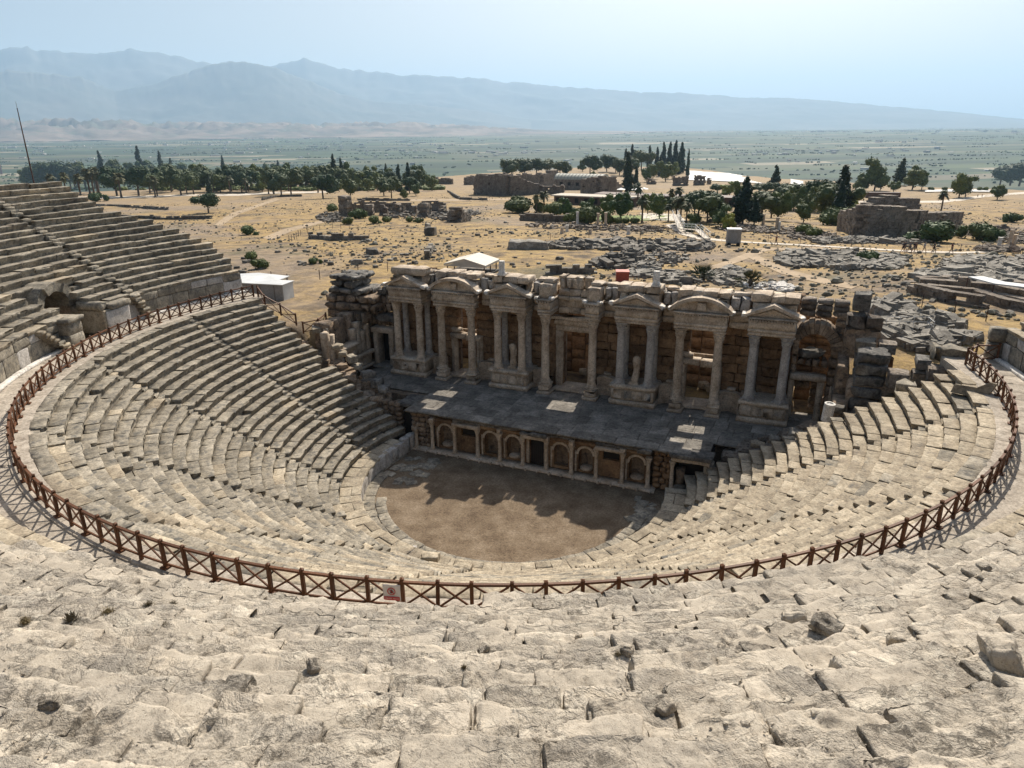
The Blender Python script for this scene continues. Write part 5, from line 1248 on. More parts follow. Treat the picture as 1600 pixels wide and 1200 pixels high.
o = stone('fluted_drum', -.3, .3, -.3, .3, 0, 1.25, M['marble_white'], None, amp=.02); bpy.data.objects.remove(o)
mb = MB(); mb.lathe([(.36, 0), (.36, 1.25), (.22, 1.27), (.2, 1.2)], 10); o = mb.build('column_drum', M['marble_white'], None, (20.35, 6.3, 6.35), rz=.2); o.rotation_euler = (.06, .05, .3); tag(o, 'pale polygonal column drum standing upright at the end of the right-hand seats', 'column drum')
for i, (x, y, z, d, mt_, lab) in enumerate(((20.95, 7.0, 7.0, (.9, .8, .5), 'rubble_dark', 'dark broken capital lying behind the pale column drum'), (18.9, 6.3, 4.9, (1.7, 1.1, .85), 'rubble', 'big dark-sided block on the end of the seats below the drum'), (17.3, 6.2, 4.3, (.8, .8, .8), 'rubble', 'small cube-shaped block beside the stage at the right'), (16.2, 6.1, 3.9, (1., .8, .5), 'seat_cream', 'low pale block at the right edge of the stage'))):
    loose(lab, (x, y, z), d, mt_, rnd.uniform(-.3, .3))
mb = MB(); mb.prism([(-1.0, 0), (.75, 0), (1.05, .95), (.75, .98), (.2, .55), (-.9, .5)], -.2, .2)
P = on(1533, 612, 2, 11.0); o = mb.build('throne_fragment', M['seat_cream'], None, (P[0]-.45, P[1]-.1, 10.7), R(-22)); o.rotation_euler = (R(-14), 0, R(-22)); tag(o, 'white curved marble seat fragment propped against the rail at right', 'marble fragment')
# blocks tumbled at the left end of the seats
for i, (px, py, z, d) in enumerate(((1, 1, 1, 1),) * 0): pass
for i, (x, y, z, d, mt_) in enumerate(((-19.6, 6.6, 7.1, (1.1, .8, .5), 'seat_cream'), (-18.9, 6.4, 6.6, (.8, .7, .45), 'seat_cream'), (-18.1, 6.5, 6.2, (1., .8, .7), 'seat_grey'), (-17.6, 6.7, 5.5, (.8, .8, .5), 'seat_grey'), (-16.6, 6.6, 4.9, (1.2, .9, .7), 'dark_stone'), (-15.6, 6.4, 4.3, (1.1, .9, .8), 'dark_stone'), (-14.8, 6.3, 3.9, (1., .9, .7), 'dark_stone'), (-21.9, 6.9, 8.3, (.9, .7, .5), 'seat_cream'), (-22.4, 7.4, 8.4, (.8, .6, .4), 'marble_grey'), (-21.4, 7.4, 8.2, (.6, .5, .5), 'rubble'))):
    loose(ORD[i]+' tumbled block counting down the left end of the seats toward the stage', (x, y, z), d, mt_, rnd.uniform(0, 3), group='tumbled blocks at the left end of the seats')
mb = MB(); mb.extr([(-22.0, 5.9), (-21.0, 5.9), (-13.0, 5.2), (-13.0, 6.6), (-20.6, 7.2), (-22.0, 7.2)], .0, 3.3); 
V = [(-27.5, 5.6, 8.3), (-12.6, 4.9, 1.2), (-12.6, 6.9, 1.2), (-27.5, 6.9, 8.3), (-27.5, 5.6, 0), (-12.6, 4.9, 0), (-12.6, 6.9, 0), (-27.5, 6.9, 0)]
tag(ob('side_embankment', mesh('side_embankment', V, [(0, 1, 2, 3), (4, 7, 6, 5), (0, 4, 5, 1), (1, 5, 6, 2), (2, 6, 7, 3), (3, 7, 4, 0)], M['bank'])), kind='structure')
V = [(28.5, 5.2, 9.3), (13.4, 4.6, 1.6), (13.4, 7.4, 1.6), (28.5, 8.9, 9.3), (28.5, 5.2, 0), (13.4, 4.6, 0), (13.4, 7.4, 0), (28.5, 8.9, 0)]
tag(ob('side_embankment', mesh('side_embankment', V, [(3, 2, 1, 0), (5, 6, 7, 4), (1, 5, 4, 0), (2, 6, 5, 1), (3, 7, 6, 2), (0, 4, 7, 3)], M['bank'])), kind='structure')
def end_rubble(label, x0, z0, x1, z1, ya, yb, n):
    V = []; F = []
    for _ in range(n):
        u = rnd.random(); x = x0+(x1-x0)*u; y = rnd.uniform(ya, yb)+.6*u*0; z = z0+(z1-z0)*u; v, f = rnd.choice(LOOSE); e = rnd.lognormvariate(-.25, .35)
        Mx = Matrix.Translation((x, y, z+rnd.gauss(0, .15))) @ Matrix.Rotation(rnd.uniform(0, 6.3), 4, 'Z') @ Matrix.Rotation(rnd.gauss(0, .25), 4, 'X') @ Matrix.Diagonal((e*1.2, e*1.2, e*1.15, 1))
        k = len(V); V += [Mx @ Vector(q) for q in v]; F += [tuple(int(i)+k for i in g) for g in f]
    tag(ob('wall_rubble', mesh('wall_rubble', V, F, M['conglomerate' if x0 < 0 else 'ruin'])), label, 'rubble', kind='stuff')
end_rubble('rough broken masonry heaped against the left end of the seats', -26.5, 8.0, -12.8, 1.9, 5.3, 7.2, 130)
end_rubble('rough broken masonry heaped against the right end of the seats', 27.5, 9.0, 14.2, 2.5, 5.3, 8.2, 130)
# end of the walkway on the right: cross wall and long upper wall
ew = thing('end_wall', 'pale wall of upright slabs closing the walkway at the far right', 'wall', (30.2, 9.5, ZD)); el = (30.2, 9.5, ZD)
for x0, x1, y0, y1, z0, z1 in ((29.0, 29.9, 8.4, 9.3, ZD-.1, 12.2), (29.0, 29.9, 8.35, 9.3, 12.2, 13.1), (29.95, 30.9, 8.5, 9.5, ZD-.1, 13.0)): stone('end_block', x0, x1, y0, y1, z0, z1-.02, M['seat_grey'], ew, ploc=el, amp=.05, chip=.1)
# ------------------------------------------------------------------ trees
def leaf_cloud(q, n, fn, size, up=.4):
    V = []; F = []
    for _ in range(n):
        p, nn = fn(q); nn = (nn+Vector((q.gauss(0, .5), q.gauss(0, .5), q.gauss(0, .5)+up*.3))).normalized()
        a = nn.orthogonal().normalized(); b = nn.cross(a); t = q.uniform(0, 6.28); a, b = a*math.cos(t)+b*math.sin(t), b*math.cos(t)-a*math.sin(t)
        s = size*q.uniform(.6, 1.3); k = len(V)
        V += [p+a*s, p+b*s*.55+nn*s*.15, p-a*s, p-b*s*.55]; F.append((k, k+1, k+2, k+3))
    return V, F
def sph(q):
    z = q.uniform(-1, 1); t = q.uniform(0, 6.28); r = math.sqrt(1-z*z); return Vector((r*math.cos(t), r*math.sin(t), z))
def blobs_fn(bl):
    tot = [b[1].x*b[1].y+b[1].x*b[1].z for b in bl]
    def fn(q):
        c, e = q.choices(bl, tot)[0]; u = sph(q); r = q.uniform(.72, 1.05)
        return c+Vector((u.x*e.x, u.y*e.y, u.z*e.z))*r, u
    return fn
def inner(V, F, bl, k=.78):
    for c, e in bl:
        n = len(V); N, L = 9, 6
        for i in range(L+1):
            f = math.pi*i/L
            for j in range(N):
                t = 2*math.pi*j/N; w_ = 1+.18*math.sin(3*t+i*2+c.x*5); V.append(c+Vector((e.x*math.sin(f)*math.cos(t)*w_, e.y*math.sin(f)*math.sin(t)*w_, e.z*math.cos(f)))*k)
        F += [(n+i*N+j, n+i*N+(j+1) % N, n+(i+1)*N+(j+1) % N, n+(i+1)*N+j) for i in range(L) for j in range(N)]
TREES = {}
def make_tree_kinds():
    for kind in ('stone_pine', 'cypress', 'broad_tree', 'palm_tree', 'bush', 'lime_tree', 'conifer'):
        for s in range(3):
            q = random.Random(hash_(kind)+s); V = []; F = []; tr = MB()
            if kind == 'stone_pine':                      # unit height, flattened crown
                bl = [(Vector((q.gauss(0, .22), q.gauss(0, .22), .58+q.gauss(0, .09))), Vector((q.uniform(.2, .3), q.uniform(.2, .3), q.uniform(.16, .24)))) for _ in range(10)]+[(Vector((0, 0, .58)), Vector((.40, .40, .32)))]
                V, F = leaf_cloud(q, 900, blobs_fn(bl), .045); inner(V, F, bl); mat = 'leaf_pine'
                tr.tube((0, 0, 0), (.02, .01, .5), .035, .022); tr.tube((.02, .01, .3), (.16, .05, .6), .018, .01); tr.tube((.02, .01, .35), (-.14, -.06, .6), .018, .01)
            elif kind == 'cypress':
                bl = [(Vector((q.gauss(0, .015), q.gauss(0, .015), .12+.8*i/7)), Vector((.13*(1-(i/8.3)**1.7)+.012,)*2+(.13,))) for i in range(8)]
                V, F = leaf_cloud(q, 650, blobs_fn(bl), .035, 1.5); inner(V, F, bl, .85); mat = 'leaf_cypress'; tr.tube((0, 0, 0), (0, 0, .5), .02, .012)
            elif kind == 'conifer':
                bl = [(Vector((q.gauss(0, .03), q.gauss(0, .03), .2+.72*i/7)), Vector((.24*(1-i/8)+.03,)*2+(.09,))) for i in range(8)]
                V, F = leaf_cloud(q, 700, blobs_fn(bl), .045); inner(V, F, bl, .75); mat = 'leaf_cypress'; tr.tube((0, 0, 0), (0, 0, .8), .025, .01)
            elif kind in ('broad_tree', 'lime_tree'):
                bl = [(Vector((q.gauss(0, .19), q.gauss(0, .19), .52+q.gauss(0, .17))), Vector((q.uniform(.14, .26),)*2+(q.uniform(.13, .24),))) for _ in range(14)]+[(Vector((0, 0, .48)), Vector((.34, .34, .36)))]
                V, F = leaf_cloud(q, 950, blobs_fn(bl), .045); inner(V, F, bl); mat = 'leaf_broad' if kind == 'broad_tree' else 'leaf_lime'
                tr.tube((0, 0, 0), (.01, .02, .45), .03, .02); tr.tube((.01, .02, .28), (.15, -.05, .55), .016, .008); tr.tube((.01, .02, .3), (-.12, .08, .55), .016, .008)
            elif kind == 'palm_tree':
                tr.lathe([(.05, 0), (.035, .1), (.03, .5), (.035, .72)], 8); mat = 'leaf_palm'
                for _ in range(46):
                    t = q.uniform(0, 6.28); e = q.uniform(-.9, 1.2); L = q.uniform(.2, .3); d = Vector((math.cos(t)*math.cos(e), math.sin(t)*math.cos(e), math.sin(e))); s_ = d.cross(Vector((0, 0, 1)))
                    s_ = (s_.normalized() if s_.length > .01 else Vector((1, 0, 0))); b0 = Vector((0, 0, .74)); m1 = b0+d*L*.55; e1 = b0+d*L-Vector((0, 0, .07)); k = len(V)
                    V += [b0, m1+s_*.055, e1+s_*.03, e1-s_*.03, m1-s_*.055, m1+Vector((0, 0, .02))]; F += [(k, k+1, k+5), (k, k+5, k+4), (k+1, k+2, k+3, k+5), (k+5, k+3, k+4)]
            else:
                bl = [(Vector((q.gauss(0, .25), q.gauss(0, .25), .36+q.gauss(0, .1))), Vector((q.uniform(.2, .3),)*2+(q.uniform(.2, .3),))) for _ in range(6)]+[(Vector((0, 0, .34)), Vector((.46, .46, .38)))]
                V, F = leaf_cloud(q, 620, blobs_fn(bl), .07); inner(V, F, bl, .8); mat = 'leaf_broad'; tr.tube((0, 0, 0), (0, 0, .3), .03, .02)
            TREES[kind, s] = (mesh('crown', V, F, M[mat]), tr.mesh('trunk', M['bark']))
def hash_(s): return sum(ord(c)*(i+1) for i, c in enumerate(s))
make_tree_kinds()
TL = []                                                    # kind, px, base py, height in px, width factor, zone
def T_(zone, kind, *rows):
    for r in rows: TL.append((kind, r[0], r[1], r[2], r[3] if len(r) > 3 else 1., zone))
z = 'in the tree belt beyond the left field'
T_(z, 'stone_pine', (70, 299, 34, 1.1), (95, 296, 30), (122, 292, 28), (183, 306, 37, 1.1), (217, 306, 37, 1.1), (246, 306, 28), (268, 300, 30), (283, 305, 36), (303, 304, 30), (325, 300, 30), (345, 302, 26), (362, 299, 32), (378, 301, 28), (395, 296, 26), (428, 303, 36), (440, 306, 34), (455, 304, 34), (490, 296, 32), (505, 310, 35, 1.1), (548, 312, 30), (600, 306, 28), (612, 310, 30), (640, 302, 24))
T_(z, 'cypress', (162, 280, 34), (220, 272, 34), (254, 276, 32), (350, 272, 24), (328, 305, 28), (523, 290, 42), (536, 290, 36), (604, 285, 26), (624, 300, 38), (639, 298, 38), (270, 280, 26), (437, 282, 26))
T_(z, 'broad_tree', (42, 294, 22), (180, 282, 26), (205, 284, 24), (235, 290, 24), (305, 286, 22), (415, 290, 24), (410, 300, 26), (425, 288, 28), (470, 294, 28), (485, 288, 26), (510, 290, 22), (530, 300, 18), (560, 298, 26), (575, 300, 22), (590, 298, 26), (632, 312, 16), (660, 294, 22), (675, 298, 22), (650, 306, 18), (318, 292, 26), (366, 290, 24), (388, 288, 22), (448, 288, 24), (548, 290, 24))
T_(z, 'palm_tree', (52, 302, 22), (104, 304, 26), (126, 305, 26), (141, 303, 30), (147, 302, 28), (155, 303, 32), (135, 299, 24), (190, 309, 30), (243, 308, 26), (112, 299, 22), (118, 297, 22), (90, 297, 18))
z = 'in the rear of the left tree belt'
_q = random.Random(8)
T_(z, 'broad_tree', *[(60+25*i+_q.uniform(-8, 8), 291+_q.uniform(-3, 3), _q.uniform(22, 32), 1.1) for i in range(25)])
T_(z, 'stone_pine', *[(72+27*i+_q.uniform(-8, 8), 295+_q.uniform(-3, 4), _q.uniform(24, 33), 1.05) for i in range(22)])
T_(z, 'palm_tree', *[(60+33*i+_q.uniform(-12, 12), 299+_q.uniform(-2, 4), _q.uniform(18, 25)) for i in range(14)])
z = 'on the near dry field to the left'
T_(z, 'stone_pine', (326, 333, 27, 1.25))
T_(z, 'bush', (388, 367, 14), (150, 315, 12), (518, 330, 11), (545, 350, 11), (585, 349, 12), (561, 342, 15), (605, 347, 9), (640, 347, 9), (655, 348, 8), (490, 412, 10), (392, 405, 12), (408, 420, 16))
z = 'around the museum ruins in the middle distance'
T_(z, 'stone_pine', (800, 277, 26, 1.15), (820, 274, 24, 1.2), (838, 274, 24, 1.2), (856, 273, 22, 1.2), (875, 275, 22, 1.2), (922, 272, 27), (948, 268, 24), (962, 270, 20), (968, 274, 24), (1002, 265, 26), (985, 272, 24))
T_(z, 'cypress', (981, 300, 54, 1.1), (993, 298, 34), (977, 262, 26), (987, 262, 32), (1014, 262, 30), (1026, 262, 28), (1036, 262, 34), (1045, 264, 36), (1054, 264, 38), (1064, 270, 40), (1060, 272, 30), (1074, 275, 36, .6), (938, 262, 16), (884, 290, 26), (879, 290, 18), (1030, 275, 28))
T_(z, 'broad_tree', (910, 268, 16), (888, 293, 14), (1010, 285, 22), (1020, 280, 24), (1040, 284, 28), (1050, 280, 24), (950, 298, 12), (927, 285, 16))
z = 'in the garden grove behind the columns'
T_(z, 'palm_tree', (838, 333, 26), (850, 332, 30), (996, 322, 32), (1003, 348, 36), (1048, 326, 28), (1060, 326, 30), (1063, 346, 34), (1056, 346, 32), (1072, 348, 28), (1044, 346, 24), (968, 330, 24))
T_(z, 'bush', (812, 333, 22, 1.3), (870, 336, 20), (918, 350, 28), (810, 320, 14), (900, 348, 16), (955, 348, 9), (965, 349, 10), (978, 349, 9), (992, 349, 9), (1078, 362, 14), (1085, 348, 14))
T_(z, 'broad_tree', (886, 340, 30), (915, 346, 34), (950, 342, 36), (970, 344, 40), (1012, 335, 30), (1030, 342, 34), (1025, 330, 26), (1126, 355, 32), (1160, 322, 34), (1215, 345, 40), (1240, 330, 34), (1265, 332, 36), (1290, 340, 44), (1255, 348, 30))
T_(z, 'stone_pine', (1090, 345, 42, 1.1), (1112, 338, 36, 1.1), (1085, 335, 34), (1105, 348, 40), (1190, 344, 40, 1.2), (1205, 340, 36), (1232, 328, 36, 1.1), (1250, 326, 34, 1.1), (1270, 330, 42, 1.1), (1290, 328, 40, 1.2), (1300, 342, 46, 1.1), (1120, 303, 14, 1.3), (1195, 304, 16, 1.4), (1225, 306, 18, 1.4))
T_(z, 'conifer', (1160, 350, 64), (1178, 352, 40), (1210, 298, 34))
T_(z, 'cypress', (1312, 342, 68, 1.45), (1308, 346, 54, 1.3), (1152, 348, 44, 1.2))
T_(z, 'lime_tree', (1137, 358, 24), (1140, 306, 20, 1.3), (1330, 330, 20))
z = 'at the plateau edge to the right'
T_(z, 'broad_tree', (1366, 298, 42, 1.05), (1340, 298, 18), (1350, 298, 16), (1375, 298, 20), (1425, 297, 30, 1.2), (1440, 296, 22), (1396, 300, 14, 1.3), (1498, 309, 30, 1.1), (1508, 308, 26), (1558, 312, 18, 1.3))
T_(z, 'conifer', (1405, 290, 34, 1.05))
T_(z, 'stone_pine', (1562, 290, 22, 1.3), (1578, 290, 26, 1.3), (1592, 291, 28, 1.3), (1608, 291, 28, 1.3), (1625, 292, 26, 1.2))
T_(z, 'palm_tree', (1470, 332, 26))
T_(z, 'bush', (1460, 378, 28, 1.25), (1532, 374, 22), (1550, 376, 16), (1358, 409, 16), (1580, 347, 12), (1300, 352, 26), (1320, 334, 20), (1335, 340, 16), (1474, 303, 5), (1455, 298, 5), (1476, 298, 5), (1530, 298, 5), (1540, 298, 5), (1270, 370, 14), (1255, 365, 14))
NAMES = {'stone_pine': ('rounded umbrella pine', 'pine tree'), 'cypress': ('dark pointed cypress', 'cypress tree'), 'broad_tree': ('bushy green tree', 'tree'), 'palm_tree': ('shaggy palm', 'palm tree'), 'bush': ('round bush', 'bush'), 'lime_tree': ('yellow-green tree', 'tree'), 'conifer': ('tiered dark conifer', 'conifer')}
seen = {}
TL.sort(key=lambda r: r[1])
cnt = {}
for r in TL: cnt[r[0], r[5]] = cnt.get((r[0], r[5]), 0)+1
for i, (kind, px, py, h, wf, zone) in enumerate(TL):
    P = at(px, py); d = (P-Vector(CAM)).length; H = h*d/FPX*1.08
    if kind == 'palm_tree': H *= 1.0
    k = seen.get((kind, zone), 0); seen[kind, zone] = k+1
    lab, cat = NAMES[kind]; n = cnt[kind, zone]
    L = ('the only '+lab if n == 1 else ORD[k]+' '+lab+' from the left')+' '+zone
    crown, trunk = TREES[kind, i % 3]
    t = thing(kind, L, cat, (P.x, P.y, P.z-.1), rnd.uniform(0, 6.28), cat+'s '+zone)
    s = H/max(v.co.z for v in crown.vertices); wv = s*wf*({'stone_pine': .86, 'broad_tree': .92}.get(kind, 1))
    if kind == 'stone_pine': wv *= 1.0
    ob('crown', crown, t, scale=(wv, wv, s)); ob('trunk', trunk, t, scale=(wv, wv, s))
mb = MB()
for _ in range(260):
    px = rnd.uniform(45, 690); P = at(px, 292+6*rnd.random()); e = rnd.uniform(1., 2.6)
    for _k in range(3): mb.lathe([(e*.6, -.3), (e*.9, e*.4), (e*.7, e*.9), (.1, e*1.15)], 7, (P.x+rnd.gauss(0, 2), P.y+rnd.gauss(0, 2), P.z), wob=lambda a, z: rnd.uniform(-.3, .3))
tag(mb.build('undergrowth', M['leaf_broad']), 'dark undergrowth closing the foot of the tree belt beyond the left field', 'undergrowth', kind='stuff')
# two low spiky palms close behind the facade
def spiky(seed):
    q = random.Random(seed); V = []; F = []
    for _ in range(60):
        t = q.uniform(0, 6.28); e = q.uniform(.05, 1.4); L = q.uniform(.7, 1.1); d = Vector((math.cos(t)*math.cos(e), math.sin(t)*math.cos(e), math.sin(e))); s_ = d.cross(Vector((0, 0, 1))).normalized()
        for j in range(9):
            a = (j-4)*.2; dd = (d*math.cos(a)+s_*math.sin(a)).normalized(); c = d*L*.6; k = len(V); s2 = dd.orthogonal().normalized()*.02
            V += [c-s2, c+s2, c+dd*L*.5-Vector((0, 0, .05))]; F.append((k, k+1, k+2))
        k = len(V); V += [s_*.012, -s_*.012, d*L*.6]; F.append((k, k+1, k+2))
    return mesh('fronds', V, F, M['leaf_palm'])
for i, (px, py, h, lab) in enumerate(((1098, 437, 30, 'low spiky fan palm growing behind the right half of the facade'), (1172, 446, 30, 'low spiky fan palm beside the pale rubble, right of its twin'), (988, 402, 14, 'small pale green spiky plant on top of the dark rubble heap'))):
    P = at(px, py); d = (P-Vector(CAM)).length; H = h*d/FPX
    t = thing('fan_palm', lab, 'palm', tuple(P), 0); ob('fronds', spiky(i+3), t, scale=(H*.85,)*3)
    mb = MB(); mb.lathe([(.16, -.1), (.13, .35), (.05, .5)], 7); ob('trunk', mb.mesh('trunk', M['bark']), t, scale=(H*.8,)*3)

# ------------------------------------------------------------------ ruins on the plateau
def ruin_wall(name, label, pts, th, hs, mat='ruin', cat='ruined wall', group=None, seed=0, rag=.5):
    """standing masonry: pts are spots on the ground, hs the height at each; coursed blocks, ragged top"""
    L = [0]
    for a, b_ in zip(pts[:-1], pts[1:]): L.append(L[-1]+(Vector(b_)-Vector(a)).xy.length)
    o = Vector(pts[0]); mb = MB(); q = random.Random(seed*7+3); z = -.6; ch = .62 if th > 1.5 else .45
    while z < max(hs)+rag*1.4:
        h = ch*q.uniform(.8, 1.2); s = -q.random()
        while s < L[-1]:
            e = q.uniform(.8, 1.9)*(1 if th > 1.5 else .75); c = min(max(s+e/2, 0), L[-1]-.01); k = max(j for j in range(len(L)-1) if L[j] <= c)
            u = (c-L[k])/(L[k+1]-L[k]); a, b_ = Vector(pts[k]), Vector(pts[k+1]); p = a.lerp(b_, u)-o; d = (b_-a).xy.normalized()
            H = hs[k]+(hs[k+1]-hs[k])*u+rag*(float(vnoise(np.array([[c*.33+seed*5., seed*3.1, .5]]))[0])*1.2+.35*q.uniform(-1, 1))
            if z+h*.6 < H and q.random() > .02:
                w_ = th*(1-.02*z)+q.gauss(0, .07); mb.rbox((p.x+q.gauss(0, .03), p.y+q.gauss(0, .03), p.z+z+h/2), (e*.97, w_, h*.95), math.atan2(d.y, d.x)+q.gauss(0, .015), q.gauss(0, .012), q.gauss(0, .012))
            s += e
        z += h
    return tag(ob(name, mb.mesh(name, M[mat]), None, tuple(o)), label, cat, group)
def rubble(label, spots, n, sz, mat='rubble', spread=None, pile=.0, flat=.5, name='rubble_heap', kind='stuff', cat='rubble'):
    """heap of broken blocks strewn between pixel outlines: spots = (px, py, half-width px, half-height px)"""
    mb = MB()
    for px, py, wx, wy in spots:
        for _ in range(n):
            a = rnd.uniform(0, 6.28); r = math.sqrt(rnd.random()); P = at(px+wx*r*math.cos(a), py+wy*r*math.sin(a)); e = sz*rnd.lognormvariate(0, .35)
            mb.rbox((P.x, P.y, P.z+e*.2+pile*(1-r)*rnd.random()), (e*rnd.uniform(.8, 1.8), e*rnd.uniform(.6, 1.1), e*rnd.uniform(.35, .35+flat)), rnd.uniform(0, 3), rnd.gauss(0, .17), rnd.gauss(0, .17))
    return tag(mb.build(name, M[mat]), label, cat, kind=kind)
rubble('long bank of tumbled dark blocks below the path in the middle', [(900, 384, 46, 7), (960, 384, 40, 8), (1020, 385, 40, 8), (1080, 386, 36, 7)], 285, 0.59, 'rubble_dark', pile=1.0)
rubble('dark heap of broken stones behind the middle of the facade', [(960, 412, 34, 9), (985, 404, 22, 8)], 323, 0.50, 'rubble_dark', pile=1.6)
rubble('scatter of pinkish broken stones right of the dark heap', [(1040, 404, 36, 9), (1010, 416, 22, 6)], 171, 0.37, 'rubble', pile=.3)
rubble('pale rubble between the two spiky palms', [(1125, 432, 30, 9), (1150, 428, 18, 8), (1140, 440, 26, 6)], 209, 0.43, 'rubble', pile=.7)
rubble('low white stones strewn along the edge behind the facade at right', [(1200, 448, 40, 5), (1225, 452, 18, 4)], 133, 0.31, 'marble_white', pile=.3)
rubble('wide field of grey building blocks right of the dirt track', [(1260, 405, 50, 13), (1320, 408, 60, 15), (1380, 410, 36, 12)], 399, 0.59, 'rubble', pile=.25)
rubble('terraced grey rubble field at the right edge below the path', [(1520, 415, 50, 14), (1580, 420, 40, 18), (1470, 432, 40, 7), (1545, 440, 60, 8)], 361, 0.56, 'rubble', pile=.4)
rubble('tumbled slabs on the slope right of the ruined arch', [(1390, 482, 40, 12), (1440, 500, 46, 12), (1400, 510, 30, 8), (1480, 510, 26, 6), (1370, 495, 20, 10), (1420, 524, 60, 9), (1490, 530, 36, 7), (1385, 515, 26, 10), (1455, 540, 40, 8)], 247, 0.46, 'rubble', pile=.5)
rubble('grey rubble strip between the big ruined wall and the path', [(1340, 376, 40, 5), (1400, 378, 50, 4), (1290, 378, 20, 4)], 209, 0.50, 'rubble', pile=.3)
rubble('dark rubble around the old square ruins on the left', [(520, 340, 26, 8), (700, 338, 34, 7), (640, 336, 50, 6), (720, 334, 30, 4)], 266, 0.56, 'rubble_dark', pile=.5)
rubble('broken stones strewn before the garden grove', [(870, 352, 50, 6), (940, 356, 50, 5), (1010, 358, 40, 5), (1160, 358, 40, 5), (1220, 360, 50, 6), (1270, 370, 40, 6)], 171, 0.46, 'ruin', pile=.3)
rubble('stones lying along the far right of the ruin field', [(1540, 362, 50, 8), (1590, 372, 30, 10), (1560, 390, 40, 5)], 209, 0.43, 'ruin', pile=.2)
rubble('squared blocks and mouldings laid out behind the facade beside the red box', [(1030, 430, 40, 7), (1000, 428, 20, 6), (1060, 440, 30, 4)], 114, 0.50, 'rubble', pile=.2)
# excavated walls on the right
exc = 0
for pts, hs, lab in (([(1425, 458), (1480, 472), (1530, 480)], (1.6, 1.6, 1.4), 'low grey wall of upright slabs along the wire fence at right'), ([(1445, 446), (1500, 450), (1560, 455), (1610, 460)], (1.2, 1.6, 1.5, 1.4), 'long low excavated wall with orange earth before it at right'), ([(1450, 455), (1520, 462), (1600, 478)], (1.0, 1.2, 1.2), 'low broken excavated wall nearest the sheet roof at right'), ([(1530, 468), (1570, 480), (1620, 490)], (1.3, 1.4, 1.2), 'low wall end beside the grey stump at far right'), ([(1420, 441), (1470, 440), (1520, 437)], (.9, 1.0, 1.0), 'dark low wall line under the orange bank at right'), ([(1540, 452), (1590, 462), (1640, 470)], (1.2, 1.2, 1.2), 'low wall just behind the pale sheet roof')):
    ruin_wall('ruined_wall', lab, [at(*q) for q in pts], .9, [q*.72 for q in hs], 'ruin', seed=exc, rag=.35); exc += 1
ruin_wall('ruined_wall', 'long ruined fountain wall with a stepped broken top beside the round bush', [at(1318, 360), at(1345, 369), at(1420, 371), at(1487, 366)], 3.2, (4.2, 5.9, 5.4, 4.8), 'ruin', seed=21, rag=.5)
ruin_wall('ruined_wall', 'broken upper part standing on the back of the long ruined fountain wall', [at(1345, 362), at(1420, 362)], 3., (7.0, 7.7), 'ruin', seed=24, rag=1.0)
for i, (pts, hs, th, lab) in enumerate((([(745, 303), (795, 306), (840, 303)], (10, 11.5, 5), 4., 'tall ruined bath wall at the left end of the museum ruins'), ([(728, 289), (760, 288), (800, 286)], (6, 7.5, 6.5), 4., 'ragged dark wall behind the tall bath wall'), ([(810, 292), (845, 292), (868, 290)], (9, 8, 11), 5., 'dark ruined wall left of the vaulted roof'), ([(840, 303), (880, 303)], (4.5, 4.5), 3., 'lower grey wall beside the tall bath wall'), ([(912, 304), (935, 306), (958, 305)], (8, 9.5, 9), 4., 'ruined wall block right of the museum courtyard'), ([(955, 303), (968, 302)], (7, 4), 3., 'broken wall stub beside the tall dark cypresses'),
    ([(683, 288), (706, 288)], (5, 4.5), 3., 'small dark ruin left of the museum ruins'), ([(1052, 290), (1074, 290)], (6, 6.5), 2.5, 'square ruined pier by the pale forecourt'), ([(1085, 289), (1100, 289)], (6.5, 6), 2.5, 'second square ruined pier, right of the first by the forecourt'), ([(1105, 288), (1110, 288)], (5, 4.5), 1.5, 'slim ruined pillar by the forecourt'), ([(1012, 288), (1024, 288)], (4, 3.), 2., 'low broken pier left of the forecourt piers'))):
    ruin_wall('ruined_wall', lab, [at(*q) for q in pts], th, hs, 'ruin', seed=40+i, rag=1.2)
# the small colonnaded ruin on the left
for i, (px, py, w_, h, lab) in enumerate(((541, 338, 15, 30, 'tall square ruined tower at the left of the old ruins'), (578, 336, 12, 16, 'first upright slab right of the ruined tower'), (598, 336, 8, 16, 'second upright slab right of the ruined tower'), (603, 336, 7, 12, 'third short pillar right of the ruined tower'), (622, 336, 9, 17, 'tall narrow pillar in the middle of the old ruins'), (628, 334, 10, 14, 'broad stub beside the tall narrow pillar'), (648, 336, 8, 14, 'slim pillar right of the middle of the old ruins'), (664, 338, 14, 20, 'stout crowned pillar near the right of the old ruins'), (672, 336, 6, 14, 'thin stub beside the stout crowned pillar'), (692, 334, 10, 12, 'last low pillar at the right of the old ruins'))):
    P = at(px, py); d = (P-Vector(CAM)).length; W, H = w_*d/FPX, h*d/FPX
    t = thing('ruined_pillar', lab, 'pillar', tuple(P), rnd.uniform(-.2, .4), 'pillars of the old ruins on the left')
    n = 3 if h < 25 else 5
    for k in range(n): stone('pillar_block', -W/2*rnd.uniform(.9, 1.05), W/2*rnd.uniform(.9, 1.05), -W/2, W/2, H*k/n-.2, H*(k+1)/n, M['ruin'], t, amp=.12, chip=.25, rad=.15, seg=.6)
ruin_wall('ruined_wall', 'low ragged wall joining the pillars of the old ruins', [at(552, 333), at(600, 332), at(650, 331), at(695, 330)], 1.4, (4., 3.6, 3.2, 3.), 'ruin', seed=70, rag=1.)
ruin_wall('ruined_wall', 'tumbled grey cone of masonry right of the old ruins', [at(700, 346), at(712, 347), at(726, 345)], 3.5, (1.5, 4.4, 1.2), 'ruin', seed=71, rag=.8)
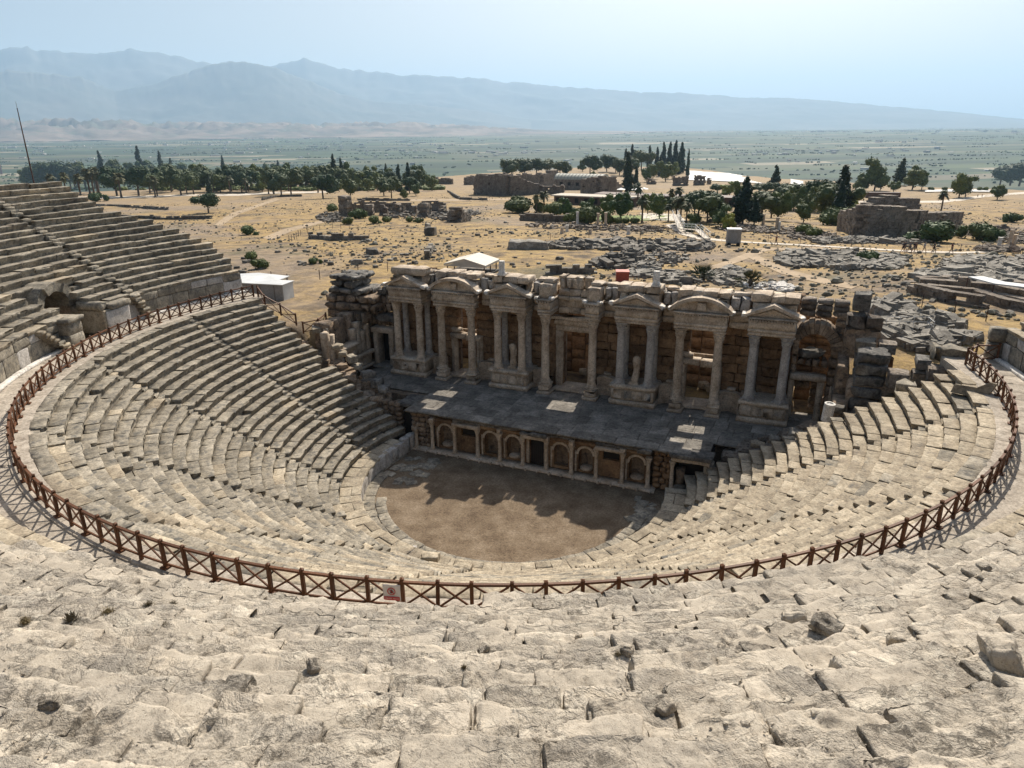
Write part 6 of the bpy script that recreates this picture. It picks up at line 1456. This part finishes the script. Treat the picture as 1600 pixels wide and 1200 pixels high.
ruin_wall('ruined_wall', 'low stone field wall before the garden trees', [at(815, 345), at(850, 347), at(905, 346)], 1.2, (2., 2.4, 1.8), 'ruin', seed=72, rag=.5)
for i, (pts, lab) in enumerate((([(140, 322), (200, 324), (262, 328)], 'dark field wall crossing the dry grass at far left'), ([(180, 340), (250, 343), (330, 342)], 'lower dark field wall crossing the dry grass at left'), ([(410, 313), (432, 308), (470, 307)], 'curving field wall below the tree belt'), ([(560, 313), (640, 314)], 'thin dark field wall above the old ruins'), ([(485, 373), (520, 376), (575, 375)], 'line of low dark kerb blocks in the dry field'), ([(675, 390), (668, 404)], 'short pale wall end standing in the middle field'), ([(860, 428), (925, 427)], 'long low dark stack of tiles behind the facade'), ([(700, 300), (720, 312), (760, 313)], 'low dark wall running under the tall bath wall'))):
    ruin_wall('ruined_wall', lab, [at(*q) for q in pts], .8, [1.1]*len(pts), 'rubble_dark', seed=90+i, rag=.3, cat='field wall')
P = at(808, 392); 
loose('large grey boulder-like block of masonry in the middle field', tuple(at(826, 389)), (7, 3.2, 3.0), 'rubble', .3, name='masonry_block', cat='stone block')
loose('upright squared block on its step in the middle field', tuple(at(672, 368)+Vector((0, 0, .6))), (2.4, 2., 2.4), 'rubble_dark', .2, name='masonry_block', cat='stone block')
loose('slender broken pillar base behind the upright squared block', tuple(at(669, 362)+Vector((0, 0, .8))), (1.3, 1.2, 2.2), 'rubble', .2, name='masonry_block', cat='stone block')
# loose blocks strewn over the golden field
zones = [(430, 760, 372, 415, 62, 'below the old ruins'), (360, 520, 350, 460, 30, 'near the white sheds'), (640, 800, 345, 380, 30, 'around the upright squared block'), (800, 960, 395, 432, 16, 'just behind the middle of the facade'), (520, 680, 385, 420, 24, 'behind the ruined tower'), (1060, 1200, 385, 400, 8, 'below the grey cabin'), (1330, 1480, 425, 455, 12, 'beside the right-hand diggings'), (140, 345, 345, 400, 22, 'behind the upper left seats')]
for x0, x1, y0, y1, n, zl in zones:
    for _ in range(n):
        P = at(rnd.uniform(x0, x1), rnd.uniform(y0, y1)); e = rnd.lognormvariate(-.75, .42)
        loose('small dark stone block lying in the dry field '+zl, (P.x, P.y, P.z+e*.15), (e*1.3, e*.9, e*.75), rnd.choice(('rubble_dark', 'rubble_dark', 'rubble')), rnd.uniform(0, 3), None, 'field_block', 'stone block', 'loose blocks '+zl)
# low dry scrub and stones speckling the field
mb = MB(); mb2 = MB()
_n = 15000; _r = np.random.RandomState(3); _a = np.arctan(_r.uniform(-.75, .78, _n)); _d = 72*np.exp(_r.rand(_n)*1.75)
_x = CAM[0]+(_fw[0]*np.cos(_a)+_rt[0]*np.sin(_a))*_d; _y = CAM[1]+(_fw[1]*np.cos(_a)+_rt[1]*np.sin(_a))*_d; _z = ground_z(_x, _y)
_k = vnoise(np.stack([_x*.05, _y*.05, _x*0+3.], 1))+.6*vnoise(np.stack([_x*.16, _y*.16, _x*0+9.], 1))
for x, y, z, k in zip(_x, _y, _z, _k):
    if k < .0 or z < 2.8 and y < 40 or (y < 16 and math.hypot(x, y) < 52): continue
    e = rnd.lognormvariate(-1.35, .5)
    if rnd.random() < .85: mb.lathe([(e*.5, -.1), (e*.6, e*.2), (e*.35, e*.5), (.02, e*.62)], 5, (x, y, z), wob=lambda a, z: rnd.uniform(-.3, .3))
    else: mb2.rbox((x, y, z+e*.1), (e*1.2, e*.8, e*.5), rnd.uniform(0, 3), rnd.gauss(0, .2), rnd.gauss(0, .2))
tag(mb.build('dry_scrub', M['leaf_grey']), 'low dry scrub speckling the golden field', 'scrub', kind='stuff')
tag(mb2.build('field_stones', M['rubble_dark']), 'small stones speckling the golden field', 'stones', kind='stuff')
# columns of the re-erected street
for i, (px, py, h) in enumerate(((902, 352, 20), (934, 352, 18), (946, 353, 20), (886, 362, 10), (878, 365, 10), (922, 366, 8), (982, 366, 12), (1192, 352, 16), (1213, 362, 20), (1216, 362, 14), (1583, 384, 14), (1577, 384, 20), (1560, 388, 14))):
    P = at(px, py); d = (P-Vector(CAM)).length; H = h*d/FPX
    mb = MB(); mb.lathe([(.45, -.2), (.42, .15), (.36, .25), (.33, H*.9), (.4, H*.92), (.4, H)], 10)
    tag(mb.build('standing_column', M['marble' if i % 3 else 'marble_white'], None, tuple(P)), ORD[i]+' weathered column stump in the list of stumps among the street ruins, counted left then right', 'column', 'columns standing among the street ruins')

# ------------------------------------------------------------------ sheds, shelters and small things behind the facade
def gable(label, px0, py0, W, D, H, eave, mat, rz, cat, name, open_=True):
    P = at(px0, py0); t = thing(name, label, cat, tuple(P), rz)
    mb = MB(); mb.prism([(-W/2, H), (0, H+eave), (W/2, H), (W/2, H-.25), (0, H+eave-.12), (-W/2, H-.25)], -D/2, D/2); mb.build('roof', M[mat], t)
    for s in (-1, 1):
        mb = MB(); mb.prism([(-W/2, H-.3), (0, H+eave-.15), (W/2, H-.3)], s*D/2-.03*s, s*D/2-.10*s); mb.build('gable_panel', M[mat], t)
    for sx in (-1, 1):
        for sy in (-1, 0, 1): mb = MB(); mb.box(sx*W*.44-.06, sx*W*.44+.06, sy*D*.42-.06, sy*D*.42+.06, -.6, H-.2); mb.build('post', M['iron'], t)
    return t
t = gable('cream canopy with a low gabled roof over a dig behind the facade', 738, 426, 5.8, 5.2, 1.5, .75, 'cream', R(4), 'canopy', 'dig_shelter')
mb = MB(); mb.box(-3, 3, -2.4, 2.4, -.3, .25); mb.build('dark_floor', M['rubble_dark'], t)
P0 = at(424, 466)
t = thing('white_shed', 'long white box shed with a pale end panel beyond the left fence', 'shed', (P0.x, P0.y, P0.z), R(8))
mb = MB(); mb.box(-4.4, 2.2, -1.1, 1.1, -.5, 1.75); mb.build('wall', M['grey_metal'], t); mb = MB(); mb.prism([(-4.6, 1.76), (2.35, 1.76), (2.35, 1.84), (-4.6, 1.84)], -1.2, 1.2); mb.build('roof', M['white'], t); mb = MB(); mb.box(2.205, 2.24, -1.0, 1.0, -.3, 1.7); mb.build('end_panel', M['white'], t)
for k in range(4): mb = MB(); mb.box(-3.9+1.7*k, -3.85+1.7*k, -1.125, -1.105, -.4, 1.7); mb.build('panel_joint', M['iron'], t)
P0 = at(410, 457)
t = thing('white_canopy', 'flat white sheet canopy behind the long box shed', 'canopy', (P0.x, P0.y, P0.z), R(10))
mb = MB(); mb.prism([(-5., 1.6), (-1.4, 1.9), (2.6, 1.65), (2.6, 1.57), (-1.4, 1.8), (-5, 1.5)], -1.4, 1.9); mb.build('roof', M['white'], t)
for x in (-4.6, -1.4, 2.3):
    for y in (-1.2, 1.7): mb = MB(); mb.box(x-.05, x+.05, y-.05, y+.05, -.6, 1.5); mb.build('post', M['grey_metal'], t)
P0 = at(972, 440); t = thing('red_box', 'faded red metal box with a pinkish lid behind the facade', 'box', tuple(P0), R(18))
mb = MB(); mb.box(-.75, .75, -.75, .75, -.2, 1.25); mb.build('body', M['red'], t); mb = MB(); mb.box(-.8, .8, -.8, .8, 1.253, 1.34); mb.build('lid', plain('pale_red_lid', (.52, .20, .16)), t)  # lid coloured a paler red than the body
P0 = at(1145, 383); t = thing('kiosk', 'small grey cabin standing beside the pale path', 'cabin', tuple(P0), R(12))
mb = MB(); mb.box(-1.15, 1.15, -1, 1, .35, 2.7); mb.build('cabin', M['kiosk'], t); mb = MB(); mb.box(-1.2, 1.2, -1.05, 1.05, 2.703, 2.85); mb.build('roof', M['white'], t)
for s in (-1, 1): mb = MB(); mb.lathe([(.32, -.09), (.32, .09)], 12); o = mb.build('wheel', M['dark'], t, (s*.75, -1.05, .25)); o.rotation_euler = (R(90), 0, 0)
mb = MB(); mb.box(-.5, .5, -1.03, -1.003, .55, 2.1); mb.build('door', M['grey_metal'], t)
for i, px in enumerate((1367, 1390)):
    P0 = at(px, 309); t = thing('brown_hut', ('left' if i == 0 else 'right')+' one of two long low brown huts on the bare slope at right', 'hut', tuple(P0), R(12), 'brown huts on the bare slope')
    mb = MB(); mb.box(-4.6, 4.6, -1.5, 1.5, -.4, 2.5); mb.build('wall', M['board'], t); mb = MB(); mb.box(-4.75, 4.75, -1.7, 1.7, 2.503, 2.7); mb.build('roof', M['iron'], t)
    for k in range(6): mb = MB(); mb.box(-4.3+k*1.7, -4.2+k*1.7, -1.53, -1.503, 0, 2.4); mb.build('batten', M['iron'], t)
P0 = at(920, 276); t = thing('museum_hall', 'museum hall with a pale ribbed barrel roof among the ruins', 'building', tuple(at(908, 296)), R(-4))
W, L = 6., 16.
mb = MB(); mb.box(-L, L, -W, W, -1, 6.2); mb.build('wall', M['ruin'], t)
n = 12; V = []
for x in (-L, L): V += [(x, W*1.02*math.cos(math.pi*k/n), 6.2+3.2*math.sin(math.pi*k/n)) for k in range(n+1)]
F = [(k, k+1, k+n+2, k+n+1) for k in range(n)]+[tuple(range(n+1)), tuple(range(2*n+1, n, -1))]
ob('roof', mesh('roof', V, F, plain('pale_green_sheet_roof', (.42, .41, .33), .6, .6, .1)), t)
for k in range(15):
    mb = MB()
    for j in range(n): mb.rbox((-L+.3+k*(2*L-.6)/14, W*1.03*math.cos(math.pi*(j+.5)/n), 6.23+3.22*math.sin(math.pi*(j+.5)/n)), (.25, 1.7, .14), 0, math.pi*(j+.5)/n+math.pi/2)
    mb.build('roof_rib', M['grey_metal'], t)
for k in range(5): mb = MB(); mb.box(-12+k*5.4, -10+k*5.4, -W-.03, -W-.002, 2.6, 4.6); mb.build('window', M['dark'], t)
for i, (px, py, W, lab) in enumerate(((930, 320, 16, 'long flat-roofed brown visitor building among the palms'), (1010, 318, 20, 'flat-roofed pavilion behind the garden palms'), (1130, 322, 14, 'small open pavilion in the middle of the grove'))):
    P0 = at(px, py); t = thing('pavilion', lab, 'building', tuple(P0), R(-6))
    mb = MB(); mb.box(-W, W, -4, 4, -.5, 3.2); mb.build('wall', M['board'], t); mb = MB(); mb.box(-W-1, W+1, -5, 5, 3.203, 3.6); mb.build('roof', M['iron' if i else 'pathm'], t)
    for k in range(int(W/2)): mb = MB(); mb.box(-W+1+k*4, -W+2.6+k*4, -4.03, -4.002, .8, 2.6); mb.build('window', M['dark'], t)
for i, (px, py) in enumerate(((970, 304), (993, 304), (1006, 303), (1086, 323))):
    P0 = at(px, py); t = thing('parasol', ORD[i]+' white square parasol from the left by the garden pavilions', 'parasol', tuple(P0), .2, 'white parasols by the pavilions')
    mb = MB(); mb.add([(-2.2, -2.2, 2.6), (2.2, -2.2, 2.6), (2.2, 2.2, 2.6), (-2.2, 2.2, 2.6), (0, 0, 3.5)], [(0, 1, 4), (1, 2, 4), (2, 3, 4), (3, 0, 4), (3, 2, 1, 0)]); mb.build('canopy', M['white'], t); mb = MB(); mb.tube((0, 0, -.2), (0, 0, 2.7), .05, .05); mb.build('pole', M['grey_metal'], t)
t = thing('sheet_roof', 'long pale metal sheet roof sheltering the diggings at right', 'roof', tuple(at(1552, 462)), 0)
o = Vector(t.location); A, B, Cc, D_ = at(1508, 456), at(1548, 468), at(1600, 475), at(1640, 474)
mb = MB()
for a, b_ in ((A, B), (B, Cc), (Cc, D_)):
    d = (b_-a); nn = Vector((-d.y, d.x, 0)).normalized()*1.6; z = Vector((0, 0, 1.6)); q = [a+z-o, b_+z-o, b_+z+nn-o, a+z+nn-o]
    mb.add([v for v in q]+[v-Vector((0, 0, .12)) for v in q], [(0, 1, 2, 3), (7, 6, 5, 4), (0, 4, 5, 1), (1, 5, 6, 2), (2, 6, 7, 3), (3, 7, 4, 0)])
mb.build('sheet', M['white'], t)
for q in (A, B, Cc): mb = MB(); v = q-o; mb.box(v.x-.05, v.x+.05, v.y-.05, v.y+.05, v.z-.5, v.z+1.5); mb.build('prop', M['iron'], t)
# boardwalk stairs beside the path
t = thing('boardwalk', 'pale metal boardwalk stair with handrails joining the path', 'stairs', tuple(at(1066, 362)), 0); o = Vector(t.location)
seg = [at(1053, 350)+Vector((0, 0, 2.2)), at(1064, 364)+Vector((0, 0, .9)), at(1090, 366)+Vector((0, 0, .9)), at(1105, 375)+Vector((0, 0, .3))]
for a, b_ in zip(seg[:-1], seg[1:]):
    d = b_-a; s = Vector((-d.y, d.x, 0)).normalized()*.6
    mb = MB(); q = [a-s-o, b_-s-o, b_+s-o, a+s-o]; mb.add(q+[v-Vector((0, 0, .12)) for v in q], [(0, 1, 2, 3), (7, 6, 5, 4), (0, 4, 5, 1), (1, 5, 6, 2), (2, 6, 7, 3), (3, 7, 4, 0)]); mb.build('deck', M['pathm'], t)
    for sg_ in (-1, 1):
        mb = MB(); up = Vector((0, 0, 1.0)); mb.tube(a+s*sg_+up-o, b_+s*sg_+up-o, .05, .05, 5); mb.tube(a+s*sg_+up*.5-o, b_+s*sg_+up*.5-o, .04, .04, 5)
        for k in range(5): p = a.lerp(b_, k/4)+s*sg_-o; mb.tube(p, p+up, .04, .04, 5)
        mb.build('handrail', M['white'], t)
t = thing('metal_railing', 'thin white metal railing on the slope right of the ruined arch', 'railing', tuple(at(1420, 520)), 0); o = Vector(t.location); a, b_ = at(1382, 520), at(1446, 522)
for q, r_ in ((a, b_), (b_, at(1455, 530))):
    mb = MB()
    for h in (.55, 1.0, 1.4): mb.tube(q+Vector((0, 0, h))-o, r_+Vector((0, 0, h))-o, .025, .025, 5)
    for k in range(4): p = q.lerp(r_, k/3)-o; mb.tube(p, p+Vector((0, 0, 1.4)), .025, .025, 5)
    mb.build('rail_section', M['white'], t)
# wire fences: thin posts and strands
def wire_fence(label, pts, step, h=1.3, mat='iron'):
    P = [at(*q) for q in pts]; t = thing('wire_fence', label, 'fence', tuple(P[0])); o = P[0]
    pm = MB(); pm.box(-.035, .035, -.035, .035, -.2, h); me = pm.mesh('post', M[mat]); prev = None
    for a, b_ in zip(P[:-1], P[1:]):
        n = max(1, int((b_-a).length/step))
        for k in range(n+1):
            p = a.lerp(b_, k/n); p.z = gz(p.x, p.y); ob('post', me, t, tuple(p-o))
            if prev is not None and (p-prev).length > .1:
                mb = MB()
                for hh in (.45, .85, 1.2): mb.tube(prev+Vector((0, 0, hh))-o, p+Vector((0, 0, hh))-o, .008, .008, 3)
                mb.build('wire', M[mat], t)
            prev = p
wire_fence('thin wire fence crossing the dry grass behind the ruined tower', [(425, 440), (450, 444), (500, 437), (560, 428), (606, 424)], 4.)
wire_fence('thin wire fence curving round the diggings in the left field', [(452, 378), (470, 368), (500, 360), (520, 357), (560, 360)], 4.)
wire_fence('wire fence along the far side of the pale path', [(1150, 376), (1250, 381), (1330, 385), (1420, 391), (1500, 394), (1565, 391)], 4.5)
wire_fence('thin wire fence on the slope above the right-hand diggings', [(1360, 466), (1400, 472), (1440, 480), (1490, 494), (1540, 502), (1600, 508)], 2.6)
wire_fence('wire fence along the track before the street ruins', [(860, 375), (920, 375), (1000, 375), (1052, 376)], 5.)
wire_fence('dark railing beside the path at the far right edge', [(1576, 392), (1590, 402), (1610, 412)], 1.1, 1.5)
# mast and banner at far left
P0 = on(54, 290, 1, 2.2); t = thing('thin_mast', 'tall thin dark mast rising behind the top left seats', 'mast', (P0[0], P0[1], P0[2]-.5)); mb = MB()
dist = np.linalg.norm(P0-CAM); H = 106*dist/FPX; mb.tube((0, 0, 0), (0, 0, H*.6), .075, .05, 6); mb.tube((0, 0, H*.6), (0, 0, H*.93), .05, .035, 6); mb.build('pole', M['iron'], t)
mb = MB(); mb.tube((0, 0, H*.93), (0, 0, H), .02, .012, 5); mb.build('tip', M['grey_metal'], t)
P0 = at(8, 296); t = thing('banner', 'small pale vertical banner on a pole beyond the top left seats', 'banner', tuple(P0)); d = (P0-Vector(CAM)).length
k = d/FPX; mb = MB(); mb.tube((0, 0, 0), (0, 0, 34*k), .12, .1, 6); mb.build('pole', M['grey_metal'], t); mb = MB(); mb.box(-2*k, 2.5*k, -.03, .03, 18*k, 33*k); mb.build('cloth', plain('pinkish_banner_cloth', (.62, .48, .46)), t)
# ------------------------------------------------------------------ people on the path
def walker(seed, shirt, shorts, skin=(.40, .24, .16)):
    q = random.Random(seed); s = q.uniform(.22, .34)
    V = []; F = []
    def limb(pts, n=8):
        k0 = len(V); m_ = len(pts)
        for i, (p, rx, ry) in enumerate(pts):
            for k in range(n): a = 2*math.pi*k/n; V.append((p[0]+rx*math.cos(a), p[1]+ry*math.sin(a), p[2]))
        for i in range(m_-1): F.extend([(k0+i*n+k, k0+i*n+(k+1) % n, k0+(i+1)*n+(k+1) % n, k0+(i+1)*n+k) for k in range(n)])
        F.append(tuple(k0+k for k in range(n-1, -1, -1))); F.append(tuple(k0+(m_-1)*n+k for k in range(n)))
    limb([((0, 0, .84), .15, .12), ((0, 0, .95), .17, .12), ((0, 0, 1.1), .15, .11), ((.0, 0, 1.3), .19, .12), ((.01, 0, 1.42), .17, .10), ((.02, 0, 1.47), .06, .06), ((.03, 0, 1.52), .055, .055), ((.04, 0, 1.56), .075, .085), ((.04, 0, 1.64), .085, .10), ((.04, 0, 1.71), .07, .08), ((.04, 0, 1.75), .03, .03)], 10)
    for sg_, d in ((-1, s), (1, -s)):
        y = sg_*.09; limb([((d, y, .0), .05, .045), ((d+.03, y, .05), .10, .045), ((d*.96, y, .1), .045, .045), ((d*.7+.04, y, .3), .06, .06), ((d*.45+.05, y, .5), .055, .06), ((d*.2, y, .7), .08, .08), ((0, y, .9), .095, .10)])
        y = sg_*.21; limb([((-d*.9, y*1.1, .74), .03, .02), ((-d*.85, y*1.08, .84), .035, .03), ((-d*.55, y*1.05, 1.05), .04, .04), ((-d*.2, y, 1.25), .048, .05), ((0, y*.9, 1.42), .055, .055)])
    me = mesh('person', V, F, None, True); mats = [plain('skin', skin, .6), plain('shirt', shirt, .8), plain('shorts', shorts, .8), plain('dark_hair', (.03, .02, .015), .6)]
    for m_ in mats: me.materials.append(m_)
    for p in me.polygons:
        c = p.center; r_ = math.hypot(c.x*.2, c.y)
        p.material_index = 3 if c.z > 1.66 else 1 if .95 < c.z < 1.47 and not (r_ > .2 and c.z < 1.2) else 2 if .52 < c.z <= .95 and abs(c.y) < .2 else 0
    return me
PEOPLE = [(1410, 395, 'person in dark clothes leading the row on the path, leftmost walker', (.03, .03, .04), (.04, .04, .05)), (1413, 394.5, 'person in black walking close behind the leftmost walker', (.03, .03, .03), (.05, .05, .06)), (1420.5, 395, 'person in a grey top walking third in the row on the path', (.12, .12, .13), (.03, .03, .04)), (1427, 395.5, 'person in a black top and pale shorts walking fourth in the row', (.03, .03, .035), (.3, .27, .22)), (1430, 395, 'person in a brown top walking fifth in the row on the path', (.16, .09, .06), (.05, .05, .06)), (1443, 395.5, 'person in pale clothes walking alone in the middle of the row', (.45, .42, .38), (.35, .3, .25)), (1458, 396, 'person with a pale hat brim and dark clothes, seventh on the path', (.05, .045, .045), (.04, .04, .04)), (1486, 397, 'person in dark red clothes walking last at the right of the path', (.16, .05, .04), (.03, .03, .035)), (1212, 383.5, 'person in a red-brown top alone on the path left of the ruin field', (.25, .09, .06), (.12, .1, .09)), (1527, 309, 'left one of two tiny people standing on the far bare slope', (.05, .05, .05), (.06, .06, .07)), (1534, 308.5, 'right one of two tiny people standing on the far bare slope', (.2, .08, .06), (.05, .05, .06))]
for i, (px, py, lab, a, b_) in enumerate(PEOPLE):
    P = at(px, py); tag(ob('person', walker(i, a, b_), None, tuple(P+Vector((0, 0, .06))), YAW+R(-8)+rnd.uniform(-.2, .2)+(math.pi if i % 4 == 3 else 0)), lab, 'person', 'visitors walking on the site')
